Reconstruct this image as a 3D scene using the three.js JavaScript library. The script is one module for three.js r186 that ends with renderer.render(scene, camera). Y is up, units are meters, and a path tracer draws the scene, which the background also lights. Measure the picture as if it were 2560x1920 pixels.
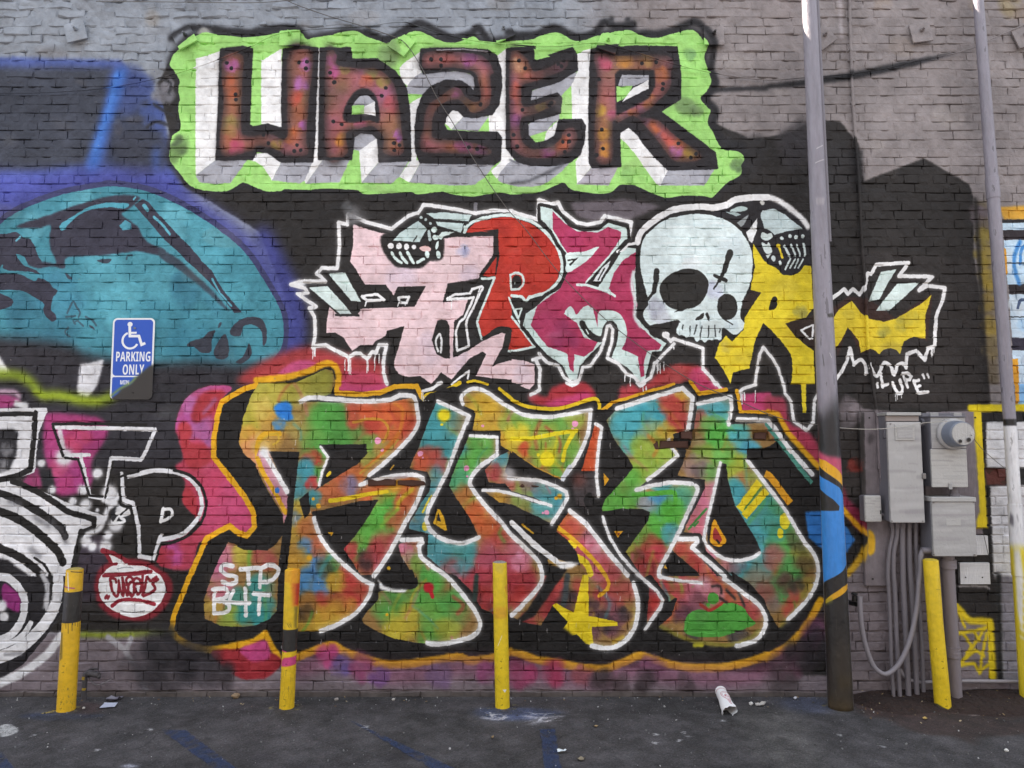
import * as THREE from 'three';
import { mergeGeometries } from 'three/addons/utils/BufferGeometryUtils.js';
import { RoundedBoxGeometry } from 'three/addons/geometries/RoundedBoxGeometry.js';
import { ImprovedNoise } from 'three/addons/math/ImprovedNoise.js';

// ---------------------------------------------------------------- camera, sky, sun, exposure
const scene = new THREE.Scene();
const F = 1850, PITCH = THREE.MathUtils.degToRad(4.5), CAM = new THREE.Vector3(0, 1.79, 5.36);
const camera = new THREE.PerspectiveCamera(2 * THREE.MathUtils.radToDeg(Math.atan(960 / F)), 4 / 3, 0.1, 800);
camera.position.copy(CAM);
camera.rotation.x = PITCH;
scene.add(camera);

const renderer = new THREE.WebGLRenderer({ antialias: true });
renderer.setSize(1024, 768);
renderer.toneMapping = THREE.LinearToneMapping;
renderer.toneMappingExposure = 5.75;
renderer.shadowMap.enabled = true;
renderer.shadowMap.type = THREE.PCFSoftShadowMap;

// a hazy bright city sky
{
  const W = 256, H = 128, d = new Float32Array(W * H * 4);
  for (let j = 0; j < H; j++) {
    const up = Math.max(0, Math.sin(((j + 0.5) / H - 0.5) * Math.PI)), k = Math.pow(up, 0.55);
    for (let i = 0; i < W; i++) {
      const o = (j * W + i) * 4;
      d[o] = 0.335 - 0.065 * k; d[o + 1] = 0.342 - 0.05 * k; d[o + 2] = 0.35 - 0.016 * k; d[o + 3] = 1;
    }
  }
  const sky = new THREE.DataTexture(d, W, H, THREE.RGBAFormat, THREE.FloatType);
  sky.mapping = THREE.EquirectangularReflectionMapping; sky.magFilter = sky.minFilter = THREE.LinearFilter;
  sky.needsUpdate = true;
  scene.background = sky; scene.environment = sky;
}
// the sun stands to the left and a little behind the building
const sun = new THREE.DirectionalLight(0xfff0dc, 4);
sun.position.set(-0.70, 0.66, -0.26).multiplyScalar(40);
sun.castShadow = true; sun.shadow.radius = 1;
Object.assign(sun.shadow.camera, { left: -20, right: 20, top: 20, bottom: -20, near: 1, far: 100 });
sun.shadow.mapSize.set(4096, 4096); sun.shadow.bias = -0.0005;
scene.add(sun, sun.target);

// ---------------------------------------------------------------- helpers
let seed = 20240;
const rnd = () => { seed = (seed + 0x6d2b79f5) | 0; let t = Math.imul(seed ^ (seed >>> 15), 1 | seed); t = (t + Math.imul(t ^ (t >>> 7), 61 | t)) ^ t; return ((t ^ (t >>> 14)) >>> 0) / 4294967296; };
const rr = (a, b) => a + (b - a) * rnd();
const perlin = new ImprovedNoise(), noise = (x, y, z = 0) => perlin.noise(x, y, z);
const V = (x, y, z) => new THREE.Vector3(x, y, z);

// sizes are read off the photograph: a pixel of it and a distance give a point of the place
const TILE = { F: [0, 0, 0.8641], cu: [230, 1370, 9.76], lu: [2140, 880, 9.217], hd: [1780, 480, 6.912], pm: [1000, 375, 1.983] };
for (let c = 0; c < 4; c++) for (let r = 0; r < 4; r++) TILE[`${c}${r}`] = [c * 640, r * 480, 3.45625];
const px = (t, x, y) => { const [a, b, k] = TILE[t]; return [a + x / k, b + y / k]; };
function ray(x, y) {
  const dx = (x - 1280) / F, dy = -(y - 960) / F, c = Math.cos(PITCH), s = Math.sin(PITCH);
  return V(dx, dy * c + s, dy * s - c);
}
function onWall(t, x, y, z = 0) { const d = ray(...px(t, x, y)); return d.multiplyScalar((z - CAM.z) / d.z).add(CAM); }
function onGround(t, x, y, h = 0) { const d = ray(...px(t, x, y)); return d.multiplyScalar((h - CAM.y) / d.y).add(CAM); }

const used = new Set();
function numbered(name) { if (!used.has(name)) { used.add(name); return name; } for (let i = 1; ; i++) { const n = `${name}_${String(i).padStart(3, '0')}`; if (!used.has(n)) { used.add(n); return n; } } }
function thing(name, label, category, pos, group) {
  const o = new THREE.Group(); o.name = numbered(name); o.userData = { label, category }; if (group) o.userData.group = group;
  if (pos) o.position.copy(pos); scene.add(o); return o;
}
function tag(o, label, category, group, kind) { if (label) o.userData.label = label; if (category) o.userData.category = category; if (group) o.userData.group = group; if (kind) o.userData.kind = kind; return o; }
function mesh(name, geo, mat, parent = scene, pos) {
  const m = new THREE.Mesh(geo, mat); m.name = parent === scene ? numbered(name) : name; m.castShadow = m.receiveShadow = true; if (pos) m.position.copy(pos); parent.add(m); return m;
}
const std = (color, roughness = 0.7, o = {}) => new THREE.MeshStandardMaterial({ color, roughness, metalness: 0, ...o });
const box = (x0, x1, y0, y1, z0, z1, r = 0.006) => new RoundedBoxGeometry(x1 - x0, y1 - y0, z1 - z0, 2, Math.min(r, (x1 - x0) / 2.1, (y1 - y0) / 2.1, (z1 - z0) / 2.1)).translate((x0 + x1) / 2, (y0 + y1) / 2, (z0 + z1) / 2);
const tube = (pts, r, seg = 24, rad = 10) => new THREE.TubeGeometry(new THREE.CatmullRomCurve3(pts, false, 'centripetal'), seg, r, rad);
function cyl(a, b, r0, r1 = r0, seg = 20, open = false) {
  const h = a.distanceTo(b), g = new THREE.CylinderGeometry(r1, r0, h, seg, 1, open);
  g.translate(0, h / 2, 0).applyQuaternion(new THREE.Quaternion().setFromUnitVectors(V(0, 1, 0), b.clone().sub(a).normalize())); return g.translate(a.x, a.y, a.z);
}
// a tube of rings; uv u runs round it from the back (0.5 faces +z), v is the height in metres / vh
function rings(list, seg, vh = 1, caps = true) {
  const p = [], uv = [], ix = [], n = list.length;
  list.forEach(({ c, r }) => { for (let i = 0; i <= seg; i++) { const a = (i / seg) * 2 * Math.PI; p.push(c.x - Math.sin(a) * r, c.y, c.z - Math.cos(a) * r); uv.push(i / seg, c.y / vh); } });
  for (let j = 0; j < n - 1; j++) for (let i = 0; i < seg; i++) { const a = j * (seg + 1) + i, b = a + seg + 1; ix.push(a, a + 1, b, b, a + 1, b + 1); }
  if (caps) for (const [j, flip] of [[0, true], [n - 1, false]]) {
    const m = p.length / 3, { c } = list[j]; p.push(c.x, c.y, c.z); uv.push(0.5, c.y / vh);
    for (let i = 0; i < seg; i++) { const a = j * (seg + 1) + i; flip ? ix.push(m, a + 1, a) : ix.push(m, a, a + 1); }
  }
  const g = new THREE.BufferGeometry(); g.setAttribute('position', new THREE.Float32BufferAttribute(p, 3)); g.setAttribute('uv', new THREE.Float32BufferAttribute(uv, 2)); g.setIndex(ix); g.computeVertexNormals(); return g;
}

// ---------------------------------------------------------------- noise textures (tileable)
function noiseMap(n, period, octaves, f = (v) => v, repeat = 1) {
  const d = new Uint8Array(n * n * 4), grid = [];
  for (let o = 0; o < octaves; o++) { const m = period << o; grid.push(Float32Array.from({ length: m * m }, rnd)); }
  for (let j = 0; j < n; j++) for (let i = 0; i < n; i++) {
    let s = 0, w = 0, a = 1;
    for (let o = 0; o < octaves; o++, a *= 0.6) {
      const m = period << o, x = (i / n) * m, y = (j / n) * m, xi = x | 0, yi = y | 0, fx = x - xi, fy = y - yi, sx = fx * fx * (3 - 2 * fx), sy = fy * fy * (3 - 2 * fy), x1 = (xi + 1) % m, y1 = (yi + 1) % m, g = grid[o];
      s += a * ((g[yi * m + xi] * (1 - sx) + g[yi * m + x1] * sx) * (1 - sy) + (g[y1 * m + xi] * (1 - sx) + g[y1 * m + x1] * sx) * sy); w += a;
    }
    const v = 255 * Math.min(1, Math.max(0, f((s / w - 0.5) * 1.8 + 0.5))), k = (j * n + i) * 4; d[k] = d[k + 1] = d[k + 2] = v; d[k + 3] = 255;
  }
  const t = new THREE.DataTexture(d, n, n); t.magFilter = THREE.LinearFilter; t.minFilter = THREE.LinearMipmapLinearFilter; t.generateMipmaps = true; t.wrapS = t.wrapT = THREE.RepeatWrapping; t.repeat.set(repeat, repeat); t.needsUpdate = true; return t;
}
const again = (t, x, y = x) => { const c = t.clone(); c.repeat.set(x, y); c.needsUpdate = true; return c; };
const lump = noiseMap(512, 8, 6);

// ---------------------------------------------------------------- the paint on the wall: two sheets in wall metres
const WX = 4.5, WH = 5.36, PW = 4.7, N = 2048;
const sheets = [-WX, WX - PW].map((x0) => {
  const cv = document.createElement('canvas'); cv.width = cv.height = N;
  const soft = document.createElement('canvas'); soft.width = soft.height = N / 4;
  return { x0, cv, g: cv.getContext('2d'), soft, sg: soft.getContext('2d') };
});
const SX = N / PW, SY = N / WH, K = 1 / 345 / 3.45625;          // K: one unit of the enlarged photograph in metres on the wall
const BG = { black: '#282524', ink: '#1f1d1d', white: '#e6e6e6', mint: '#d3e3df', mauve: '#878080', blue: '#8a9099' };
function pts(s) {
  let t = '00'; const out = [];
  for (const w of s.trim().split(/\s+/)) {
    if (w[0] === '@') { t = w.slice(1); continue; }
    const [x, y] = w.split(',').map(Number), p = onWall(t, x, y); out.push([p.x, p.y]);
  }
  return out;
}
function trace(g, P, closed, smooth) {
  const n = P.length; g.beginPath(); g.moveTo(...P[0]);
  if (!smooth) { for (let i = 1; i < n; i++) g.lineTo(...P[i]); } else {
    const at = (i) => (closed ? P[(i + n) % n] : P[Math.min(n - 1, Math.max(0, i))]);
    for (let i = 0; i < (closed ? n : n - 1); i++) {
      const a = at(i - 1), b = at(i), c = at(i + 1), d = at(i + 2), q = 0.17;
      g.bezierCurveTo(b[0] + (c[0] - a[0]) * q, b[1] + (c[1] - a[1]) * q, c[0] - (d[0] - b[0]) * q, c[1] - (d[1] - b[1]) * q, c[0], c[1]);
    }
  }
  if (closed) g.closePath();
}
// every stroke goes on both sheets; blur and widths are in units of the enlarged photograph
let clipTo = null;
function draw(P, o, paint) {
  const xs = P.map((p) => p[0]), lo = Math.min(...xs) - (o.reach || 0.3), hi = Math.max(...xs) + (o.reach || 0.3);
  for (const s of sheets) {
    if (hi < s.x0 || lo > s.x0 + PW) continue;
    const map = (k) => ([x, y]) => [(x - s.x0) * SX * k, (WH - y) * SY * k];
    const clip = (g, k) => { if (clipTo) { g.beginPath(); trace(g, clipTo.P.map(map(k)), true, clipTo.smooth); g.clip(); } };
    if (o.blur) {
      const g = s.sg; g.clearRect(0, 0, N / 4, N / 4); g.save(); g.filter = `blur(${(o.blur * K * SX) / 4 / 2}px)`; paint(g, P.map(map(0.25)), SX / 4); g.restore();
      s.g.save(); clip(s.g, 1); s.g.globalAlpha = o.alpha ?? 1; s.g.imageSmoothingEnabled = true; s.g.drawImage(s.soft, 0, 0, N, N); s.g.restore();
    } else { s.g.save(); clip(s.g, 1); s.g.globalAlpha = o.alpha ?? 1; paint(s.g, P.map(map(1)), SX); s.g.restore(); }
  }
}
const poly = (s, color, o = {}) => draw(typeof s === 'string' ? pts(s) : s, o, (g, P) => { trace(g, P, true, o.smooth); g.fillStyle = color; g.fill(); });
const shape = (s, color, o = {}) => poly(s, color, { smooth: true, ...o });
const line = (s, w, color, o = {}) => draw(typeof s === 'string' ? pts(s) : s, o, (g, P, k) => { trace(g, P, o.closed, o.smooth ?? false); g.lineWidth = w * K * k; g.strokeStyle = color; g.lineCap = o.cap || 'round'; g.lineJoin = 'round'; g.stroke(); });
const curve = (s, w, color, o = {}) => line(s, w, color, { smooth: true, ...o });
const curve2 = (P, w, color, o) => draw(P, o, (g, Q, k) => { trace(g, Q, false, true); g.lineWidth = w * K * k; g.strokeStyle = color; g.lineCap = 'round'; g.stroke(); });
// a sprayed line: a faint mist beside it, then the line
const spray = (s, w, color, o = {}) => { line(s, w * 1.5, color, { ...o, blur: w * 0.7, alpha: 0.4 }); line(s, w, color, o); };
const sprayc = (s, w, color, o = {}) => spray(s, w, color, { smooth: true, ...o });
function dot(s, r, color, o = {}) {
  for (const p of pts(s)) draw([p], { reach: r * K * 1.5, ...o }, (g, P, k) => { g.beginPath(); g.ellipse(P[0][0], P[0][1], r * K * k, (o.ry ?? r) * K * k * (SY / SX), o.turn || 0, 0, 7); g.fillStyle = color; g.fill(); });
}
// soft blots of colour: "x,y,r,rrggbb ..." within the current clip
function blots(s, op = 1) {
  let t = '00';
  for (const w of s.trim().split(/\s+/)) {
    if (w[0] === '@') { t = w.slice(1); continue; }
    const [x, y, r, c] = w.split(','), p = onWall(t, +x, +y);
    // a sprayed patch is a cloud of passes, not one disc
    const parts = [[0, 0, 0.85]]; if (+r > 45) for (let i = 0; i < 8; i++) { const q = rr(0, 6.283), e = rr(0.35, 0.8); parts.push([Math.cos(q) * e * rr(0.8, 1.3), Math.sin(q) * e, rr(0.3, 0.6)]); }
    const specks = Array.from({ length: 46 }, () => [rr(0, 6.283), 0.7 + 0.75 * rnd() * rnd() + 0.1 * rnd(), rr(0.25, 0.8), rr(0.5, 1.7)]);
    draw([[p.x, p.y]], { reach: r * K * 1.6 }, (g, P, k) => {
      const R = r * K * k, [a, b] = P[0];
      for (const [ox, oy, f] of parts) { const X = a + ox * R, Y2 = b + oy * R, Q = R * f * 1.25, G = g.createRadialGradient(X, Y2, 0, X, Y2, Q); G.addColorStop(0, `#${c}`); G.addColorStop(0.45, `#${c}d8`); G.addColorStop(1, `#${c}00`); g.globalAlpha = op * (parts.length > 1 ? 0.72 : 1); g.fillStyle = G; g.beginPath(); g.arc(X, Y2, Q, 0, 7); g.fill(); }
      g.fillStyle = `#${c}`; for (const [q, e, al, w] of specks) { g.globalAlpha = al * op; g.beginPath(); g.arc(a + Math.cos(q) * e * R, b + Math.sin(q) * e * R, w, 0, 7); g.fill(); }
    });
  }
}
function within(s, smooth, body) { clipTo = { P: pts(s), smooth }; body(); clipTo = null; }
function drips(s, n, len, w, color) { const P = pts(s); for (let i = 0; i < n; i++) { const p = P[Math.floor(rnd() * P.length)], x = p[0] + rr(-0.03, 0.03), y = p[1]; draw([[x, y], [x + rr(-0.002, 0.002), y - len * K * rr(0.4, 1)]], {}, (g, Q, k) => { g.beginPath(); g.moveTo(...Q[0]); g.lineTo(...Q[1]); g.lineWidth = w * K * k; g.lineCap = 'round'; g.strokeStyle = color; g.stroke(); }); } }
// ---------------------------------------------------------------- the mural, from the oldest coat of paint to the newest
const B = BG.black, INK = BG.ink, WHT = BG.white, MINT = BG.mint;
for (const s of sheets) {
  const gr = s.g.createLinearGradient((0.35 - s.x0) * SX, 0, (1.0 - s.x0) * SX, 0); gr.addColorStop(0, BG.blue); gr.addColorStop(1, BG.mauve);
  s.g.fillStyle = gr; s.g.fillRect(0, 0, N, N);
}
// plain base coat along the foot of the wall and behind the meters
poly('@F -300,1370 2600,1330 2600,1700 -300,1700', '#7b7177', { blur: 60 });
poly('@F 1790,880 2140,880 2140,1560 1790,1560', '#786f73', { blur: 30 });
// ---- left: blue block and black field
poly('@00 -600,485 0,490 1050,520 1400,950 1560,1659 -600,1659', '#4b5b98', { blur: 26 });
poly('@00 -600,580 0,578 990,585 930,800 850,1100 740,1420 300,1480 -600,1500', '#3d414d', { blur: 50 });
poly('@00 1060,640 1240,800 1390,960 1420,1450 900,1440 960,1000', '#363d52', { blur: 70 });
blots('@00 300,1100,300,3d414d 1200,1250,260,383b48 1100,760,200,3f4d80 1330,1000,130,42538c');
poly('@00 1010,590 1100,600 1000,960 930,1130 850,1450 800,1620 720,1620 760,1400 860,1080 940,820', '#3f6fc0', { blur: 60 });
curve('@00 1010,640 950,900 880,1120 820,1300', 40, '#4f86d8', { blur: 26, alpha: 0.8 });
curve('@00 1350,1300 1340,1500', 60, '#4464b8', { blur: 60, alpha: 0.7 });
poly('@00 -600,1440 200,1500 760,1480 1500,1480 1700,1700 -600,1900', '#4f57a8', { blur: 90 });
// black field under everything to the right
poly('@F 374,120 420,140 1500,140 1530,260 1620,300 1700,290 1760,258 1815,262 1855,312 1865,392 1997,342 2094,398 2102,425 2105,600 2128,720 2140,880 1990,895 1840,880 1838,1200 1800,1460 1500,1450 900,1420 420,1420 330,1365 -400,1365 -400,1000 60,870 200,800 560,800 640,700 560,500 395,400 340,180', B, { blur: 7 });
poly('@F 1850,540 2105,560 2128,720 2140,880 1850,880', '#2e2a29', { blur: 8 });
// black streak sprayed along the cable
poly('@20 1630,800 2212,778 @30 0,765 300,745 700,690 1000,630 1300,560 1650,450 1300,505 1000,565 700,630 300,690 0,730 @20 2212,742 1700,755', '#232225', { blur: 20 });
blots('@30 250,1250,200,333033 600,1450,200,2c2a2b @20 2000,1350,200,2c2a2b');
poly('@30 690,1280 820,1290 830,1659 720,1659', '#1f1d1f', { blur: 24, alpha: 0.8 });
poly('@21 500,90 1000,60 1290,120 1150,190 1000,250 700,260 560,210', '#655d63', { blur: 20 });
poly('@11 1880,90 1912,90 1912,180 1880,180', '#6e6b70');
// teal disc with its dark rim and violet halo
const disc = '@F -130,720 -80,590 0,477 100,425 200,401 260,397 338,414 434,463 525,532 583,615 614,678 616,740 598,775 560,800 300,900 -100,880';
curve(disc, 190, '#444990', { closed: true, blur: 120, reach: 0.6 });
curve('@11 60,380 200,640 330,950 350,1250 300,1420', 150, '#40458a', { blur: 90 });
shape(disc, '#448898');
within(disc, true, () => {
  blots('@01 1000,1150,500,4a91a2 1700,500,300,5098a8 1200,750,350,5097a7 300,1150,250,3a788c 700,250,200,5095a6 1650,1250,200,3a7f94 1900,1350,160,38788c 500,900,200,4488a0 1300,1150,220,3f8294 1600,850,150,38768c 1500,250,160,62a9b8 700,60,120,62a9b8 900,700,200,57a0b0 1000,950,200,5aa5b5 150,1000,140,357084 300,300,120,5ea4b4 2000,900,140,4f9aaa 500,1200,160,387488', 0.8);
});
curve(disc, 46, '#3c3e66', { closed: true });
const SL = '#373644';
shape('@01 140,295 420,200 640,120 800,70 1000,30 1200,40 1160,110 1085,165 1050,195 1140,262 1190,300 1232,380 1290,440 1380,480 1432,512 1380,545 1200,512 1100,520 900,545 600,560 562,600 552,660 440,640 330,660 262,640 245,602 360,600 480,620 470,560 440,500 425,400 435,290 320,310', SL, { blur: 6 });
shape('@01 1100,98 900,95 750,140 620,215 530,270 515,320 552,328 600,270 700,190 820,145 950,130 1080,142', '#529fb2');
poly('@01 1030,290 1080,240 1135,272 1130,322 1060,332', '#4f97aa');
shape('@01 -60,400 60,360 140,345 200,390 260,410 300,470 330,560 360,600 330,640 250,620 210,560 140,540 190,620 240,650 310,680 340,710 250,690 100,680 30,660 20,630 -60,680', SL);
line('@01 140,420 175,385', 16, '#62a9bb');
shape('@01 -60,720 100,700 190,720 250,750 300,770 340,745 420,780 460,830 495,850 480,890 455,920 440,1010 480,1060 485,1100 450,1120 400,1080 370,1020 375,960 280,900 200,860 100,845 -60,840', SL);
shape('@01 -40,880 60,900 112,940 100,980 30,1010 -40,1020', SL);
poly('@01 1230,60 1290,90 1350,170 1500,330 1640,470 1740,590 1830,680 1860,740 1930,850 2090,1040 2020,1045 1960,960 1870,850 1800,770 1660,640 1540,520 1430,420 1300,270 1200,160 1160,110', SL);
line('@01 1330,215 1400,280 1470,362', 20, '#5aa5b7'); line('@01 1245,118 1272,156', 30, '#5aa5b7'); line('@01 1830,750 1900,870 2000,985', 15, '#5aa5b7'); line('@01 1170,45 1155,62 M'.replace(' M', ''), 14, '#5aa5b7');
shape('@01 1380,480 1432,512 1540,580 1650,680 1740,760 1850,870 1975,1020 1930,1000 1800,880 1650,755 1500,640 1380,560', '#3a4552', { blur: 8 });
poly('@01 1500,660 1650,770 1800,890 1930,1010 1880,1120 1750,900 1600,800', '#3f7f94', { blur: 60, alpha: 0.7 });
for (const s of ['560,700 600,720 622,752 590,750', '770,1150 800,1160 820,1190 780,1170', '840,590 960,578 940,612 890,615', '1885,1170 1895,1130 1915,1125 1905,1160']) shape('@01 ' + s, '#3d4653');
for (const s of ['580,1050 600,1000 632,945 660,990 690,1040 680,1080', '570,1080 610,1075 650,1070', '640,1130 670,1110 720,1160', '600,1250 560,1210 590,1170', '630,1110 650,1140', '740,1080 800,1110 830,1150', '1090,580 1100,550 1140,545']) curve('@01 ' + s, 15, '#3c5a68');
shape('@01 1985,1200 2050,1120 2130,1085 2212,1080 @11 60,1115 92,1200 90,1290 60,1325 50,1210 0,1155 @01 2150,1145 2100,1170 2080,1240 2010,1245', '#3a3c48');
shape('@01 1620,1330 1650,1290 1750,1260 1800,1210 1860,1200 1830,1280 1820,1380 1740,1385 1680,1340', '#383b46');
shape('@01 1855,1350 1900,1265 1950,1230 1975,1320 1970,1420 1900,1448 1850,1410', '#383b46');
shape('@01 2150,1310 2172,1400 2100,1480 2040,1470 2100,1420', '#383b46');
poly('@01 -300,1230 0,1250 400,1285 620,1320 720,1390 900,1425 1300,1490 1700,1460 2080,1490 2212,1480 @11 160,1480 100,1659 @02 2000,700 -400,800', '#2f2d33', { blur: 70 });
poly('@01 -40,1400 0,1425 90,1565 0,1580 -60,1570', WHT, { blur: 14 });
poly('@01 690,1490 900,1450 845,1659 @02 765,115 665,95 @01 672,1640', '#dcdce0', { blur: 12 });
curve('@01 -200,1550 0,1575 170,1590 280,1659 @02 330,70 385,100 480,92 640,125 720,145 850,148 950,112 1060,50', 70, '#8fa52a', { blur: 46 });
curve('@02 300,60 385,104 500,100 640,130 740,150 860,150', 34, '#9db02c', { blur: 22 });
poly('@02 1060,60 1300,0 @01 1320,1480 @02 1600,0 1650,300 1000,300', '#2c2b30', { blur: 80, alpha: 0.7 });
// ---- violet-red glow under the disc, red clouds round the big letters
shape('@11 -100,1560 200,1400 450,1335 700,1390 1080,1470 1110,1659 @12 1150,40 690,90 @11 600,1659 -100,1659', '#a03a3c', { blur: 50 });
shape('@11 180,1590 280,1490 420,1450 540,1490 560,1530 400,1590 200,1620', '#c2507c', { blur: 14 });
shape('@12 720,-20 1000,-60 1150,30 1100,60 900,60 730,50', '#b8416c');
shape('@11 780,1550 1000,1560 1090,1600 1110,1659 800,1659', '#b04058', { blur: 30 });
shape('@02 1515,380 1560,200 1660,80 1800,20 2000,30 1900,160 1850,450 1850,640 2110,970 2200,1150 2110,1290 1990,1230 1780,1340 1700,1400 1640,1600 1370,1560 1380,1400 1600,1300 1720,1200 1580,1020 1600,850 1510,720 1580,640 1540,470', '#a83c52', { blur: 12 });
within('@02 1515,380 1560,200 1660,80 1800,20 2000,30 1900,160 1850,450 1850,640 2110,970 2200,1150 2110,1290 1990,1230 1780,1340 1700,1400 1640,1600 1370,1560 1380,1400 1600,1300 1720,1200 1580,1020 1600,850 1510,720 1580,640 1540,470', true, () => {
  blots('@02 1600,250,150,b0549a 1750,100,130,a85488 1900,60,120,b04a80 1750,420,130,a05a90 1620,160,80,b86aa0 1700,600,110,c04058 1900,850,200,c24668 2000,1020,180,bd4a72 2050,1180,140,c04a74 1850,1150,150,b8466a 1500,1450,100,b04a88 1650,1380,110,a83a50 1420,1520,90,a03040');
  shape('@02 1760,70 1900,50 1950,90 1900,200 1800,270 1700,330 1650,290 1680,180', '#a4343c', { blur: 20 });
  shape('@02 1540,350 1620,330 1660,420 1640,500 1780,540 1830,640 1800,690 1680,740 1600,680 1560,500', '#a8363f', { blur: 16 });
  shape('@02 1570,950 1620,880 1700,1000 1700,1180 1620,1120 1570,1020', '#a2323c', { blur: 16 });
  line('@02 1860,130 1760,250', 30, '#a0587a', { blur: 16 });
});
shape('@21 1160,1659 1300,1530 1500,1490 1660,1530 1720,1659 @22 1640,-20 1400,-20 960,140 930,120', '#a83a3c', { blur: 24 });
blots('@21 1400,1620,120,b04a4a 1600,1600,90,c04468 @22 1000,90,90,b8404a');
shape('@22 160,80 300,110 360,20 600,-20 700,50 700,130 400,200 170,160', '#a4323a', { blur: 20 });
shape('@22 280,170 480,110 640,70 690,110 560,150 400,195', '#bc3f72', { blur: 30 });
poly('@22 1560,-60 1740,-20 1860,45 1700,75 1620,80', '#b43a62'); poly('@22 1975,90 2240,70 2240,240 1990,238', '#b63f6c', { blur: 10 });
shape('@32 -20,110 60,105 150,140 190,330 330,400 430,520 440,700 300,565 180,430 80,260 -20,245', '#a63a52', { blur: 24 });
shape('@32 650,880 700,1000 830,1130 840,1290 740,1230 650,1080', '#8f2f48', { blur: 26 });
// ---- WAZER: green ground, block shadows, letters
const green = '@00 1740,285 1900,300 2080,320 @10 0,315 150,290 250,280 380,275 440,340 510,320 650,300 750,275 860,265 950,310 1080,360 1150,370 1270,320 1330,280 1420,270 1550,330 1640,365 1720,370 1800,345 1880,310 1950,360 2080,370 @20 40,350 160,345 250,310 370,275 450,300 530,350 620,350 740,310 860,280 1000,260 1080,290 1170,325 1280,320 1420,280 1560,260 1640,330 1690,400 1660,490 1690,590 1720,700 1680,790 1630,850 1690,930 1715,960 1690,1060 1740,1150 1810,1280 1950,1310 2010,1370 1980,1430 1975,1510 1860,1580 1780,1659 @21 1750,30 1720,50 1650,35 1540,30 1450,35 1330,50 1200,5 @20 1150,1640 1060,1600 1000,1595 930,1600 860,1659 @21 760,15 660,5 @20 520,1640 450,1580 380,1600 250,1655 @21 100,15 0,20 @11 2100,5 1950,30 1850,40 1700,20 1600,0 1400,20 1330,0 1100,15 950,20 900,0 @10 850,1640 600,1630 440,1640 260,1635 220,1650 100,1655 0,1620 @00 2100,1580 1990,1640 1900,1655 1740,1640 1640,1600 1540,1480 1470,1390 1470,1280 1490,1180 1560,1100 1540,930 1555,860 1540,780 1550,700 1510,620 1470,560 1490,490 1540,430';
curve(green, 60, '#252427', { closed: true, blur: 36, reach: 0.8 });
for (const b of ['@00 1480,330 1640,240 1900,260 2212,290 @10 0,270 200,240 380,260', '@10 950,270 1130,340 1330,230 1420,200 1550,260 1700,330 1850,290 1920,240 2000,340', '@20 -30,300 200,300 370,240 560,320 720,280 800,190 900,230 1050,210', '@20 1130,290 1280,290 1450,240 1580,190 1700,300 1740,400 1720,600 1760,720 1680,850 1760,960 1740,1080 1850,1230 2000,1260']) curve(b, 62, '#232225', { blur: 22 });
dot('@20 860,165 1000,170', 26, '#2a292c', { blur: 20 });
blots('@00 1750,330,80,9a9a96 1420,820,90,6f6e75 1450,740,60,7d7b82');
for (const b of ['@00 1400,680 1480,720 1460,800', '@00 1330,900 1420,960 1500,1000', '@00 1270,1100 1340,1050 1450,1080']) curve(b, 26, '#26262a', { blur: 10, alpha: 0.85 });
shape(green, '#9cd274'); within(green, true, () => blots('@00 1560,1250,90,4a5a40 1500,1330,70,6a8a50 @20 1540,470,60,7aa868 1500,930,90,7ea862 1600,960,60,6f9058 1000,1520,70,7fae60 @10 1150,440,120,6f8a58 950,420,120,86b860 700,300,60,a8dc78 @20 1950,1420,60,5f7a50', 0.8));
// block shadows
const GR = '#a3a4ac';
poly('@00 1690,510 1900,440 1890,800 1870,1375 1690,1515', WHT); poly('@00 1690,1515 1870,1375 2140,1378 1990,1580 1850,1590 1720,1572', GR);
poly('@00 2130,1378 2212,1330 @10 110,1310 220,1390 140,1560 60,1440 0,1400 @00 2180,1390', WHT); poly('@10 220,1390 495,1388 425,1560 380,1585 140,1560', GR);
poly('@10 45,520 220,420 235,1118 150,1080 45,1070', WHT); poly('@10 525,425 562,418 548,1370 575,1385 430,1585 418,1560 492,1390 508,1000', WHT);
poly('@10 575,1385 815,1372 720,1575 430,1585', GR); poly('@10 840,1190 900,1145 1010,1155 1060,1190 890,1305 835,1292', GR);
poly('@10 890,1300 1058,1183 1068,1390 910,1578', WHT); poly('@10 1068,1392 1322,1388 1235,1532 1170,1585 910,1578', GR);
poly('@10 835,930 840,900 900,825 980,825 1025,880 940,922 935,915', GR); poly('@10 825,990 832,912 930,908 945,940 935,980', '#9cd274'); poly('@10 935,920 1025,875 1035,1002 935,978', WHT);
poly('@10 1240,585 1290,535 1420,445 1430,640 1310,742 1250,690', WHT); shape('@10 1310,742 1440,625 1700,615 1850,640 1900,700 1890,810 1840,740 1760,700 1640,700 1520,750 1460,810 1310,812', GR);
poly('@10 1310,815 1430,812 1370,875 1318,892', '#9cd274'); poly('@10 1318,900 1470,815 1400,950 1380,1150 1390,1395 1325,1385 1335,1100', WHT);
poly('@10 1620,1055 1680,935 1740,945 1795,1000 1690,1115', WHT); poly('@10 1795,1000 1900,1010 2015,1005 1920,1130 1690,1118', GR);
poly('@10 1620,1058 1695,1125 1640,1140', '#9cd274'); poly('@10 1910,1138 2010,1050 2015,1148', '#9cd274');
poly('@10 2010,1000 2060,960 2105,850 2120,600 2080,480 2175,410 2165,900 2165,1250 @20 20,1380 0,1410 @10 2080,1545 2030,1480 2110,1400 2108,1190 2015,1150', WHT);
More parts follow.
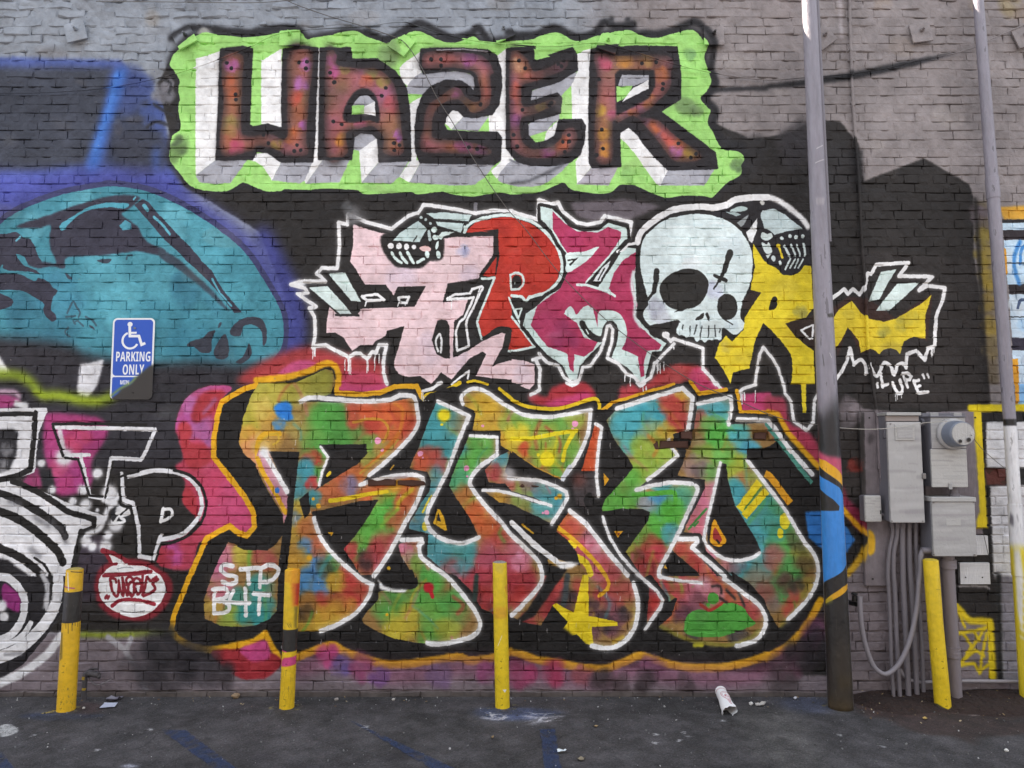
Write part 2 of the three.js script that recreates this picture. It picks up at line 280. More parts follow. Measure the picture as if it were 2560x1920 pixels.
poly('@10 1235,1532 1335,1380 1425,1392 1325,1575', WHT); poly('@10 1425,1395 2070,1412 1980,1530 1890,1595 1700,1602 1325,1575', GR);
shape('@20 0,1390 180,1420 380,1420 500,1380 450,1460 350,1540 250,1600 100,1612 0,1600 @10 2090,1545', GR); poly('@20 160,790 400,700 562,620 525,740 480,800 420,835 390,810 150,892', GR);
poly('@20 415,838 512,738 520,1032 410,1032', '#9cd274'); poly('@20 130,1080 200,1040 412,975 410,1032 350,1070 300,1132 140,1182', GR);
poly('@20 140,1180 300,1130 280,1225 200,1242', '#9cd274'); poly('@20 300,1130 412,1028 402,1105 372,1185 275,1235', WHT);
poly('@20 560,470 620,435 692,418 680,700 672,1200 695,1432 562,1592 550,1400 590,1330 612,1230 628,1090 602,1035 520,1032 512,740 566,620', WHT);
poly('@20 690,1440 925,1430 835,1602 560,1592', '#a9a5ad'); poly('@20 1350,1458 1758,1450 1660,1602 1280,1602', GR);
poly('@20 950,648 1182,648 1182,692 1050,742 918,742', GR); poly('@20 903,745 1042,740 1000,830 905,885', '#9cd274'); poly('@20 1182,690 1182,765 950,880 1042,760', WHT);
poly('@20 920,1140 1010,1085 1090,1160 1200,1310 1352,1460 1282,1604 1240,1582 1100,1380 980,1230 930,1190', WHT);
poly('@20 1300,120 1330,100', B);
// letter outlines and marbled insides
const fades = '@00 2000,560,70,b060a0 1990,760,90,b8603f 1990,1080,90,85753f 2050,1280,80,b84a6a @10 420,560,60,b068ae 400,720,80,b06ab0 330,840,70,c0503f 430,1080,50,b060ae 310,1180,80,c86a38 180,1250,60,b8953a 660,520,60,b0558a 680,620,60,b0508c 760,600,50,9a8545 1000,600,80,847640 1100,700,70,8f8040 950,700,60,b86048 740,1200,60,d08a38 900,1080,60,c05a7a 1180,900,90,b05058 1230,1170,50,b86ac0 1840,500,80,ae5aa4 1650,520,80,a85c58 1740,800,60,b05a8a 1600,860,60,b8603c 1830,930,70,c07a42 1980,820,60,b8584a 1800,1260,80,a8508a 1950,1300,60,a05090 @20 40,560,70,c09070 200,660,90,c06a60 40,800,80,c05a48 250,920,60,b8923c 20,1060,70,a85a9a 440,1230,70,c4603a 300,1320,70,b8509a 800,540,70,b8506a 960,520,70,cc8a3a 1150,510,70,a8824a 1300,640,70,b06840 1180,870,70,a8683c 760,950,60,b8923a 860,1000,50,a0506a 790,1170,60,c8923a 800,1300,60,cc8a3a 1230,1090,60,d06a38 1360,1180,80,cc5a4a 1480,1240,70,d86c38 1420,1310,60,a8609a 1540,1310,60,a8883c 1050,980,50,b86a44';
const letters = [
  ['@00 1910,430 2100,410 2175,430 2165,700 2150,1080 2185,1105 2212,1095 @10 100,1080 200,1110 237,1115 225,900 240,430 400,410 530,420 515,800 500,1200 485,1392 220,1392 100,1310 0,1300 @00 2180,1372 1870,1375 1890,1000 1900,700',
    '@00 1930,500 2090,480 2092,700 2082,1100 2130,1172 2212,1175 @10 120,1160 262,1190 272,900 290,450 482,450 452,900 432,1200 442,1330 272,1342 180,1290 50,1258 0,1268 @00 2150,1310 1912,1322 1932,900'],
  ['@10 560,420 812,418 822,520 1040,515 1200,620 1290,750 1320,950 1332,1382 1068,1392 1060,1200 1010,1150 900,1138 842,1180 820,1372 545,1372 555,900', '@10 610,470 692,470 702,560 850,590 1050,600 1170,700 1222,850 1252,1100 1268,1322 1110,1322 1100,1180 1010,1090 900,1108 780,1150 782,1330 610,1330'],
  ['@10 1430,430 1560,420 1770,425 2000,440 2070,480 2110,600 2115,750 2090,900 2040,980 1900,1010 1800,1000 1750,950 1690,940 1640,1000 1620,1080 1640,1130 1750,1140 2080,1150 2112,1190 2106,1380 2060,1412 1420,1400 1385,1300 1380,1100 1400,950 1450,820 1520,750 1640,700 1760,705 1840,750 1880,805 1900,740 1890,660 1850,620 1700,600 1450,630 1420,560',
    '@10 1450,470 1600,440 1900,470 2000,520 2052,620 2022,660 2032,800 2000,920 1880,970 1820,922 1760,862 1700,862 1600,900 1530,1000 1520,1150 1560,1200 1800,1222 2000,1280 1990,1332 1600,1322 1440,1302 1420,1200 1450,1100 1460,1000 1500,900 1600,830 1700,760 1760,768 1800,830 1880,882 1942,850 1922,700 1880,620 1700,580 1450,582'],
  ['@20 -42,425 192,408 196,512 330,480 520,418 552,470 562,602 400,700 160,772 150,892 390,808 422,850 412,972 200,1030 130,1062 130,1172 200,1242 280,1232 372,1182 412,1042 602,1038 628,1090 612,1232 580,1332 500,1392 380,1422 180,1422 50,1392 -42,1280',
    '@20 -10,470 120,500 172,600 240,612 420,540 482,530 442,602 250,682 100,732 80,802 110,922 340,868 362,902 200,982 80,1022 70,1152 110,1252 200,1292 330,1272 420,1202 452,1130 530,1108 562,1202 500,1302 380,1352 150,1362 30,1302 -10,1200'],
  ['@20 690,430 1000,405 1422,410 1452,640 1450,850 1270,962 1500,1132 1752,1322 1768,1450 1350,1462 1200,1312 1090,1162 1010,1088 925,1140 932,1432 700,1442 675,1402 670,1000 680,600',
    '@20 720,460 900,482 1350,490 1372,640 1360,762 1200,932 1100,1010 1260,1040 1420,1180 1630,1340 1570,1392 1400,1382 1290,1252 1130,1062 1040,1000 930,1050 870,1060 860,1382 730,1382 720,1000 742,700'],
];
letters.forEach(([o, i], n) => {
  line(o, 14, '#232124', { closed: true, blur: 10 }); poly(o, '#262326', { smooth: false });
  shape(i, '#86524a', { blur: 14 });
  within(i, true, () => {
    const P = pts(i), xs = P.map((p) => p[0]), ys = P.map((p) => p[1]), cols = ['#a05a86', '#b0623f', '#8f7c48', '#a0563c', '#a85c92', '#b8683e', '#7a4a40', '#98545c', '#6d5440', '#5a4038'];
    for (let k = 0; k < 70; k++) { const x = rr(Math.min(...xs), Math.max(...xs)), y = rr(Math.min(...ys), Math.max(...ys)), c = cols[Math.floor(rnd() * cols.length)], R = rr(0.05, 0.22); draw([[x, y]], { reach: R, alpha: 0.42 }, (g, Q, kk) => { const G = g.createRadialGradient(...Q[0], 0, ...Q[0], R * kk); G.addColorStop(0, c); G.addColorStop(1, c + '00'); g.fillStyle = G; g.fillRect(Q[0][0] - R * kk, Q[0][1] - R * kk, 2 * R * kk, 2 * R * kk); }); }
  });
  within(i, true, () => blots(fades, 0.6));
  curve(i, 46, '#2a2426', { closed: true, blur: 46, alpha: 0.9 }); line(o, 24, '#262326', { closed: true });
});
// counters again, cut back over the insides
const holeA = '@10 750,1000 790,880 870,780 960,762 1042,850 1068,1050 960,1040 800,1062'; shape(holeA, '#262326', { blur: 6 });
poly('@10 835,930 840,900 900,825 980,825 1025,880 940,922 935,915', GR); poly('@10 825,990 832,912 930,908 945,940 935,980 900,982', '#9cd274'); poly('@10 935,920 1025,875 1035,1002 935,978', WHT);
poly('@20 890,640 930,600 1230,600 1240,740 1180,850 1020,940 900,1000', '#262326', { blur: 8 });
poly('@20 950,648 1182,648 1182,692 1050,742 918,742', GR); poly('@20 903,745 1042,740 1000,830 905,885', '#9cd274'); poly('@20 1182,690 1182,765 950,880 1042,760', WHT);
poly('@20 190,420 330,485 215,520 196,512', '#9cd274'); poly('@20 720,440 860,408 915,412 890,470 730,440', '#262326');
for (const s of ['@00 1962,545 2000,590 2035,815 2040,862', '@10 370,540 440,532 430,590 640,628 675,708 1122,757 1085,825 667,1050 742,1073 65,1165 105,1237 355,1253 330,1305 385,1300 1190,1237 1240,1253 1195,1297 1515,513 1600,512 1600,565 1940,903 1840,1270 1910,1285', '@20 62,520 115,587 400,553 450,525 430,572 92,948 340,890 322,910 15,1165 45,1262 440,1225 492,1170 495,1222 455,1312 1122,550 1247,535 1305,725 1300,768 1045,898 985,938 775,1118 787,1283 730,1342 1440,1170 1438,1238 1590,1332 1548,1365 750,685']) dot(s, 18, '#221f22', { ry: 19 });
line('@10 1560,430 1780,425 2000,445', 8, '#b9b4bb', { alpha: 0.8 }); curve('@20 0,1580 150,1560 330,1480 440,1420', 22, '#55565c', { blur: 14 }); line('@20 -20,1380 60,1420', 14, '#55565c', { blur: 8 });
// ---- the middle row of characters
const pink = '@11 840,280 1040,345 1140,360 1600,400 1760,388 2052,380 2052,530 1980,650 1910,762 1830,930 1790,1062 1720,1110 1700,1425 1830,1372 2000,1262 2162,1205 2130,1340 2050,1490 2212,1445 @21 100,1452 195,1490 195,1659 @22 150,48 100,30 @21 0,1645 @11 2000,1602 1900,1590 1992,1400 1960,1380 1840,1440 1690,1620 1600,1560 1515,1659 1420,1590 1310,1600 1230,1570 1190,1500 1210,1400 1240,1320 1282,1160 1130,1198 1120,1240 1030,1290 1010,1322 900,1322 830,1372 760,1262 680,1215 608,1215 610,1130 635,985 720,1070 885,1062 860,1008 1370,990 1466,815 1220,820 1190,892 1120,830 1040,810 940,800 880,700 815,600 840,450';
poly(pink, '#e2c6ca');
within(pink, false, () => blots('@11 1250,720,150,d8c4d0 1700,600,120,ead0d2 1800,510,60,b9b6cc 1480,480,120,e6cdd0 1100,1050,160,e6cacd 1500,1350,130,dcc6d0 1850,700,90,c9b6c2 1750,1450,100,d6c2cc 1300,1500,120,e4cbd0 @21 90,1560,90,d9c6cf', 0.7));
poly('@11 1655,790 1910,755 2062,735 1965,985 1905,1125 1952,1272 1880,1330 1740,1422 1700,1432 1712,1120 1790,1062 1830,925 1615,952', B);
const redP = '@11 1800,350 1900,262 2050,225 2212,215 @21 0,220 150,268 300,370 390,500 425,620 395,755 290,865 150,905 122,945 85,905 0,895 0,1080 70,1170 192,1332 100,1356 0,1376 @11 2150,1372 2200,1200 2100,1178 1960,1252 1910,1130 1960,1000 2062,740 1958,722 2080,560 2092,340 1960,342';
line(redP, 60, B, { closed: true }); poly(redP, '#b8352a');
within(redP, false, () => blots('@21 100,350,130,c03c2c 250,450,110,a92c24 200,600,130,b63a2a 60,1250,100,c23a2c @11 2000,330,120,bf3c2f 2120,480,120,b83426 2050,1000,110,b8362a 2130,860,110,c03a2b 2150,1280,80,aa2e25', 0.8));
curve('@11 1800,345 1830,290 1900,248 2050,208 2212,200 @21 0,203 180,262 310,368 400,500 432,640 402,765 290,870 150,908', 26, MINT); line('@21 150,908 122,948 85,905 0,897', 24, MINT); line('@11 1802,340 1802,300', 20, MINT);
line('@21 0,1080 70,1170 192,1335 100,1358 0,1378 @11 2150,1372', 20, MINT);
poly('@11 1655,790 1780,768 2065,738 2080,560 2080,350 1960,335 2092,320 2100,560 2075,720', B, {});
line('@11 1950,750 2062,740 1962,990 1908,1122 1950,1272', 20, MINT);
shape('@pm 556,642 574,620 598,630 603,660 585,682 560,690', B); curve('@pm 546,622 578,609 606,622 613,656 592,686 552,692', 19, MINT); line('@pm 546,622 552,692', 18, MINT); poly('@pm 566,655 574,655 568,672', MINT);
poly('@pm 545,735 640,754 700,728 670,770 625,800 606,900', B); line('@pm 540,733 572,808 612,892', 17, MINT); line('@pm 572,790 604,786 588,832', 13, MINT, { closed: true });
shape('@11 1950,1270 2080,1170 2170,1168 2210,1200 2190,1330 2140,1440 2060,1500 2050,1490 2130,1340 2162,1208 2000,1262', B); poly('@11 2060,1490 2212,1380 @21 200,1370 240,1460 195,1490 100,1452 0,1445 @11 2212,1455', B); poly('@11 2000,1605 2212,1620 @21 0,1648 100,1659 @22 0,40 @11 2000,1650', B);
poly('@11 1540,1355 1518,1280 1545,1180 1568,1110 1600,1100 1645,1108 1672,1160 1675,1440 1620,1432 1565,1402', B); curve('@11 1575,1375 1552,1300 1582,1228 1604,1280 1598,1385', 18, WHT);
line('@11 1655,918 1720,888 1850,872 1868,838 1950,815 1962,828 1895,960 1830,1090 1815,1142 1840,1330 1738,1372 1728,1200 1760,1122 1800,1092 1842,1000 1882,912 1655,930', 20, WHT, { closed: true }); line('@11 1935,830 1880,1010', 12, WHT);
// black bands left of the pink face
poly('@11 930,800 1120,800 1190,895 1222,818 1468,812 1368,990 860,1010 780,900 880,800', B); poly('@11 690,590 815,600 940,800 930,950 870,1070 720,1075 600,960 600,720', B);
poly('@11 622,702 770,698 905,945 815,940', MINT); poly('@11 458,825 632,812 828,1052 722,1052 605,952', MINT); line('@11 640,790 880,1050', 60, B, { cap: 'butt' }); line('@11 690,1062 885,1066', 18, B);
line('@11 915,900 1050,885 1108,932 960,940', 22, WHT, { closed: true }); line('@11 955,940 940,985', 12, WHT); line('@11 1230,915 1322,905 1302,958 1240,955', 20, WHT, { closed: true }); line('@11 1235,950 1225,985', 9, WHT); line('@11 1290,960 1290,978', 8, WHT);
// helmet-like hand over the face
shape('@11 1085,380 1200,330 1290,262 1400,215 1480,215 1545,270 1560,330 1625,400 1620,540 1600,585 1540,595 1500,600 1420,655 1240,655 1160,600 1090,490', B, { blur: 6 });
poly('@11 1180,420 1250,350 1400,250 1480,320 1422,432', '#c3d6d4'); poly('@11 1470,185 1600,175 1865,200 1830,262 1540,230', '#c3d6d4'); poly('@11 1550,256 1795,270 1770,352 1570,290', '#c3d6d4'); line('@11 1530,238 1830,264', 22, B);
poly('@11 1560,395 1610,345 1720,348 1620,385 1600,412', MINT); dot('@11 1165,466 1237,466', 27, WHT); dot('@11 1300,474', 22, WHT, { ry: 30 }); dot('@11 1364,474', 20, WHT);
for (const s of ['1172,525 1200,570 1258,610', '1242,525 1270,570 1305,612', '1310,522 1335,570 1362,610', '1395,605 1450,580']) curve('@11 ' + s, 24, MINT);
shape('@11 1412,480 1470,462 1510,485 1498,515 1440,510', '#dcb9b6'); dot('@11 1480,540 1575,540', 20, MINT, { ry: 34, turn: -0.3 }); dot('@11 1565,460', 14, MINT, { ry: 40, turn: 0.3 }); dot('@11 1540,325 1552,392', 26, MINT); dot('@11 1428,220 1465,238 1505,272', 13, '#b9c9c8'); line('@11 1390,380 1360,420', 10, B); line('@11 1490,330 1430,430', 30, B); line('@11 1495,345 1505,410', 26, '#b9c9c8');
line('@11 1805,470 1803,490', 10, '#222'); blots('@11 1810,510,40,8f94b8', 0.6);
// white outer line of the first character
spray('@11 1130,1320 1102,1450 1102,1560 1130,1659', 30, WHT); spray('@11 1112,1322 1060,1322 1042,1390 1000,1385 962,1445 900,1392 850,1395 800,1432 770,1412 690,1370 600,1322 520,1330 492,1345 512,1230 506,1080 460,1002 520,990 360,880 450,870 420,830 300,800 400,772 600,772 525,702 570,655 700,660 722,450 712,262 790,282 795,190 950,260 1170,318 1320,205 1400,182 1445,110 1520,115 1900,182 2050,158 2212,162 @21 0,168 225,240 232,66 330,102 400,92 440,170 560,262 650,282 760,262 802,208 1032,260 1012,392', 30, WHT);
shape('@11 300,800 360,765 420,775 400,820', WHT, { blur: 14 }); drips('@11 490,1350 770,1420 800,1440 1040,1400 960,1460 1230,960 1660,930', 12, 150, 8, WHT); drips('@11 795,1440 800,1450', 3, 230, 8, WHT);
blots('@11 880,200,90,6f6e70 790,140,60,5f6062', 0.5);
// ---- crimson letter
const mint1 = '@21 245,125 350,145 410,200 490,300 620,345 750,330 830,268 990,310 1000,400 920,470 1085,490 1060,720 1080,980 1060,1070 1230,1240 1335,1310 1290,1370 1210,1380 1180,1500 1150,1620 1090,1645 1040,1560 990,1510 850,1430 880,1320 890,1210 850,1140 815,1160 790,1290 700,1380 640,1440 590,1500 560,1620 500,1625 440,1500 300,1400 200,1290 95,1150 120,1050 215,985 300,900 420,830 480,700 470,530 400,440 345,330 250,240';
line(mint1, 56, B, { closed: true }); poly(mint1, '#cadcd8');
const mag = '@21 352,165 450,268 560,340 740,350 830,300 945,345 940,402 840,540 720,690 640,780 870,880 838,830 880,700 960,590 1080,510 1082,560 1060,680 1040,742 1060,900 1082,980 1050,1062 1100,1160 1200,1250 1292,1322 1270,1360 1170,1372 1142,1450 1142,1590 1110,1602 1090,1420 1010,1382 930,1350 980,1250 970,1130 900,1052 760,1042 740,1172 700,1000 640,990 560,1080 500,1000 450,1052 560,1130 620,1260 740,1292 700,1370 620,1422 540,1402 530,1560 500,1530 480,1402 420,1372 300,1332 160,1150 220,980 420,830 480,700 740,480 640,512 480,532 440,470 352,320';
poly(mag, '#a83458');
within(mag, false, () => blots('@21 500,420,120,a03058 850,380,110,b03c60 650,650,130,b03a5c 600,900,150,ad3a5c 800,950,110,9a3050 300,1150,130,9f3258 450,1250,130,8f3058 1000,800,110,a8365a 1150,1250,120,a8365a 1000,1330,90,8a2c52 500,1420,70,b03a58', 0.75));
shape('@21 460,1040 500,988 530,1010 560,1060 620,990 680,1000 735,1185 755,1032 900,1032 975,1120 990,1250 940,1372 900,1420 850,1430 885,1300 890,1195 850,1125 810,1140 790,1260 740,1270 640,1232 560,1130 515,1055', '#cadcd8');
shape('@21 475,530 620,515 735,472 742,490 650,590 480,695 470,600', MINT); poly('@21 480,585 575,565 500,640', B); poly('@21 480,595 530,590 490,625', MINT);
curve('@21 605,1135 650,1210 720,1262 785,1265 810,1180 840,1140 885,1170 890,1260 860,1360 835,1430', 50, B); curve('@21 640,1190 660,1225', 10, MINT);
poly('@21 640,790 950,430 1010,400 930,540 760,800 740,828 680,800', B); poly('@21 702,772 780,650 850,592 830,650 760,775', '#dbe0e2'); line('@21 745,760 800,660', 12, B);
line('@21 562,800 640,802 830,860 890,900', 22, MINT); line('@21 640,780 960,420', 14, MINT); line('@21 910,515 965,500 1000,455 1082,440', 22, WHT); line('@21 920,520 1000,440', 10, B);
spray('@21 180,1450 250,1430 232,1395 300,1470 400,1502 450,1602 520,1645 582,1622 612,1512 682,1500 762,1380 808,1250 822,1160 850,1148 872,1190 862,1300 822,1432 850,1452 920,1482 990,1572 1060,1602 1100,1659 1200,1602 1232,1480 1272,1440 1400,1312', 26, WHT);
spray('@21 205,1450 245,1530 235,1659 @22 240,55 160,95', 28, WHT); drips('@21 1000,1580 1250,1480 1280,1470 1240,1500', 7, 110, 8, WHT);
curve('@21 1050,690 1035,800 1065,950 1060,1080 1110,1160', 26, '#d5dcdc', { blur: 8 });
// ---- skull
const skull = '@21 1600,190 1800,222 1950,312 2048,450 2082,600 2062,780 2000,930 1972,1070 2012,1152 1930,1232 1820,1172 1800,1262 1660,1282 1590,1262 1480,1242 1410,1202 1440,1108 1330,1130 1210,1162 1140,1082 1138,1030 1180,960 1142,800 1108,640 1122,450 1200,332 1350,232';
curve(skull, 84, B, { closed: true }); shape(skull, '#d6e4e4');
within(skull, true, () => { blots('@21 1250,1000,80,a9aab8 1300,1090,70,c4c8d0 1550,650,90,dfe8ea 1900,450,110,cfdde0 1750,850,80,c9cfe0 1600,1150,60,c8d4d6 1900,1130,60,c0ced2', 0.8); for (let i = 0; i < 26; i++) { const x = rr(1150, 1950), y = rr(260, 620); line(`@21 ${x | 0},${y | 0} ${(x + rr(80, 260)) | 0},${(y + rr(-10, 10)) | 0}`, rr(8, 18), i % 2 ? '#c6d8db' : '#e6eeee', { alpha: 0.5 }); } });
shape('@21 1275,830 1330,740 1430,680 1530,662 1630,690 1690,760 1690,850 1640,950 1560,1000 1420,1015 1320,960', '#2c2a28'); poly('@21 1560,990 1470,1030 1400,1040 1460,1000', '#2c2a28');
dot('@21 1860,992', 90, '#2c2a28', { ry: 115 }); line('@21 1820,1090 1905,1142', 12, '#2c2a28'); shape('@21 1585,1098 1640,1052 1662,1048 1650,1090 1610,1105', '#2c2a28'); shape('@21 1672,1060 1690,1042 1708,1090 1702,1118', '#2c2a28');
for (const [s, w] of [['1885,525 1870,570', 56], ['1870,570 1835,680', 44], ['1835,680 1790,770', 32], ['1790,770 1745,832', 16], ['1755,722 1850,765', 30], ['1250,685 1245,760', 50], ['1245,760 1225,860', 40], ['1225,860 1168,940', 22]]) line('@21 ' + s, w, '#2c2a28');
for (const s of ['1478,1150 1470,1190', '1540,1160 1530,1240', '1595,1150 1575,1230', '1640,1160 1625,1262', '1700,1160 1700,1255', '1752,1150 1760,1250', '1800,1180 1790,1240', '1425,1110 1450,1120']) line('@21 ' + s, 12, '#45494a'); shape('@21 1210,1150 1330,1128 1440,1106 1425,1180 1400,1230 1250,1260 1180,1200', B);
for (const s of ['1450,1205', '1510,1225', '1600,1260', '1665,1268', '1725,1250', '1790,1248']) dot('@21 ' + s, 24, '#d6e4e4', { ry: 34 });
// bony hand at the upper right, then the yellow letter
shape('@hd 0,330 200,230 430,165 860,135 1180,190 1450,350 1670,580 1720,1300 1560,1400 1400,1440 1230,1420 1150,1300 950,1240 800,1060 700,880 560,650 380,500 60,420', '#282629');
poly('@hd 840,400 870,320 1060,280 1250,380 1570,640 1280,680 1090,740 1000,660 900,620', '#bfcfd0'); shape('@hd 340,300 480,245 610,270 600,310 480,345 320,330', '#b5c8c6'); poly('@hd 230,340 400,345 500,390 420,420', '#9fb0b0'); poly('@hd 430,530 640,390 560,560 500,600', '#8f9596'); dot('@hd 870,185', 20, '#b9b9b5'); dot('@hd 870,185', 18, '#c2c2bd');
poly('@hd 640,650 780,450 770,680 700,880 640,850 590,700', '#e4e6e6'); shape('@hd 845,720 890,690 960,720 1030,710 1050,780 960,840 860,800', '#d3e0de'); shape('@hd 855,870 940,900 980,870 1040,1030 930,1060', '#d3e0de'); poly('@hd 930,1090 1030,1065 960,1150', '#d3e0de'); dot('@hd 1060,1150', 20, '#c6d2d2', { ry: 28 }); dot('@hd 1180,1225', 14, '#d3e0de', { ry: 22 });
for (const s of ['1210,800', '1350,760', '1455,775', '1570,770']) dot('@hd ' + s, 16, '#d3e0de', { ry: 18 });
for (const [s, w] of [['1250,930 1340,1110', 30], ['1370,910 1440,1100', 25], ['1470,910 1520,1100', 22], ['1590,900 1610,1090', 28], ['1350,1160 1270,1330', 24], ['1430,1160 1350,1310', 20], ['1490,1160 1430,1310', 19], ['1580,1160 1490,1310', 19]]) line('@hd ' + s, w * 0.7, '#d3e0de'); line('@hd 1150,930 1220,1130', 20, '#d9bf2c'); dot('@hd 1148,930', 18, '#d9bf2c');
const yel = '@21 2085,445 2130,520 2160,570 2212,622 @31 0,622 50,642 102,682 122,712 200,722 262,702 322,632 372,642 395,1000 330,1082 150,1132 250,1262 395,1372 405,1659 @32 330,0 330,250 300,252 285,0 @31 200,1659 215,1520 200,1402 100,1272 20,1182 @21 2172,1130 2100,1290 2052,1522 1910,1562 1892,1659 1830,1540 1752,1430 1790,1312 1850,1242 1900,1292 2000,1192 2012,1080 2052,1022 2152,870 2062,845 2100,642 2082,522';
poly(yel, '#e0ca2e'); within(yel, false, () => blots('@31 150,850,120,d6c23a 280,1050,70,a8a04a 100,1000,110,e4d030 200,1200,110,d8c030 @21 2050,1100,110,e2cc2c 1900,1400,110,dcc52e 1850,1340,50,c9b648 2100,750,90,d8c22c', 0.7));
shape('@31 5,1010 30,930 62,902 82,935 70,1000 30,1018', INK); poly('@31 150,1135 330,1085 400,1060 400,1365 250,1262', '#332722'); line('@31 285,1195 390,1150 385,1265 360,1270', 16, WHT, { closed: true });
poly('@21 2065,848 2150,868 2052,1015 1985,1000 1990,940', '#332826');
curve('@21 1085,430 1122,340 1250,232 1400,152 1600,128 1750,132 1860,108 1925,68 2050,48 2212,46', 52, WHT); curve('@21 2212,46 @31 60,62 130,95 210,160 290,225 345,300', 46, WHT, { blur: 6 });
spray('@21 1312,1222 1372,1290 1400,1268 1650,1350 1652,1530 1722,1602 1760,1659', 28, WHT); dot('@21 1330,1235', 34, WHT, { ry: 30 }); drips('@21 1400,1300', 2, 100, 9, WHT); spray('@21 2100,1659 2142,1400 2172,1338 2212,1390 @31 20,1410 90,1520 132,1659', 26, WHT); spray('@32 140,0 150,85 200,150 222,320 340,400 392,330 402,140 430,90', 26, WHT);
spray('@22 1765,-10 1820,58 1960,70 2000,38 2110,5', 26, WHT); curve('@22 470,-10 520,12 570,-10', 24, WHT); curve('@22 1075,-10 1110,20 1150,-5', 20, WHT); drips('@22 1140,25 1950,70 1990,75 2070,60', 8, 110, 9, WHT);
// ---- winged creature at the right
poly('@31 700,900 880,930 1100,1090 1410,880 1420,900 1380,1290 1250,1240 800,1400 690,1160 600,1440 560,1000', '#3a2723', { blur: 6 });
poly('@31 555,1395 555,1110 620,1010 725,938 800,1040 862,1092 1000,1122 1110,1090 1300,982 1415,888 1360,1060 1362,1268 1262,1250 1172,1292 1142,1402 1110,1365 1060,1348 1000,1362 962,1402 930,1370 880,1350 800,1392 790,1290 690,1170 640,1270', '#dfc733'); within('@31 555,1395 555,1110 620,1010 725,938 862,1092 1000,1122 1110,1090 1415,888 1362,1268 1142,1402 962,1402 800,1392 690,1170', false, () => blots('@31 1000,1200,60,b0a848 1150,1150,60,bdb044 1250,1080,60,c9b83c 700,1050,50,d2bd3a', 0.7));
poly('@31 975,690 1112,666 1040,780 965,930 868,942', MINT); poly('@31 1118,790 1315,782 1052,1022 930,1026', MINT);
line('@31 560,915 662,838 692,882 732,838 792,890 840,810 862,702 892,712 932,628 1218,608 1132,728 1420,732 1305,850 1372,810 1530,828 1512,930 1452,1080 1440,1332 1382,1350 1352,1450 1282,1372 1202,1402 1192,1512', 30, WHT); spray('@31 1130,726 1420,730 1300,850 1372,806 1532,832 1510,930', 24, WHT);
curve('@31 1192,1520 1170,1480 1120,1500 1090,1580 1060,1500 1000,1482 940,1590 880,1490', 28, WHT); curve('@31 850,1570 840,1490 800,1452 740,1488', 30, WHT); line('@31 742,1490 710,1345 682,1462 635,1555 590,1620', 28, WHT); drips('@31 1440,1340', 4, 90, 8, WHT);
for (const s of ['580,500 590,640 615,800', '620,770 740,745', '850,700 900,830 980,960 1060,940 1070,830 1010,640', '1080,500 1190,810', '1090,500 1180,480 1270,560 1230,640 1150,640', '1330,660 1440,950 1660,920', '1330,670 1450,650', '1400,810 1480,780']) line('@lu ' + s, 26, WHT); for (const s of ['1540,520 1570,600', '1650,510 1675,585', '490,720 500,810']) line('@lu ' + s, 20, WHT); drips('@lu 930,960 1040,970 980,960', 4, 60, 5, WHT);
// ---- the big letters: yellow contour, black ground, coloured insides, black counters, white lights
const Y = '#dba31d';
const outer = '@02 2212,10 2120,40 1990,110 1910,160 1880,280 1850,450 1845,632 1900,702 2000,830 2110,970 2190,1110 2195,1240 2130,1310 2060,1290 1985,1228 1900,1268 1780,1340 1720,1480 1640,1659 @03 1580,150 1500,350 1478,470 1560,560 1750,632 1950,622 2212,560 @13 0,555 82,495 130,600 195,700 300,712 400,690 640,598 750,650 950,720 1150,762 1400,745 1740,698 1850,730 2060,700 @23 0,655 200,722 400,752 600,792 800,800 950,752 1100,692 1250,732 1500,790 1800,790 2000,752 2212,692 @33 0,705 200,582 350,402 455,205 @32 700,1630 800,1500 860,1400 845,1300 700,1140 650,1080 440,720 300,570 180,430 85,262 0,242 @22 2212,245 1980,245 1940,70 1965,20 1850,48 1620,85 1540,-20 1400,0 870,160 750,252 750,172 700,130 400,212 150,200 0,140 @12 2100,40 2000,-10 1760,-20 1480,90 1440,132 1392,15 1200,20 1080,70 900,92 690,82 @11 712,1659 710,1580 680,1502 600,1480 450,1550 250,1600 0,1615';
poly(outer, INK);
line('@02 2212,10 2120,40 1990,110 1910,160 1880,280 1850,450 1845,632 1900,702 2000,830 2110,970 2190,1110 2195,1240 2130,1310 2060,1290 1985,1228 1900,1268 1780,1340 1720,1480 1640,1659 @03 1580,150 1500,350 1478,470', 44, Y);
curve('@03 1478,470 1560,560 1750,632 1950,622 2212,560 @13 0,555 82,500', 52, Y, { blur: 6 }); line('@13 82,500 130,600 195,700', 50, Y, { blur: 6 });
curve('@13 360,702 640,600 750,650 950,720 1150,765 1400,748 1740,700 1850,732 2060,705 @23 0,655 200,722 400,752 600,792 800,800 950,752 1100,692 1250,732 1500,790 1800,790 2000,752 2212,692 @33 0,705 200,582 350,402 455,215', 60, '#d9a11b', { blur: 6 });
line('@32 700,1630 800,1500 860,1380', 40, '#c9971a', { blur: 14 }); line('@32 850,1290 700,1140 650,1075', 40, Y, { blur: 8 }); line('@32 440,720 300,570 180,430 85,262 0,242', 44, Y, { blur: 6 });
line('@22 2212,245 1980,245 1942,60', 32, Y); line('@22 1850,48 1620,85 1540,-20', 32, Y); line('@22 1400,0 870,160', 24, Y); line('@22 862,165 752,250', 32, Y); curve('@22 0,140 150,198 400,212 620,150 720,128 755,180 752,240', 28, '#d8b81f'); line('@12 2100,40 2212,130 @22 0,140', 26, '#d8b81f');
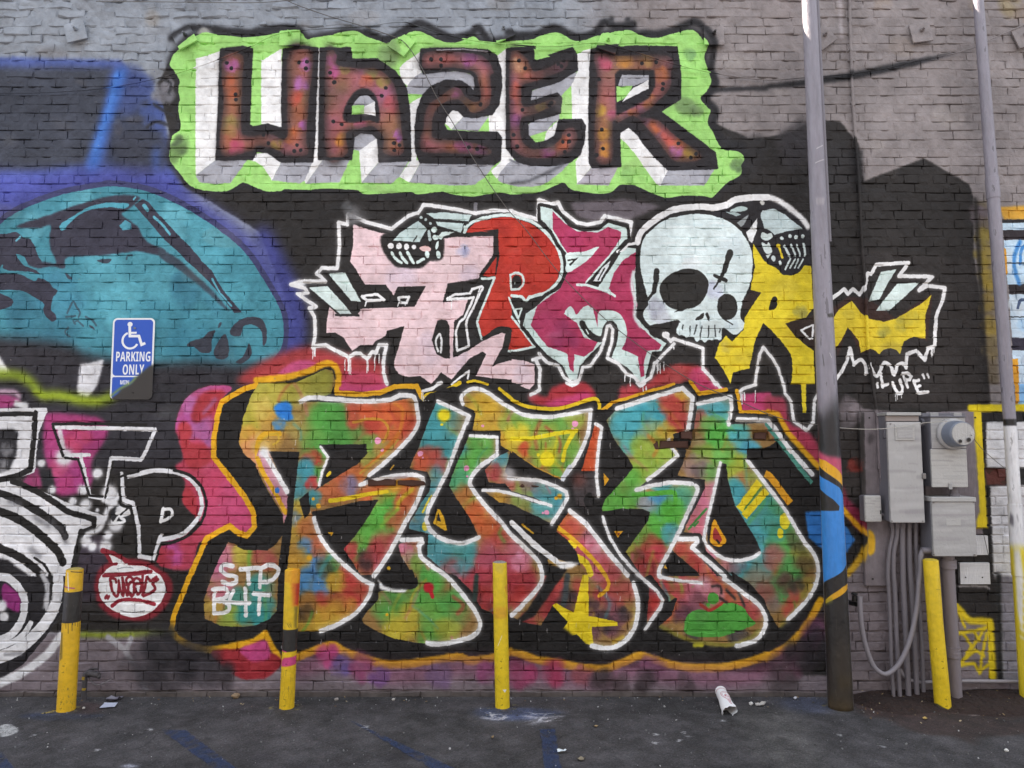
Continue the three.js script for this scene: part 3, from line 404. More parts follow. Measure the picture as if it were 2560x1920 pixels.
line('@12 700,-20 695,78 900,92 1080,72 1200,22 1390,18 1440,130', 40, Y); line('@12 1440,128 1480,92 1620,70 1760,-10', 32, '#d8b81f'); curve('@11 1830,1640 1900,1635 2000,1659', 20, '#d8b81f');
curve('@11 0,1625 250,1602 450,1550 600,1482 680,1502 712,1580 712,1659', 50, Y, { blur: 6 });
spray('@11 1560,1659 1600,1645', 22, WHT); line('@11 1690,1659 1840,1545 1830,1610', 18, WHT); curve('@12 1440,60 1520,40 1560,10 1600,-10', 26, WHT); drips('@12 1450,80 1470,110 1455,330 1440,500 1440,600', 16, 90, 7, '#dadada');
// drips of pinkish red under the contour
curve('@13 380,800 640,720 760,740 950,800 1150,850 1400,840 1740,790 2060,790 @23 0,760 200,830 400,850 600,880 800,890 1100,800 1300,840 1800,880 2100,850 2212,800 @33 100,780 300,640 440,420', 120, '#7d4a62', { blur: 90, alpha: 0.85 });
blots('@13 620,690,100,a83f70 720,780,90,5a4a80 900,800,110,8a4468 1080,860,90,6a4678 1600,840,110,6a5272 2000,830,100,86456a @23 100,850,120,9a3c62 350,830,110,a03a5a 600,870,90,8a4a52 1200,800,110,80506a @33 150,750,140,7a3c58 380,480,110,6a3a58', 0.75);
blots('@23 800,920,110,3a3033 1150,920,110,3a3034 950,950,90,403538 1500,930,80,4d4045 @33 300,700,160,352f33 420,600,130,2c292d 100,900,160,4a4245', 0.7);
shape('@03 1830,650 2212,640 @13 190,690 215,770 100,875 20,890 @03 2100,890 1950,810', '#962a32', { blur: 8 }); shape('@03 2070,640 2212,570 @13 90,560 120,700 0,740 @03 2140,720', '#b8447a', { blur: 12 });
const L = {
  R: '@11 20,1655 350,1645 600,1530 660,1545 685,1640 @12 645,85 390,150 900,168 1190,152 1350,118 1398,210 1402,330 1332,460 1180,620 970,790 900,872 1200,802 1420,790 1452,860 1430,930 1290,1200 1140,1490 1010,1659 @13 900,0 @12 900,1645 760,1430 880,1280 950,1180 1060,1000 900,1010 560,1090 480,1100 490,1160 560,1330 700,1500 890,1659 @13 1010,80 960,200 850,330 700,420 540,480 360,480 340,200 @12 262,1659 300,1350 330,1000 350,800 372,590 110,580 272,920 270,1100 240,1225 230,1130 100,920 0,720 @02 2212,690 2100,600 2065,500 2100,300 2170,100',
  lobe: '@02 1970,1365 1900,1500 1830,1659 @03 1760,200 1770,370 1900,430 2100,440 2212,425 @13 120,370 180,300 190,0 @12 200,1500 235,1300 180,1375 100,1440 0,1435 @02 2212,1440 2100,1430',
  U: '@12 1560,150 1842,280 1650,760 1490,1080 1475,1180 1520,1270 1620,1335 1760,1370 1922,1320 1850,1160 1740,1000 1668,880 1690,800 1840,450 2082,460 2080,612 1950,700 1850,820 1860,910 2000,1070 2212,1290 @22 0,1310 130,1430 230,1540 265,1659 @23 240,80 120,220 0,335 @13 2050,330 1950,280 1860,130 1730,0 @12 1660,1640 1480,1500 1490,1300 1320,1250 1330,1200 1480,930 1512,830 1480,760 1320,730 1400,560 1480,350',
  foot: '@12 1235,1390 1430,1340 1400,1400 1420,1480 1640,1659 @13 1650,0 1760,130 1870,270 1930,400 1900,500 1750,560 1580,590 1450,582 1200,540 1000,450 920,370 1050,210 1080,130 1370,110 1390,0 @12 1360,1659 1250,1480',
  C: '@12 1790,185 1775,120 1830,60 1900,40 2000,70 2212,208 @22 100,270 300,290 500,270 690,228 640,450 560,650 440,825 200,722 0,590 @12 2160,560 2110,530 2112,410 1870,402 1900,250',
  C2: '@12 2070,640 2150,600 2200,580 2150,760 2212,830 @22 200,830 350,870 480,940 490,980 350,1210 0,1040 @12 2212,1040 2100,1020 2000,950 1960,910 2212,930 2150,860 2010,850 1980,740',
  leg: '@22 500,1090 640,1210 860,1490 1000,1650 @23 1030,60 1080,200 1085,340 1045,480 960,570 850,620 690,605 620,480 350,250 250,430 90,400 0,350 130,220 250,80 280,0 @22 340,1659 300,1520 350,1500 590,1570 560,1480 380,1270 400,1230',
  K: '@22 900,222 1460,40 1562,120 1530,400 1390,432 1432,580 1440,632 1170,832 1080,912 1400,852 1600,880 1612,940 1440,1280 1280,1590 1272,1659 @23 1285,5 1640,60 1500,130 1300,260 1160,460 1190,100 1100,0 @22 1100,1630 985,1452 1090,1300 1180,1180 1190,1110 1130,1080 950,1075 772,1102 790,1010 960,832 1050,722 1000,630 910,520 860,430 815,310',
  O: '@22 1600,172 1882,112 1900,200 1872,350 2212,335 @32 40,330 120,480 -40,560 @22 2030,662 2212,882 @32 150,1092 300,1342 420,1492 440,1659 @33 420,60 330,220 170,380 90,450 0,290 @23 2180,200 2050,60 1900,-40 @22 1900,1659 1680,1442 1655,1330 1620,1290 1480,1280 1500,1230 1660,900 1670,830 1430,790 1470,700 1500,600 1560,400',
  foot2: '@22 1440,1342 1602,1340 1610,1370 1560,1420 1800,1659 @23 1990,130 2130,240 2190,350 2190,470 2100,570 1940,610 1700,600 1450,522 1280,430 1380,340 1430,200 1300,100 1250,-60 @22 1620,1640 1430,1480 1380,1430',
};
for (const k in L) poly(L[k], '#8a6a3c', { smooth: k === 'foot' });
const BL = {
  R: '@11 500,1640,150,8a8a34 300,1659,150,9a9438 600,1600,80,6f6d28 @12 100,120,200,a09a38 350,60,150,989236 560,60,120,85822e 60,400,200,b98c3a 0,300,150,ab8c38 120,480,120,a8833a 420,330,160,8f7f40 650,260,160,4a8040 600,430,220,4b943b 800,430,180,4a8a3a 900,250,130,a84830 1050,230,160,c05029 1250,250,150,c05c2a 1330,400,120,b0422c 1000,380,100,a03828 1150,480,120,b85c2e 1000,540,100,5a8536 900,680,120,888438 820,780,120,ae5c2e 1100,600,110,98783c 700,850,140,a85534 800,880,90,756680 600,950,100,a85c34 1000,930,150,c05c2b 1250,860,140,c0652c 1200,930,100,c09a2b 1100,1030,120,4b943a 1050,1180,160,52a33b 900,1350,150,519436 1280,1050,100,b0522e 1200,1150,90,a05632 1100,1400,140,943738 800,1430,80,a03036 1000,1560,130,8f3334 480,650,90,a03828 560,780,90,4b8a3c 400,800,130,3a8894 360,960,90,4a8890 480,860,60,b03836 500,980,70,388089 380,1100,90,b0922e 330,1250,110,a8882e 330,1150,60,6a7a80 480,1250,120,a86536 440,1420,90,467ca8 540,1560,120,4a78a8 330,1500,120,ae832c 560,1400,100,a05436 700,1560,100,4b7840 800,1620,90,a03c2c @13 450,80,120,467ca8 560,100,90,4b84b8 700,60,100,b08c2c 600,250,120,a03c2e 850,150,140,a8322e 750,300,130,b0802c 480,400,150,b08c2a 400,250,120,90652e 620,380,110,b8952c @02 2150,350,100,b0a436 2140,480,120,c8963a 2190,600,110,cc8a5a 2130,250,90,a8a038',
  lobe: '@12 60,1500,120,944640 @02 1950,1500,120,c0748a 2100,1480,100,a89c38 1880,1620,100,b86684 @03 1900,120,120,b06674 2050,250,130,3b7a6b 1850,300,90,a08438 2000,400,120,849438 2150,350,100,2d847f @13 60,300,130,2d7a7a 60,100,120,3a847f',
  U: '@12 1620,300,200,3b898f 1560,480,160,3b8890 1720,560,120,3b8b90 1500,640,110,a84338 1420,680,80,ad4d2e 1600,700,70,934d4b 1560,850,110,46848d 1450,1050,110,3b7a82 1400,1200,100,467a89 1550,1400,180,3b7f89 1750,1450,160,428b8b 1600,1560,150,46848b 1950,540,130,519b41 1830,700,130,52a143 1760,840,100,4b9a6b 1800,1000,100,a0652e 1950,1050,110,848936 1900,1120,110,b8562a 2050,1200,140,ba562a 2150,1320,120,a8432d 2100,1480,170,a84856 2050,1600,150,a03742 1700,1640,140,9a3c40 1800,1600,90,50848a @13 1900,100,140,983340 2000,250,130,a02e2e 2150,100,160,a0373e @23 100,60,150,98303a 100,220,120,a02c2c @22 80,1500,110,c06a80 60,1420,90,a04858',
  foot: '@12 1300,1410,70,c06680 1330,1500,70,a88476 1420,1560,90,6a8438 1500,1640,90,4b893c @13 1200,250,160,46893a 1500,150,160,4b943c 1700,300,160,468d3c 1500,420,170,568936 1300,400,140,a0922c 1250,500,140,a8992b 1650,500,120,899130',
  C: '@12 1950,200,170,c09e2d 2000,120,110,c09a2b 2150,400,130,c0932b 2000,350,100,b08f2b 2200,330,120,89933a @22 150,320,160,6a993c 400,330,150,5f993c 560,300,100,89993c 60,500,150,c8b428 110,560,60,b8462a 300,500,130,899936 250,620,110,7a9336 480,500,120,7a993a 500,650,110,6a993a 400,740,100,5a933a',
  C2: '@22 150,900,120,746666 300,950,140,3b8999 400,1050,120,3b8492 100,1000,100,74843c 250,1100,110,4b8989 @12 2100,650,90,46848d 2050,750,80,983c3c 2150,870,80,a05646 2100,980,80,b88a2c',
  leg: '@22 480,1170,110,b85632 560,1280,110,a8483a 700,1330,110,985c66 650,1450,120,a84353 750,1550,130,b05666 850,1620,100,a84648 450,1300,70,b04d2e @23 350,100,120,a03732 300,250,130,84292e 600,150,100,983d2e 800,150,110,933738 850,300,120,743d46 900,400,110,663e46 950,150,110,98463e 700,420,110,5a3a40 250,100,120,a02c2c 150,400,90,98303a 450,330,90,4a3034',
  K: '@22 1000,250,180,3b98a6 1200,230,160,3b98a6 1000,380,150,4399a2 1400,180,130,a84036 1450,320,110,a03733 1350,130,100,b04237 1480,80,70,c0932b 1200,430,120,75936a 1000,520,90,4b9993 1250,520,100,89933a 1330,400,80,a8892b 1150,640,160,8ca536 1300,620,110,89a538 1100,760,120,80a136 1200,730,100,84a13a 1000,900,160,54993a 850,1010,120,529939 1150,960,120,5a994b 1300,920,110,3b9391 1500,900,110,65935b 1450,1000,120,4b9374 1250,1060,120,4b89b8 1150,1040,80,939999 900,1060,90,549939 1380,1100,120,54a83a 1300,1180,140,52a83a 1200,1300,150,52a13a 1380,1300,100,469198 1100,1400,120,658936 1200,1420,120,a03d32 1150,1550,140,a03132 1280,1480,80,b83d46 1000,1480,90,898432 @23 1250,100,110,a02d36 1200,250,110,a82d2a',
  O: '@22 1700,220,130,46939c 1820,180,110,46939c 1620,300,80,985146 1700,380,100,659946 1900,370,110,469989 1800,470,120,54a843 1980,480,100,46999c 1750,550,120,54a543 2060,560,90,4693a8 1620,560,90,84744b 1650,630,110,7a993c 1850,620,120,66a146 1600,720,110,846b65 1700,780,90,65934b 1700,950,110,c07484 1650,1100,120,c06b84 1600,1220,100,bd6576 1950,720,110,93a532 1920,790,80,98a136 2000,850,100,986542 1900,920,100,3b9299 2000,1000,110,3b8992 2100,850,100,899343 2080,1200,150,3b8b93 2180,1050,130,468482 2190,1350,120,3b8991 2120,1530,130,46898f 1950,1600,120,3b848a 1700,1450,70,c06b82 1850,1560,80,a86666 @32 0,1050,100,3b897a 100,1100,110,46895b 150,1200,100,4b894d 100,1350,110,468446 200,1400,100,4b8942 50,1500,100,84564d 300,1500,110,747432 200,1600,110,468442 50,1250,110,3b897a @33 50,150,110,65564d 150,100,110,467a3e 250,150,90,984036 330,100,80,847432 200,280,90,983d2e @23 2100,60,120,6a6a5a 2180,150,100,7a4a40',
  foot2: '@23 1200,250,110,a82d2a 1380,280,110,b04d2e 1500,120,130,b03848 1600,200,120,a05c6b 1750,120,100,a0464b 1900,180,120,a04d38 2050,280,120,983e3e 1500,300,90,74384a 1750,400,90,302c2c 1950,520,90,302c2c 1600,470,90,302c2c @22 1500,1420,90,a84639 1580,1530,100,a03732 1700,1620,90,a04648',
};
const tmp = new THREE.Color(), vivid = (c) => { tmp.set('#' + c).offsetHSL(0, -0.02, 0.025); return tmp.getHexString(); };
for (const k in BL) within(L[k], k === 'foot', () => blots(BL[k].replace(/,([0-9a-f]{6})(?=\s|$)/g, (m, c) => ',' + vivid(c)), 0.92));
// dark mist from the black can and pale pink and cream passes
for (const [k, s2, op] of [['R', '@12 60,640,80,d9a8b0 20,520,80,d8b86a 150,90,110,bdb04a 60,200,100,c9b558 950,1500,90,3a2a2a 600,1600,70,3c4434 @13 420,330,80,4a3a28', 0.6], ['leg', '@23 480,200,90,2e2428 800,400,90,332a2e 950,330,70,33282c 450,420,80,241f20 700,250,60,4a3238 @22 700,1400,80,c88a98', 0.6], ['O', '@32 250,1350,90,4a4a30 330,1560,90,5a4a2c @33 150,60,90,5a4038 250,80,70,3c3a30 @22 1950,1560,80,6a5a60 1620,730,70,6a5a5a', 0.6], ['foot2', '@23 1600,250,90,7a4a54 1480,330,90,4a3038 1950,330,80,8a3034 1750,180,80,b88088 1650,80,70,c890a0', 0.6], ['K', '@23 1200,120,70,5a2428 1150,300,60,7a2a28 @22 1080,1500,70,6a3a2c 1200,1600,80,7a2a2c', 0.6], ['U', '@12 2000,1500,90,9a5060 1700,1620,70,6a6a70 @13 1900,200,80,5a2a30 2050,280,80,6a2428', 0.6]]) within(L[k], false, () => blots(s2, op));
// passes of a narrow can across the fills
{
  const cols = ['#b8a832', '#c0702e', '#56a03c', '#3f949c', '#b85a6c', '#a83a34', '#8fa83c', '#c99a2c'];
  for (const k in L) within(L[k], k === 'foot', () => { const P = pts(L[k]), xs = P.map((p) => p[0]), ys = P.map((p) => p[1]); for (let i = 0; i < (k === 'lobe' || k === 'C2' ? 5 : 16); i++) { const x = rr(Math.min(...xs), Math.max(...xs)), y = rr(Math.min(...ys), Math.max(...ys)), q = rr(0.7, 2.2), l = rr(0.08, 0.3), bend = rr(-0.06, 0.06); curve2([[x, y], [x + Math.cos(q) * l / 2 + bend, y - Math.sin(q) * l / 2], [x + Math.cos(q) * l, y - Math.sin(q) * l]], rr(10, 34), cols[Math.floor(rnd() * cols.length)], { blur: rr(6, 16), alpha: rr(0.3, 0.65) }); } });
}
// spots of clean colour
shape('@12 155,200 210,155 270,152 312,190 305,250 325,300 280,320 240,310 180,270', '#2b78c8', { blur: 12 }); blots('@12 200,345,60,3f7fb8', 0.7);
dot('@12 1625,270', 56, '#dcc91e', { blur: 16 }); dot('@12 1625,270', 44, '#e0cf20'); dot('@12 1607,350', 12, '#e0cf20'); dot('@13 1490,100', 44, '#b8222e', { blur: 8 }); line('@13 1505,130 1525,180', 30, '#b8222e'); dot('@22 310,640', 75, '#dccb20', { blur: 40 }); dot('@22 305,650', 62, '#e0cf22'); dot('@22 225,615', 15, '#e0cf22');
curve('@12 1200,170 1262,215 1265,300 1240,410 1150,530 1030,660 910,760', 32, '#c8742c', { blur: 6, alpha: 0.9 }); curve('@12 840,330 960,305 1060,305 1125,340 1142,410 1100,500', 22, '#b9892c', { alpha: 0.85 }); curve('@12 1230,480 1120,600 900,770', 16, '#a89a3a', { alpha: 0.6 });
curve('@12 200,430 130,425 50,450 10,540 20,640 60,760 130,880 200,1010 255,1110', 42, '#d9a728'); curve('@12 20,520 100,450 180,430 195,490 150,520', 16, '#c8a636', { alpha: 0.8 }); dot('@12 183,920', 22, '#2f6fb8', { ry: 26 });
poly('@12 0,640 20,560 100,640 272,930 268,1130 240,1215 228,1100 100,900', '#c98ba4', { alpha: 0.85 }); curve('@12 10,640 60,760 130,880 200,1010 255,1110', 36, '#d9a728'); dot('@12 183,920', 20, '#2f6fb8', { ry: 26 });
curve('@12 640,1010 800,985 950,955 1130,930', 32, '#dcc024'); curve('@12 1350,910 1280,970 1235,1020 1220,1080', 32, '#c0a32c', { blur: 10 }); curve('@12 1230,1080 1150,1150 1080,1230', 28, '#7fae3c', { blur: 10, alpha: 0.7 });
for (const [s, r] of [['@12 1055,490', 28], ['@12 1090,572', 14], ['@12 1420,600', 24], ['@12 1442,635', 8], ['@12 1818,728', 25], ['@12 1825,797', 12], ['@22 545,345', 28], ['@22 525,385', 12], ['@22 300,1112', 22], ['@22 266,1117', 10], ['@12 1960,362', 12]]) dot(s, r, '#dd94b4');
for (const [s, r] of [['@22 412,970', 24], ['@22 380,987', 15], ['@12 495,993', 14], ['@12 540,1055', 22], ['@13 1132,335', 12], ['@12 460,1500', 28]]) dot(s, r, '#d8a022', { blur: r > 22 ? 10 : 0 });
curve('@22 0,472 130,472 250,455 400,425 560,405', 32, '#dccb24'); curve('@22 540,410 500,480 460,560 440,660', 34, '#dccb24'); curve('@22 390,440 385,500 365,570', 28, '#c9c22c', { blur: 6, alpha: 0.8 });
 curve('@22 0,590 200,720 430,822', 18, '#b98f36');
curve('@22 400,1245 520,1335 640,1450 740,1560 810,1659', 34, '#d5a426'); line('@22 500,1370 540,1400', 40, '#dcc024'); curve('@22 565,1500 640,1550 680,1640', 52, '#dcc428'); 
curve('@22 1050,960 1200,950 1380,935 1415,970 1400,1060 1340,1120', 36, '#56a83a'); 
line('@22 2140,850 1965,1085', 66, '#dbc524', { cap: 'butt' }); line('@22 2200,920 2005,1145', 60, '#dbc524', { cap: 'butt' }); line('@22 2150,900 2010,1080', 14, '#55803a'); 

curve('@33 110,430 230,300 330,120', 30, '#84762c', { blur: 12, alpha: 0.8 }); curve('@23 1280,435 1450,520 1650,580 1900,590 2050,540 2140,470', 30, '#7d7430', { blur: 8 }); curve('@23 880,570 960,530', 30, '#b08f28', { blur: 8 }); line('@23 1580,600 1640,600', 34, '#a8a22c', { blur: 6 });
shape('@23 1490,430 1512,350 1600,290 1722,312 1780,252 1900,235 2000,272 2060,360 2102,412 1950,480 1800,522 1600,525 1502,490', '#4a943a'); dot('@23 1738,195', 48, '#4a943a'); dot('@23 1700,250', 16, '#4a943a'); curve('@23 1630,250 1700,295 1760,270 1820,230', 22, '#a0352c'); for (const s of ['1730,90 1800,90 1810,150', '1850,120 1930,200', '1800,190 1860,230', '1960,150 2010,260']) curve('@23 ' + s, 20, '#2c2726', { blur: 6 });
poly('@23 612,-10 660,-10 662,345 908,392 915,430 690,440 706,602 640,592 560,500 430,546 382,530 482,400 350,255 380,232 535,320', '#dcc420'); curve('@23 800,-20 838,60 820,120 755,172', 28, '#d8a426'); line('@23 480,0 450,240', 50, '#3c4244', { blur: 10 }); line('@13 1905,0 1890,200', 40, '#2c3a36', { blur: 6 });
poly('@22 300,1659 320,1560 480,1600 @23 380,80 200,340 90,400 0,420 130,300 240,120', INK, { blur: 6 }); poly('@23 0,420 200,440 380,400 640,590 690,620 0,640', '#1e1c1c', { blur: 14 });
// black counters and gaps
const N_ = [
  '@12 545,520 950,520 962,600 880,690 700,800 500,925 545,870 580,720 625,632', '@12 372,1000 452,930 470,1100 420,1165', '@12 110,580 372,590 345,850 325,1000 300,1250 210,1659 190,1659 235,1225 268,1120 272,930',
  '@12 1392,100 1440,150 1562,145 1480,350 1400,555 1322,732 1480,762 1512,832 1500,930 1430,1025 1330,1200 1320,1252 1490,1292 1480,1400 1470,1480 1672,1659 1640,1659 1420,1480 1400,1400 1440,1340 1240,1345 1230,1385 1250,1480 1362,1659 1020,1659 1140,1480 1290,1205 1385,1045 1450,880 1450,810 1400,790 1200,805 900,875 980,785 1180,620 1340,452 1412,320',
  '@12 1850,282 1892,245 1850,420 1690,800 1668,880 1740,1000 1850,1160 1912,1312 1760,1352 1600,1315 1500,1225 1480,1125 1500,1050 1650,760',
  '@12 1842,408 2112,402 2112,530 2082,625 1960,722 1885,830 1930,930 2000,1010 2090,1090 2212,1230 2212,1290 2000,1070 1862,910 1852,820 1930,710 2072,612 2080,460 1845,445',
  '@12 1560,140 1850,272 1892,232 1785,185 1780,100 1850,40 1700,20 1500,80 1440,142', '@12 1945,860 2212,930 2212,955 1955,910',
  '@22 0,585 200,722 430,830 560,655 640,450 700,222 890,214 815,310 860,430 910,520 1000,630 1050,722 960,832 800,1002 770,1102 950,1075 1130,1080 1190,1110 1180,1180 1090,1300 982,1450 1100,1640 1000,1640 860,1480 640,1210 490,1080 500,960 440,900 200,830 0,800',
  '@22 0,925 200,985 345,1050 200,1030 0,960', '@22 0,1050 340,1212 400,1232 382,1272 480,1352 560,1450 582,1545 500,1552 200,1402 0,1205', '@22 0,1240 180,1420 300,1502 340,1659 268,1659 230,1535 150,1440 0,1295',
  '@22 1440,602 1500,622 1470,700 1430,792 1662,832 1670,900 1500,1232 1480,1282 1620,1292 1652,1330 1640,1440 1842,1659 1770,1659 1560,1420 1602,1350 1440,1332 1380,1430 1430,1480 1600,1622 1622,1659 1290,1659 1302,1560 1440,1312 1600,950 1602,880 1400,850 1090,920 1180,832 1400,682',
  '@22 1570,112 1602,152 1572,400 1532,562 1430,560 1392,442 1532,412', '@22 1800,682 1852,690 1872,850 1930,1050 2022,1200 2100,1332 2152,1440 2100,1502 1950,1522 1800,1482 1692,1372 1682,1252 1732,1000', '@22 1900,100 1942,120 1962,252 2212,262 2212,300 2000,296 1942,330 1882,352 1912,200',
  '@22 2030,560 2212,560 2212,880 2030,662', '@32 -20,560 100,480 200,620 440,850 450,1659 420,1480 300,1330 150,1080 -20,868', '@13 870,-10 1040,-10 1060,60 1300,110 1370,100 1372,0 1350,-60 1020,80', '@23 1280,430 1150,460 1290,270 1320,200 1190,80 1130,20 1200,-10 1350,180 1360,260',
];
for (const s of N_) poly(s, INK);
poly('@22 520,880 600,780 700,760 740,1000 690,960 660,1000 700,1110 560,1040', '#433c3d', { blur: 14 }); curve('@22 670,960 640,1010 690,1090 760,1100', 44, INK);
dot('@22 580,830', 60, '#6a3a34', { blur: 50, alpha: 0.7 });
shape('@12 605,790 640,752 650,775 620,802', '#d8b82a'); poly('@12 622,1282 672,1280 650,1312', '#d5a026'); poly('@12 1568,1080 1590,1085 1620,1150 1652,1262 1630,1268 1530,1200 1550,1140', '#d5a422'); poly('@12 1575,1110 1600,1190 1560,1180', INK); dot('@12 1145,1590', 16, '#c9a022'); line('@12 1190,705 1160,738', 12, '#c99a36'); line('@12 1515,970 1440,1105', 16, '#d8c026'); dot('@12 1460,1230', 26, '#d8c630', { ry: 40 });
poly('@22 718,345 782,380 740,560 728,752 598,752 620,680 680,480', '#bb4d29'); poly('@22 790,768 840,822 796,880', '#d5981e'); poly('@22 880,1273 962,1270 915,1330', '#d5981e'); poly('@22 905,1285 938,1285 918,1308', '#7a3a2a'); shape('@22 1745,1172 1800,1260 1850,1340 1830,1392 1770,1402 1710,1350', '#d5981e'); shape('@22 1752,1240 1800,1310 1815,1345 1785,1368 1735,1330', '#9a3434'); line('@22 1770,1350 1790,1372', 18, INK); poly('@22 1310,1590 1325,1560 1345,1600', '#c9921e'); dot('@32 145,1185', 44, '#dfd02a', { ry: 70 }); dot('@32 108,1290', 26, '#dfd02a', { ry: 42 }); line('@22 90,1215 180,1290', 14, '#c99a26'); line('@22 1680,1080 1530,1250', 18, '#3f7f3c'); line('@22 1610,1195 1575,1228', 16, '#3f7f3c'); line('@22 2185,770 @32 20,800 110,920 195,1030', 56, '#cf921e', { cap: 'butt' });
// white lights
for (const [s, w] of [
  ['@12 380,155 440,128 520,118 900,150 1100,142 1180,130 1240,98', 36], ['@12 1240,98 1362,112 1390,210 1402,330 1340,450 1180,620 980,790', 34], ['@12 900,870 1100,815 1250,790 1380,785 1440,815', 34], ['@12 1440,815 1435,890 1380,1040 1290,1200 1140,1480 1018,1659', 38],
  ['@12 500,1160 520,1230 560,1330 640,1440 760,1560 880,1659 @13 920,30 1000,75', 34], ['@13 1005,75 960,200 850,330 700,420 560,475', 34], ['@12 1500,1260 1600,1335 1760,1378 1925,1328', 34], ['@12 2080,612 1930,720 1852,830 1872,910 2000,1070 2130,1210 @22 0,1310 130,1430 230,1540 262,1659 @23 235,90 110,230 0,340', 36],
  ['@12 1415,1390 1420,1480 1500,1560 1640,1659 @13 1760,130 1870,270 1935,400 1900,500 1750,562 1580,590 1480,580', 36], ['@12 1785,175 1775,110 1840,50 1900,38 2000,72 2120,160 @22 0,212 100,265 300,285 500,258 680,225', 32], ['@22 680,225 662,400 620,520 560,650 440,820', 34], ['@22 -30,815 200,832 350,872 470,935', 30],
  ['@23 1050,60 1085,200 1085,340 1042,480 952,580 822,628 690,605', 36], ['@22 785,1150 840,1310 940,1480 1100,1659', 26], ['@22 1075,915 1250,870 1400,852 1560,862', 32], ['@22 1590,880 1600,930 1500,1150 1400,1370 1280,1590 1275,1659 @23 1290,8', 34], ['@22 1800,682 1742,950 1672,1260 1670,1370 1800,1492 1950,1528 2070,1502 2140,1462', 28],
  ['@22 2035,665 2130,780 @32 0,890 150,1090 300,1340 405,1480 435,1600 @33 420,60 330,220 170,380', 32], ['@23 1830,20 1990,140 2130,250 2188,350 2182,460 2100,560 1940,605', 34],
]) sprayc(s, w, WHT);
for (const [s, w] of [
  ['@12 60,585 112,660 270,930', 38], ['@12 560,545 622,632 572,760 545,880', 22], ['@12 1570,150 1842,275 1820,335', 32], ['@12 1825,300 1650,760 1490,1080 1470,1170 1500,1260', 34], ['@12 1850,447 2082,460 2082,610', 24], ['@12 1255,1348 1430,1340 1440,1372 1400,1395', 34], ['@12 1960,918 2100,922 2212,948 @22 200,1010 340,1052', 24], ['@22 470,935 482,985 345,1208', 32],
  ['@22 500,1095 640,1210 860,1490 1000,1650', 38], ['@23 1080,-20 1250,130 1302,210 1282,270 1150,460', 28], ['@22 905,212 1250,105 1472,35 1562,120 1545,250 1520,425', 36], ['@22 1362,485 1395,560 1432,622 1170,832', 30], ['@23 1285,5 1450,42 1640,62', 26], ['@22 725,345 775,375 742,600 730,800 750,970', 28], ['@22 1605,172 1890,110 1898,220 1875,350', 32], ['@22 1950,305 2212,315', 34], ['@32 0,318 60,385 200,580 380,780', 40], ['@22 1440,1340 1600,1340 1600,1370 1555,1412 1840,1659', 34],
]) spray(s, w, WHT);
line('@32 -20,330 40,420 180,600 300,760 380,860', 34, '#4f8f80', { cap: 'butt' }); line('@32 0,318 60,385 200,580', 38, WHT);
poly('@22 200,1385 330,1490 420,1530 585,1545 520,1590 420,1600', WHT, { blur: 6 }); line('@22 0,1200 200,1395 380,1530', 44, WHT); poly('@13 1050,20 1100,80 1180,115 1310,118 1280,150 1160,140 1070,110', WHT, { blur: 6 }); line('@22 440,820 500,720', 40, '#cfd3da'); dot('@12 70,590', 44, WHT, { blur: 24 }); curve('@12 990,870 1200,820 1300,800', 20, '#b8a8aa', { blur: 8 });
shape('@12 1900,1400 2000,1440 2212,1480 2212,1620 1950,1600', '#b04a5e', { blur: 40, alpha: 0.5 }); blots('@22 60,1540,70,c87a90 60,1480,30,d08aa6', 0.8); dot('@12 2180,780', 60, '#d5d2d4', { blur: 40, alpha: 0.8 });
// little marks and splashes of white
for (let i = 0; i < 150; i++) { const x = rr(700, 1700), y = rr(1010, 1640), l = rr(3, 16); draw([onWall('F', x * 0.8641, y * 0.8641)].map((p) => [p.x, p.y]), {}, (g, P, k) => { g.strokeStyle = '#d2cfd0'; g.globalAlpha = rr(0.3, 0.8); g.lineWidth = rr(1, 2.2); g.beginPath(); g.moveTo(...P[0]); g.lineTo(P[0][0] + rr(-2, 2), P[0][1] + l); g.stroke(); }); }
// tag in the lower left lobe
for (const s of ['@02 2010,1572 1932,1562 1910,1610 1960,1650 2012,1659 @03 2042,20 2030,60 1970,72 1920,52', '@02 2075,1602 2212,1590 @12 30,1590', '@02 2140,1600 @03 2150,70', '@12 40,1610 @13 32,100', '@12 45,1592 120,1562 190,1600 172,1659 @13 130,40 45,55']) curve(s, 34, WHT);
for (const s of ['1850,110 1850,320', '1835,115 1945,112 1952,180 1862,212 1962,232 1982,285 1940,315 1845,322', '2015,130 1990,222 2155,232', '2118,112 2125,342']) curve('@03 ' + s, 32, WHT); line('@03 2190,152 @13 120,165', 32, WHT); line('@13 32,160 25,330', 32, WHT);
// ---- lower left: white swirling letter, outlined T and P, round red tag
shape('@02 385,300 450,250 640,262 850,290 930,380 900,500 800,650 760,860 680,940 500,960 460,820 380,600', '#a33c74', { blur: 24 }); blots('@02 650,450,120,bc4468 700,800,110,a03c78 500,700,90,b84a74 560,860,70,b03e74 300,830,90,a84074', 0.8);
poly('@02 340,760 440,720 480,920 370,900', '#26262a', { blur: 16 });
shape('@02 -80,100 60,90 180,150 80,205 -80,205', '#a8447c', { blur: 18 }); curve('@02 0,60 120,70 170,110', 36, '#c9a8bc', { blur: 20 }); line('@02 140,170 220,190', 50, '#d8d8da', { blur: 10 });
poly('@02 620,1320 900,1300 1000,1659 @03 800,200 720,250 @02 640,1600', '#4f3f58', { blur: 50, alpha: 0.4 });
const SW = '#dadadd';
poly('@02 -80,212 340,205 400,205 410,240 330,430 300,760 140,822 560,1015 900,1138 880,1200 760,1300 690,1390 640,1590 @03 570,60 540,300 400,520 200,720 0,760 -80,760', SW);
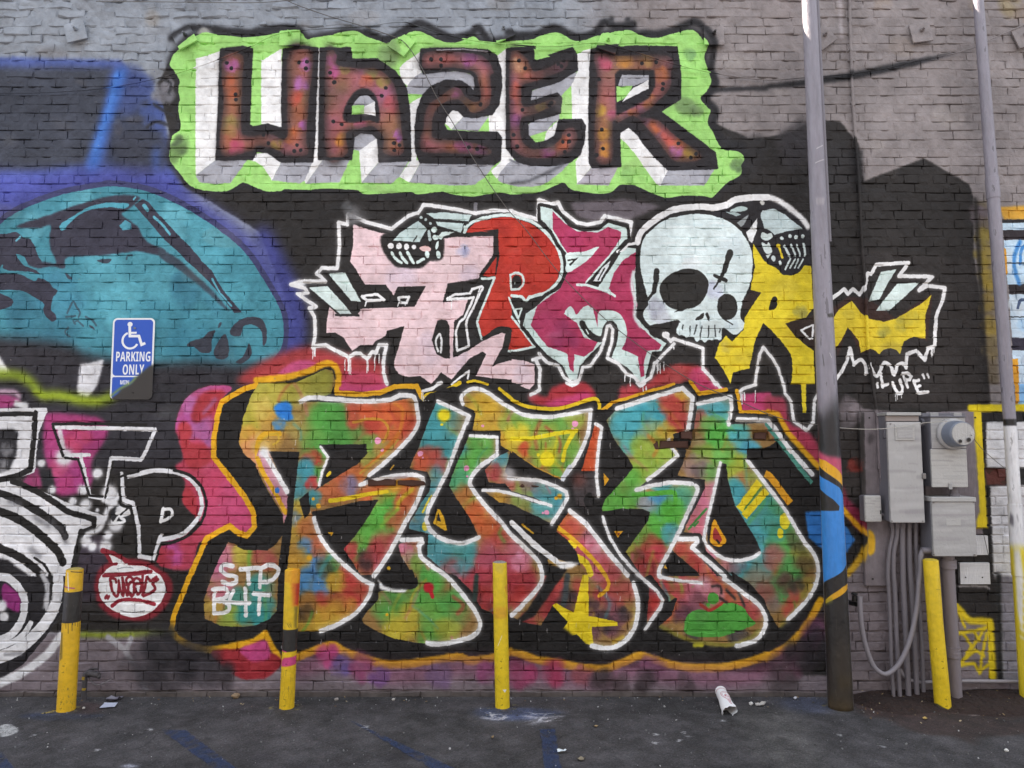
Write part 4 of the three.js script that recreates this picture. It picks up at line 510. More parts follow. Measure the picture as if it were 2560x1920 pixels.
poly('@03 -80,0 600,0 540,300 400,520 200,760 -80,960', '#242226'); 
poly('@02 -80,395 120,388 152,420 140,620 80,740 -80,790', '#2c2b2f', { blur: 12 });
blots('@02 60,560,60,8f8e92 20,700,50,8f8e92', 0.5);
line('@02 -80,262 300,258', 34, INK); curve('@02 305,250 288,500 262,740', 46, INK); curve('@02 262,735 130,800 -60,835', 44, INK);
for (const [s, w] of [['110,840 300,920 450,1010 600,1110 720,1140 815,1170', 46], ['815,1170 800,1240 700,1285', 42], ['700,1280 665,1450 635,1600', 52], ['-60,930 120,985 260,1060 420,1160 520,1240 560,1320', 56], ['-60,1085 120,1150 280,1250 420,1370 500,1450 540,1540', 64], ['-60,1400 120,1470 260,1560 360,1650', 62], ['430,1659 400,1580 300,1500', 20]]) curve('@02 ' + s, w, INK);
for (const s of ['430,1180 540,1280 560,1370', '300,1150 420,1230', '260,1420 350,1490', '80,1010 180,1040']) curve('@02 ' + s, 36, '#56555a', { blur: 26, alpha: 0.7 });
poly('@02 -80,1500 60,1520 200,1620 260,1659 -80,1659', '#242226', { blur: 8 });
shape('@03 30,70 110,110 170,180 165,310 60,270 10,180', '#8f2f74', { blur: 8 }); curve('@03 -60,10 60,20 150,90 205,190 205,310 160,430 90,510 -40,570', 62, SW); curve('@03 262,410 220,480 130,560 -40,630', 44, SW); dot('@03 10,260', 50, SW, { blur: 12 }); dot('@03 30,355', 40, SW, { blur: 10 });
curve('@03 500,-40 500,110 470,260 400,390 290,520 130,650 -60,720', 90, SW); curve('@03 360,-20 400,60 410,140 395,280', 44, '#b9b9bd', { blur: 8 }); curve('@03 520,520 440,640 330,740 200,830 60,900 -60,945', 66, SW, { blur: 4 }); line('@03 40,680 180,672', 26, '#8f8e92', { blur: 8 }); line('@03 440,0 440,200', 20, INK, { blur: 4 });
for (const [s, r] of [['@02 555,632', 78], ['@02 355,685', 34], ['@02 842,772', 46], ['@02 715,912', 46], ['@02 945,940', 70], ['@02 450,912', 34], ['@02 630,1012', 34], ['@02 740,1045', 52], ['@02 840,1090', 16], ['@02 930,1305', 40], ['@02 912,1405', 56], ['@02 795,1405', 40], ['@02 1000,1215', 64], ['@02 740,1360', 50]]) { dot(s, r, SW, { blur: r * 0.5, alpha: 0.9 }); dot(s, r * 0.8, SW, { alpha: r < 50 ? 1 : 0.75, blur: r < 50 ? 4 : 10 }); }
curve('@02 1020,960 1000,1000 940,1020 890,1000', 36, SW, { blur: 8 }); curve('@02 1000,1030 930,1080 905,1160 850,1260 750,1300', 40, SW, { blur: 10 });
dot('@02 1040,1130', 84, '#2a2a2d'); dot('@02 1060,1090', 62, SW, { blur: 10 }); curve('@02 1060,1070 1030,1130 985,1200', 20, WHT); curve('@02 1005,1120 1080,1090 1120,1120 1040,1150 1080,1180 1050,1200 990,1200', 20, WHT); line('@02 1100,1080 1040,1130', 14, INK);
line('@02 470,372 1342,392 1232,640 1218,655 960,640 905,990 775,968 700,640', 32, SW); line('@02 560,620 770,612', 30, SW); line('@02 510,390 545,560', 40, '#cfc6cc', { blur: 8 }); line('@02 975,640 910,980', 22, SW); line('@02 455,347 640,342 1000,345 1260,352', 24, INK); line('@02 458,370 545,620', 24, INK); line('@02 560,640 675,652 770,965 885,975', 20, INK); line('@02 978,672 908,985', 18, INK);
curve('@02 1110,802 1300,752 1450,752 1600,795 1690,870 1740,1000 1735,1100 1680,1200 1560,1305 1390,1345', 34, SW); line('@02 1388,1310 1330,1510 1205,1490 1195,1240 1150,1032 1068,1000 1045,775', 32, SW); curve('@02 1040,800 1200,755', 14, INK); curve('@02 1500,745 1640,790 1740,890 1780,1020 1760,1140 1700,1240 1560,1345 1400,1385', 24, INK); line('@02 1025,780 1040,1040 1130,1070 1165,1260 1180,1480', 24, INK); line('@02 1385,1390 1345,1525', 18, INK);
curve('@02 1412,1085 1470,1082 1488,1120 1450,1165 1395,1185', 24, WHT); line('@02 1408,1078 1390,1185', 30, WHT);
// round tag
curve('@cu 150,1000 230,620 480,430 930,360 1300,420 1600,600 1830,800 1870,1080 1700,1400 1350,1650 900,1660 500,1560 250,1330', 64, '#7e2630', { closed: true, blur: 14 });
shape('@cu 158,980 210,700 430,470 700,400 1000,385 1350,460 1640,640 1790,950 1720,1250 1500,1520 1200,1660 900,1680 480,1500 230,1250', WHT); poly('@cu 370,110 850,360 640,430 490,370', WHT);
for (const [s, w] of [['250,60 560,150 930,370', 84], ['260,80 370,190 470,390', 70], ['460,400 590,385', 46], ['890,385 1250,400 1500,500 1640,600', 60], ['300,665 850,640 1200,600 1440,580', 74]]) curve('@cu ' + s, w * 0.42, '#842430');
for (const s of ['580,850 560,760 450,750 460,900 510,1090 590,1180 640,1080 650,800', '650,800 680,1000 760,1160 745,740', '745,740 800,1000 870,1150 880,900', '840,900 850,760 940,710 1000,800 900,880 880,1050 970,1170 1020,1050 1010,800', '1010,850 1060,740 1160,760 1180,870 1050,890 1040,1000 1120,1130 1190,1000 1240,650', '1240,650 1230,1150 1330,750', '1340,700 1530,960 1450,1080 1260,1170', '1480,770 1580,700', '1520,810 1610,760', '330,1220 360,1160', '390,1230 410,1180']) curve('@cu ' + s, 22, '#842430');
curve('@cu 490,1410 650,1300 850,1260 1100,1265 1530,1370', 28, '#8f2432'); curve('@cu 600,510 800,470 1000,490', 6, '#8f8f94'); curve('@cu 700,1540 1000,1570 1300,1540', 7, '#77777c');
curve('@03 700,500 900,510 1150,500 1480,490', 36, '#6f7a2c', { blur: 26 }); line('@03 700,505 1150,510', 20, '#8a9630', { blur: 12 });
line('@03 930,530 1080,640 1140,760', 44, '#a9a6ab', { blur: 8 }); line('@03 1140,745 1200,860 1270,985', 36, '#8a878c', { blur: 12 }); line('@03 1130,540 1095,640', 42, '#a9a6ab', { blur: 8 });
blots('@03 1250,750,200,343136 1500,800,220,2f2c30 1700,750,200,2c292e 1400,600,160,2c2a2e 1000,900,160,6a6166 1900,850,120,3b3539', 0.7);
// ---- far right: black pillar edge, yellow and pale blue letters of the next piece
poly('@31 1790,80 1890,80 2000,1659 1900,1659', '#6d6150', { blur: 20 }); blots('@31 1860,400,90,8a7a3a 1880,560,80,9a8638 1900,750,90,a08a3a 1910,950,90,8f7a3e 1930,1150,90,957f3c 1930,1350,90,77694a 1830,200,80,6f646a', 0.9);
line('@31 1790,60 1830,700 1880,1500 1890,1659', 34, '#1f1c1b', { blur: 24 });
poly('@31 2000,130 2400,110 2400,235 2040,240', '#d39f38', { blur: 10 }); poly('@31 2020,240 2400,235 2400,275 2030,270', '#26262a'); poly('@31 2025,268 2400,265 2400,330 2030,330', '#bfd6e6'); poly('@31 2030,330 2400,325 2400,415 2040,412', '#2c2529'); poly('@31 2040,415 2400,415 2400,800 2070,800', '#b9d2e4'); poly('@31 2075,800 2400,790 2400,885 2085,882', '#2c272b'); poly('@31 2085,885 2400,885 2400,1265 2105,1262', '#c0d3e2'); poly('@31 2105,1262 2400,1262 2400,1372 2110,1368', '#2e2a38'); poly('@31 2110,1370 2400,1370 2400,1659 2130,1659', '#bcd0e0');
blots('@31 2080,600,80,d5e2ea 2150,980,80,cfdce6 2200,1150,60,9fc0da', 0.7); curve('@31 2180,430 2130,560 2140,700 2175,790', 34, '#4585c4', { blur: 6 }); curve('@31 2300,430 2200,480 2180,620', 26, '#4585c4'); line('@31 2060,612 2400,615', 9, '#26262a'); line('@31 2085,1078 2400,1080', 9, '#26262a'); curve('@31 2160,1000 2180,940 2240,930', 24, '#4a5a78'); poly('@31 2035,490 2055,490 2070,720 2050,700', '#d6982a'); poly('@31 2110,1440 2160,1440 2170,1659 2120,1659', '#d6982a');
poly('@32 2130,0 2165,0 2175,170 2140,170', '#d6982a'); poly('@32 2170,0 2400,0 2400,180 2170,175', '#7fb0dc'); poly('@32 1760,240 2400,240 2400,1659 1890,1659', '#232122'); line('@32 1750,208 2400,205', 56, '#d9c31c', { blur: 8 });
poly('@32 1885,330 2400,325 2400,725 1890,725', '#d3d3d6', { blur: 5 }); poly('@32 1920,885 2400,870 2400,1659 @33 2400,900 2030,900 1985,0 @32 1950,1659', '#d6d5d8', { blur: 5 }); poly('@33 1985,0 2400,0 2400,900 2040,900', '#86828a', { blur: 8 }); line('@33 1990,0 2030,880', 30, '#b9b6bc', { blur: 14 });
poly('@32 1885,730 2060,730 2060,875 1890,870', '#5c322c', { blur: 6 }); poly('@32 1600,1480 1900,1480 1950,1659 @33 1980,60 1980,880 1620,880 1600,0 @32 1500,1600', '#2a2727', { blur: 14 });
poly('@33 1610,240 1740,390 1920,390 1960,890 1620,890', '#7a7074', { blur: 10 }); line('@33 1990,0 2010,900', 46, '#1b1b1b', { blur: 20 }); line('@33 1620,250 1740,385 1925,395 1945,880', 54, '#d1b71d', { blur: 12 }); for (const s of ['1620,500 1800,470 1900,440', '1690,500 1760,600 1680,760', '1870,460 1780,600 1650,780', '1890,500 1850,700 1830,840', '1660,770 1780,755 1830,830 1900,770 1930,760', '1720,700 1790,640 1870,690', '1640,280 1700,440', '1780,480 1830,560']) line('@33 ' + s, 24, '#d1b71d', { blur: 4 }); line('@33 1920,400 1935,870', 40, '#d8c01e');
line('@33 1640,85 1890,90 1910,110', 16, '#a9a6aa', { blur: 6 });
// blue wedge and black bricks round the big pole
poly('@32 320,1105 460,1100 500,1450 350,1330', '#2c6db4', { blur: 6 }); poly('@32 640,1180 755,1345 680,1460 600,1440', '#2c6db4', { blur: 8 });
poly('@32 615,230 815,240 830,1200 840,1270 720,1130 640,1060 630,600', '#2f2b2a', { blur: 14 }); blots('@32 700,200,90,6a6266 690,330,80,5c5558 760,230,60,7d7478', 0.8); shape('@32 650,880 700,1000 830,1140 840,1290 760,1240 650,1080', '#862c44', { blur: 22 }); line('@32 835,1290 700,1140 650,1075', 38, Y, { blur: 8 }); line('@32 690,1640 790,1520 845,1400', 40, '#b99322', { blur: 18 }); blots('@32 750,700,60,7a2f28 720,720,40,6f2a24', 0.9);
// coats on the boards behind the meters, and the bare course at the foot
poly('@32 815,245 1052,245 1060,1659 @33 1040,90 850,90', '#787074'); shape('@32 850,430 880,430 900,480 850,520', '#4a4547', { blur: 20 }); shape('@32 850,1265 890,1280 908,1350 905,1440 870,1475 845,1440', '#d5a624', { blur: 4 }); poly('@32 1345,240 1770,240 1790,1240 1345,1240', '#7b7378'); poly('@32 1755,238 1842,238 1898,1245 1782,1245 1785,1150 1810,1100', '#d8bf1c', { blur: 4 });
poly('@03 -300,1000 2212,995 @23 2212,1000 2900,1010 2900,1200 @03 -300,1200', '#4e4845', { blur: 14, alpha: 0.85 });
// upper right corner: yellow-grey patina under the coping
blots('@30 2100,30,120,8f8268 1800,20,90,8a7d72 2200,120,90,86786e 1000,10,90,8a7d74 620,60,60,938a88', 0.7);
line('@30 620,0 635,320', 34, '#b5aeb2', { blur: 16, alpha: 0.7 });
// weathering: patches where the coat is thin, smears of mortar, scuffs
for (let i = 0; i < 90; i++) { const x = rr(-4.3, 4.3), y = rr(0.1, 5.2), up = y > 3.9 || x > 2.6; draw([[x, y]], { reach: 0.3, blur: rr(10, 40), alpha: up ? rr(0.12, 0.4) : rr(0.05, 0.16) }, (g, P, k) => { g.fillStyle = ['#6d6664', '#a39c98', '#8a7d6c', '#55504f'][i % 4]; g.beginPath(); g.ellipse(P[0][0], P[0][1], rr(0.03, 0.16) * k, rr(0.015, 0.07) * k, rr(-0.3, 0.3), 0, 7); g.fill(); }); }
for (let i = 0; i < 900; i++) { const x = rr(-4.4, 4.4), y = rr(0.05, 5.3), n = noise(x * 1.1, y * 1.1, 6.6); if (n < -0.05) continue; draw([[x, y]], { reach: 0.05, alpha: rr(0.15, 0.6) }, (g, P, k) => { g.fillStyle = g.strokeStyle = ['#8d8784', '#b9b4ae', '#4a4440', '#6f665e', '#1f1d1d'][Math.floor(rnd() * 5)]; const [a, b] = P[0]; if (rnd() < 0.45) { g.lineWidth = rr(0.6, 1.6); g.beginPath(); g.moveTo(a, b); g.quadraticCurveTo(a + rr(-8, 8), b + rr(-4, 4), a + rr(-16, 16), b + rr(-3, 3)); g.stroke(); } else { g.beginPath(); const q = rr(0, 6); for (let t = 0; t < 6; t++) { const e = rr(0.6, 2.6); g.lineTo(a + Math.cos(q + t) * e * 1.5, b + Math.sin(q + t) * e); } g.fill(); } }); }
// chips, scuffs and roller marks over everything
for (const s of sheets) {
  const d = s.g.getImageData(0, 0, N, N), a = d.data, src = new Uint8ClampedArray(a), M = lump.image.data;
  for (let j = 0; j < N; j++) for (let i = 0; i < N; i++) {
    const k = (j * N + i) * 4, X = i + (s.x0 > -1 ? 1777 : 0);
    const n1 = M[(((j * 3) & 511) * 512 + ((X * 3) & 511)) * 4] / 255 - 0.5, n2 = M[((((j * 5) >> 3) & 511) * 512 + ((X >> 1) & 511)) * 4] / 255 - 0.5, n3 = M[(((j + 211) & 511) * 512 + (((X >> 3) + 97) & 511)) * 4] / 255 - 0.5;
    const f = 1 + 0.10 * n1 + 0.13 * n2 + 0.06 * n3, fl = 5 * n1 + 5 * n2;
    const chip = 0;
    const ex = Math.round(1.6 * n1 + 2 * (M[(((j * 7) & 511) * 512 + ((X * 6 + 77) & 511)) * 4] / 255 - 0.5)), ey = Math.round(2.2 * (M[(((j * 3 + 190) & 511) * 512 + ((X * 3 + 301) & 511)) * 4] / 255 - 0.5)), kk = (Math.min(N - 1, Math.max(0, j + ey)) * N + Math.min(N - 1, Math.max(0, i + ex))) * 4;
    for (let c = 0; c < 3; c++) { let v = src[kk + c] * f + fl; if (chip) v = v * 0.55 + 62 * 0.45; a[k + c] = v < 0 ? 0 : v > 255 ? 255 : v; }
  }
  s.g.putImageData(d, 0, 0);
  s.tex = new THREE.CanvasTexture(s.cv); s.tex.colorSpace = THREE.SRGBColorSpace; s.tex.anisotropy = 8;
  s.mat = new THREE.MeshPhysicalMaterial({ map: s.tex, roughness: 0.62, specularIntensity: 0.5, bumpMap: again(lump, PW / 0.5, WH / 0.5), bumpScale: 0.006 });
  s.tex.flipY = true;
}
const paintAt = (x) => sheets[x < 0 ? 0 : 1];
// gives a geometry in wall metres the paint that was sprayed on it from the front
function painted(g, ox = 0, oy = 0, sh) {
  if (g.index) g = g.toNonIndexed();
  const p = g.attributes.position, s = sh || paintAt(p.getX(0) + ox), uv = new Float32Array(p.count * 2);
  for (let i = 0; i < p.count; i++) { uv[i * 2] = (p.getX(i) + ox - s.x0) / PW; uv[i * 2 + 1] = (p.getY(i) + oy) / WH; }
  g.setAttribute('uv', new THREE.BufferAttribute(uv, 2)); return g;
}
// ---------------------------------------------------------------- the building: a core, mortar and bricks
const H = 5.33, COURSE = 0.0677, OFF = 4.683 - 69.5 * COURSE;
const building = thing('brick_building', 'brick building wall covered in bright graffiti lettering, skulls and a teal disc', 'building');
mesh('wall_core', box(-16, 9, 0.0, H, -8, -0.045, 0.002), std('#77706f', 0.9), building);
mesh('wall_face', box(-16, -WX, 0, H - 0.002, -0.045, -0.003, 0.002), std(BG.blue, 0.8), building);
mesh('wall_face', box(WX, 9, 0, H - 0.002, -0.045, -0.003, 0.002), std(BG.mauve, 0.8), building);
const brickMat = std('#4a3128', 0.9, { bumpMap: again(lump, 3), bumpScale: 0.006 });
// bricks that lost their face, and joints washed out deep
const bare = ['@12 1115,880', '@12 1350,880', '@12 2045,1380', '@22 1070,555', '@22 170,880', '@22 615,870', '@22 1465,480', '@22 1480,550', '@22 2090,470', '@32 1960,770', '@32 1970,840', '@32 745,700', '@12 1030,1310'].map((s) => { const [x, y] = pts(s)[0]; return { x, y }; });
const washed = [['@22 1850,480', 0.55, 0.19], ['@12 1250,880', 0.35, 0.05], ['@22 1440,520', 0.2, 0.12]].map(([s, rx, ry]) => { const [x, y] = pts(s)[0]; return { x, y, rx, ry }; });
const washedAt = (x, y) => Math.max(0, ...washed.map((w) => 1 - Math.hypot((x - w.x) / w.rx, (y - w.y) / w.ry)));
const wave = (x, j) => 0.005 * noise(x * 0.8, j * 0.37, 9.5) + 0.0035 * noise(x * 2.7, j * 0.9, 4.4);
function brickGeo(x0, x1, y0, y1, z, rough, row) {
  const c = rr(0.0022, 0.0048) * (1 + rough), d = c * 0.9, j = () => rr(-0.0022, 0.0022) * (1 + 2.2 * rough), tx = rr(-0.0016, 0.0016) * (1 + 2 * rough), ty = rr(-0.0016, 0.0012) * (1 + 2 * rough);
  const Q = (x, y, zz) => [x, y, zz], P = [];
  const xm = (x0 + x1) / 2 + rr(-0.02, 0.02);
  const o = [[x0 + j(), y0 + j()], [xm, y0 + j()], [x1 + j(), y0 + j()], [x1 + j(), y1 + j()], [xm, y1 + j()], [x0 + j(), y1 + j()]];
  for (const p of o) p[1] = Math.max(0.0008, p[1] + wave(p[0], row));
  const cx = (x0 + x1) / 2, cy = (o[0][1] + o[3][1]) / 2, f = o.map(([x, y]) => [x + Math.sign(cx - x) * (Math.abs(x - cx) > 0.03 ? c * rr(0.6, 1.5) : 0), y + Math.sign(cy - y) * c * rr(0.6, 1.5)]);
  const fz = f.map(([x, y]) => z + tx * ((x - cx) / 0.1) + ty * ((y - cy) / 0.03) + rr(-0.0007, 0.0007) * (1 + rough * 2));
  const A = f.map((p, i) => Q(p[0], p[1], fz[i])), M = o.map((p) => Q(p[0], p[1], z - d)), K2 = o.map((p) => Q(p[0], p[1], -0.042));
  const tri = (a, b, e) => P.push(...a, ...b, ...e);
  tri(A[0], A[1], A[4]); tri(A[0], A[4], A[5]); tri(A[1], A[2], A[3]); tri(A[1], A[3], A[4]);
  for (let i = 0; i < 6; i++) { const n = (i + 1) % 6; tri(M[i], M[n], A[n]); tri(M[i], A[n], A[i]); tri(K2[i], K2[n], M[n]); tri(K2[i], M[n], M[i]); }
  const g = new THREE.BufferGeometry(); g.setAttribute('position', new THREE.Float32BufferAttribute(P, 3)); g.computeVertexNormals(); return g;
}
{
  const list = [];
  for (let j = 0; j < 80; j++) {
    const y = OFF + j * COURSE; if (y + COURSE > H + 0.01) break;
    const header = j % 7 === 6, step = header ? 0.1065 : 0.213, gy0 = rr(0.002, 0.0045) + (y < 2.3 ? 0.0012 : 0), gy1 = rr(0.002, 0.0045) + (y < 2.3 ? 0.0012 : 0), drift = rr(-0.02, 0.02);
    let x = -WX + 0.004; let first = true;
    while (x < WX - 0.03) {
      let w = step + rr(-0.004, 0.004); if (first) { w = header ? step * 0.75 : (j % 2 ? step * 0.5 : step) + drift; first = false; }
      if (!header && rnd() < 0.02) w *= 0.55;
      const x1 = Math.min(x + w, WX - 0.004), cx = (x + x1) / 2, cy = y + COURSE / 2;
      const rough = Math.max(0, Math.min(1, (cy - 4.45 + 0.25 * noise(cx * 1.3, cy)) * 2.2)) * (cx < -1.2 ? 1.5 : 0.5) + (cy < 1.2 ? 0.25 : 0) + washedAt(cx, cy) * 0.5;
      const ws = Math.max(0, washedAt(cx, cy)) > 0.05 ? 0.0035 : 0; list.push({ x0: x + ws + rr(0.0012, 0.004), x1: x1 - ws - rr(0.0012, 0.004), y0: Math.max(0.001, y + ws + gy0 + rr(-0.0012, 0.0012)), y1: y + COURSE - ws - gy1 + rr(-0.0012, 0.0012), cx, cy, row: j, rough, z: rr(-0.002, 0.0015) * (1 + 2 * rough) });
      x = x1;
    }
  }
  for (const b of bare) { const k = list.reduce((m, q) => (Math.hypot(q.cx - b.x, (q.cy - b.y) * 2) < Math.hypot(m.cx - b.x, (m.cy - b.y) * 2) ? q : m), list[0]); k.bare = true; k.z = -rr(0.012, 0.028); k.rough = 1; }
  // how large each shows in the photograph
  const area = (b) => (b.x1 - b.x0) * (b.y1 - b.y0) / Math.pow(Math.hypot(b.cx, b.cy - CAM.y, CAM.z), 2);
  const open = list.filter((b) => b.cy > 0.03 && Math.abs(b.cx) < 3.3), single = new Set([...list.filter((b) => b.bare), ...open.filter((b) => !b.bare).sort((a, b) => area(b) - area(a)).slice(0, 286)]);
  const rest = [[], []];
  for (const b of list) {
    const s = paintAt(b.cx), g = brickGeo(b.x0, b.x1, b.y0, b.y1, b.z, b.rough, b.row);
    painted(g, 0, 0, s);
    if (single.has(b)) { const m = mesh('brick', g, b.bare ? brickMat : s.mat, building); if (b.bare) m.userData.label = 'bare brown brick with its face broken off'; } else rest[sheets.indexOf(s)].push(g);
  }
  rest.forEach((gs, i) => { const m = mesh('bricks', mergeGeometries(gs), sheets[i].mat, building); m.userData.kind = 'stuff'; });
  // mortar, deeper here, flush there
  for (const s of sheets) {
    const xa = s === sheets[0] ? -WX : 0, xb = s === sheets[0] ? 0 : WX, nx = 240, ny = 158;
    const p = [], uv = [], ix = [];
    for (let j = 0; j <= ny; j++) for (let i = 0; i <= nx; i++) {
      const x = xa + (i / nx) * (xb - xa), y = Math.min(H - 0.003, Math.max(0.0, OFF + (j / 2) * COURSE)); const n = noise(x * 6, y * 14.77, 3.1) + 0.7 * noise(x * 19, y * 14.77, 8.2), w = washedAt(x, y);
      const low = Math.max(0, Math.min(1, (2.6 - y) / 0.8)), d = Math.min(0.038, 0.0028 + 0.004 * low + 0.03 * Math.max(-0.05, n) + 0.04 * Math.min(1, w * 2));
      p.push(x, y, -d); uv.push((x - s.x0) / PW, y / WH);
    }
    for (let j = 0; j < ny; j++) for (let i = 0; i < nx; i++) { const a = j * (nx + 1) + i, b = a + nx + 1; ix.push(a, a + 1, b, b, a + 1, b + 1); }
    const g = new THREE.BufferGeometry(); g.setAttribute('position', new THREE.Float32BufferAttribute(p, 3)); g.setAttribute('uv', new THREE.Float32BufferAttribute(uv, 2)); g.setIndex(ix); g.computeVertexNormals();
    mesh('mortar', g, s.mat, building);
  }
}
// the low building across the car park, behind the camera: its sunlit front throws warm light back on this wall
{
  const o = thing('opposite_building', 'low plastered building across the car park', 'building', V(0, 0, 16)), pl = std('#9a948b', 0.9);
  mesh('wall', box(-26, 26, 0, 8.4, 0, 8, 0.02), pl, o); mesh('parapet', box(-26.1, 26.1, 8.4, 8.7, -0.08, 8, 0.02), std('#8f8577', 0.9), o);
  for (let i = -5; i <= 5; i++) { mesh('window', box(i * 4.4 - 0.9, i * 4.4 + 0.9, 2.6, 4.2, -0.03, 0.0, 0.01), std('#23282c', 0.15), o); }
}
// ---------------------------------------------------------------- ground
const far = again(lump, 260);
mesh('ground', new THREE.PlaneGeometry(600, 600).rotateX(-Math.PI / 2).translate(0, 0, 0), std('#5a585c', 0.95, { bumpMap: far, bumpScale: 0.004 })).userData.kind = 'structure';
{
  const GX = 5.2, Z0 = -0.02, Z1 = 3.2, w = 2048, h = 1024, cv = document.createElement('canvas'); cv.width = w; cv.height = h; const g = cv.getContext('2d');
  g.fillStyle = '#3a383a'; g.fillRect(0, 0, w, h);
  const to = (t, x, y) => { const p = onGround(t, x, y); return [((p.x + GX) / (2 * GX)) * w, ((p.z - Z0) / (Z1 - Z0)) * h]; };
  const blob = (s, color, blur, alpha = 1) => { let t = '03'; const P = []; for (const q of s.split(' ')) { if (q[0] === '@') { t = q.slice(1); continue; } P.push(to(t, ...q.split(',').map(Number))); } g.save(); g.globalAlpha = alpha; g.filter = blur ? `blur(${blur}px)` : 'none'; g.fillStyle = color; trace(g, P, true, true); g.fill(); g.restore(); };
  const streak = (s, wd, color, blur, alpha) => { let t = '03'; const P = []; for (const q of s.split(' ')) { if (q[0] === '@') { t = q.slice(1); continue; } P.push(to(t, ...q.split(',').map(Number))); } g.save(); g.globalAlpha = alpha; if (blur) g.filter = `blur(${blur}px)`; g.lineWidth = wd; g.strokeStyle = color; g.lineCap = 'round'; trace(g, P, false, true); g.stroke(); g.restore(); };
  for (let i = 0; i < 60; i++) { g.save(); g.globalAlpha = 0.16; g.filter = 'blur(16px)'; g.fillStyle = i % 2 ? '#2c2b2c' : '#4f4d50'; g.beginPath(); g.ellipse(rr(0, w), rr(0, h), rr(30, 160), rr(12, 60), rr(-0.3, 0.3), 0, 7); g.fill(); g.restore(); }
  blob('@03 180,1215 350,1190 620,1195 900,1210 700,1240 400,1250', '#34426a', 6, 0.6); blob('@33 100,1080 300,1040 500,1080 560,1150 420,1200 200,1160', '#3d4458', 10, 0.7); blob('@13 1900,1160 2212,1140 @23 300,1160 420,1200 100,1250 @13 2000,1240', '#35456e', 8, 0.5);
  blob('@03 660,1100 820,1100 900,1150 760,1210 650,1190', '#3a2a2a', 6, 0.6); blob('@23 1900,1150 2212,1150 @33 300,1250 500,1659 @23 2212,1659 2000,1400', '#4a4746', 14, 0.6);
  blob('@33 1060,1250 1100,1200 1650,1180 2212,1160 2300,1350 1830,1400 1800,1470 1600,1390 1400,1380 1200,1330', '#2e2320', 5, 0.8); blob('@33 740,1000 1100,980 2300,1000 2300,1200 1500,1200 1000,1230 800,1180', '#36241f', 9, 0.85);
  for (let i = 0; i < 26; i++) streak(i % 2 ? `@23 ${rr(80, 300) | 0},${rr(1180, 1270) | 0} ${rr(200, 460) | 0},${rr(1190, 1280) | 0}` : `@13 ${rr(1940, 2150) | 0},${rr(1175, 1255) | 0} ${rr(2000, 2212) | 0},${rr(1185, 1250) | 0}`, rr(1, 4), '#b9b8bd', 0, rr(0.2, 0.6));
  streak('@23 120,1215 250,1230 420,1215', 9, '#a3a2a8', 3, 0.7); streak('@23 160,1290 260,1250', 9, '#9a99a0', 3, 0.6); streak('@13 1960,1230 2080,1245 2160,1225', 8, '#9a99a0', 2, 0.7); streak('@33 1760,1210 1900,1200 2150,1170', 7, '#8e8a88', 2, 0.5);
  blob('@03 0,1300 100,1290 160,1345 60,1390 0,1385', '#a3a3a3', 1, 0.9); blob('@03 1060,1640 1160,1630 1200,1659 1080,1659', '#a9abba', 3, 0.8);
  for (const s of ['@23 1245,1378', '@23 1517,1390', '@23 1480,1360', '@23 1440,1425', '@23 1830,1258', '@13 945,1308', '@03 845,1510', '@03 300,1383', '@33 620,1380', '@23 1225,1448', '@33 990,1477', '@13 1150,945', '@03 1300,1335']) { const [a, b] = s.split(' '), [x, y] = to(a.slice(1), ...b.split(',').map(Number)); g.fillStyle = '#98979a'; for (let k = 0; k < 7; k++) { g.globalAlpha = 0.6; g.beginPath(); g.ellipse(x + rr(-2.5, 2.5), y + rr(-5, 5), rr(0.8, 2), rr(1.5, 4.5), rr(0, 3), 0, 7); g.fill(); } }
  for (const [t, x, y] of [['03', 568, 1160], ['13', 265, 1140], ['13', 2130, 1135], ['33', 1515, 1145], ['33', 628, 1140]]) { const [cx, cy] = to(t, x, y); for (let k = 0; k < 40; k++) { const q = rr(0, 6.3), e = rr(10, 22); g.globalAlpha = rr(0.3, 0.8); g.fillStyle = ['#262426', '#57534c', '#6e673f', '#2e2a28'][k % 4]; g.beginPath(); g.ellipse(cx + Math.cos(q) * e, cy + Math.sin(q) * e * 1.6, rr(1, 4), rr(1, 5), q, 0, 7); g.fill(); } }
  for (const [x, y] of [[400, 1185], [440, 1180], [470, 1170], [380, 1192]]) { const [cx, cy] = to('03', x, y); g.globalAlpha = 0.8; g.fillStyle = '#a08a3a'; g.beginPath(); g.ellipse(cx, cy, 4, 2.5, 0.2, 0, 7); g.fill(); }
  for (let i = 0; i < 16; i++) { g.save(); g.globalAlpha = rr(0.25, 0.55); g.filter = `blur(${rr(3, 9)}px)`; g.fillStyle = '#242327'; g.beginPath(); g.ellipse(rr(150, 1900), rr(60, 420), rr(14, 60), rr(8, 34), rr(-0.4, 0.4), 0, 7); g.fill(); g.restore(); }
  for (let i = 0; i < 7; i++) { let x = rr(100, 1950), y = rr(20, 420), q = rr(-0.5, 0.5) + (i % 2 ? 1.4 : 0); g.globalAlpha = 0.75; g.strokeStyle = '#1c1b1e'; g.lineWidth = rr(1, 2.2); g.beginPath(); g.moveTo(x, y); for (let t = 0; t < 26; t++) { q += rr(-0.5, 0.5); x += Math.cos(q) * 9; y += Math.sin(q) * 9; g.lineTo(x, y); } g.stroke(); }
  g.globalAlpha = 1;
  const d = g.getImageData(0, 0, w, h), a = d.data, M = lump.image.data;
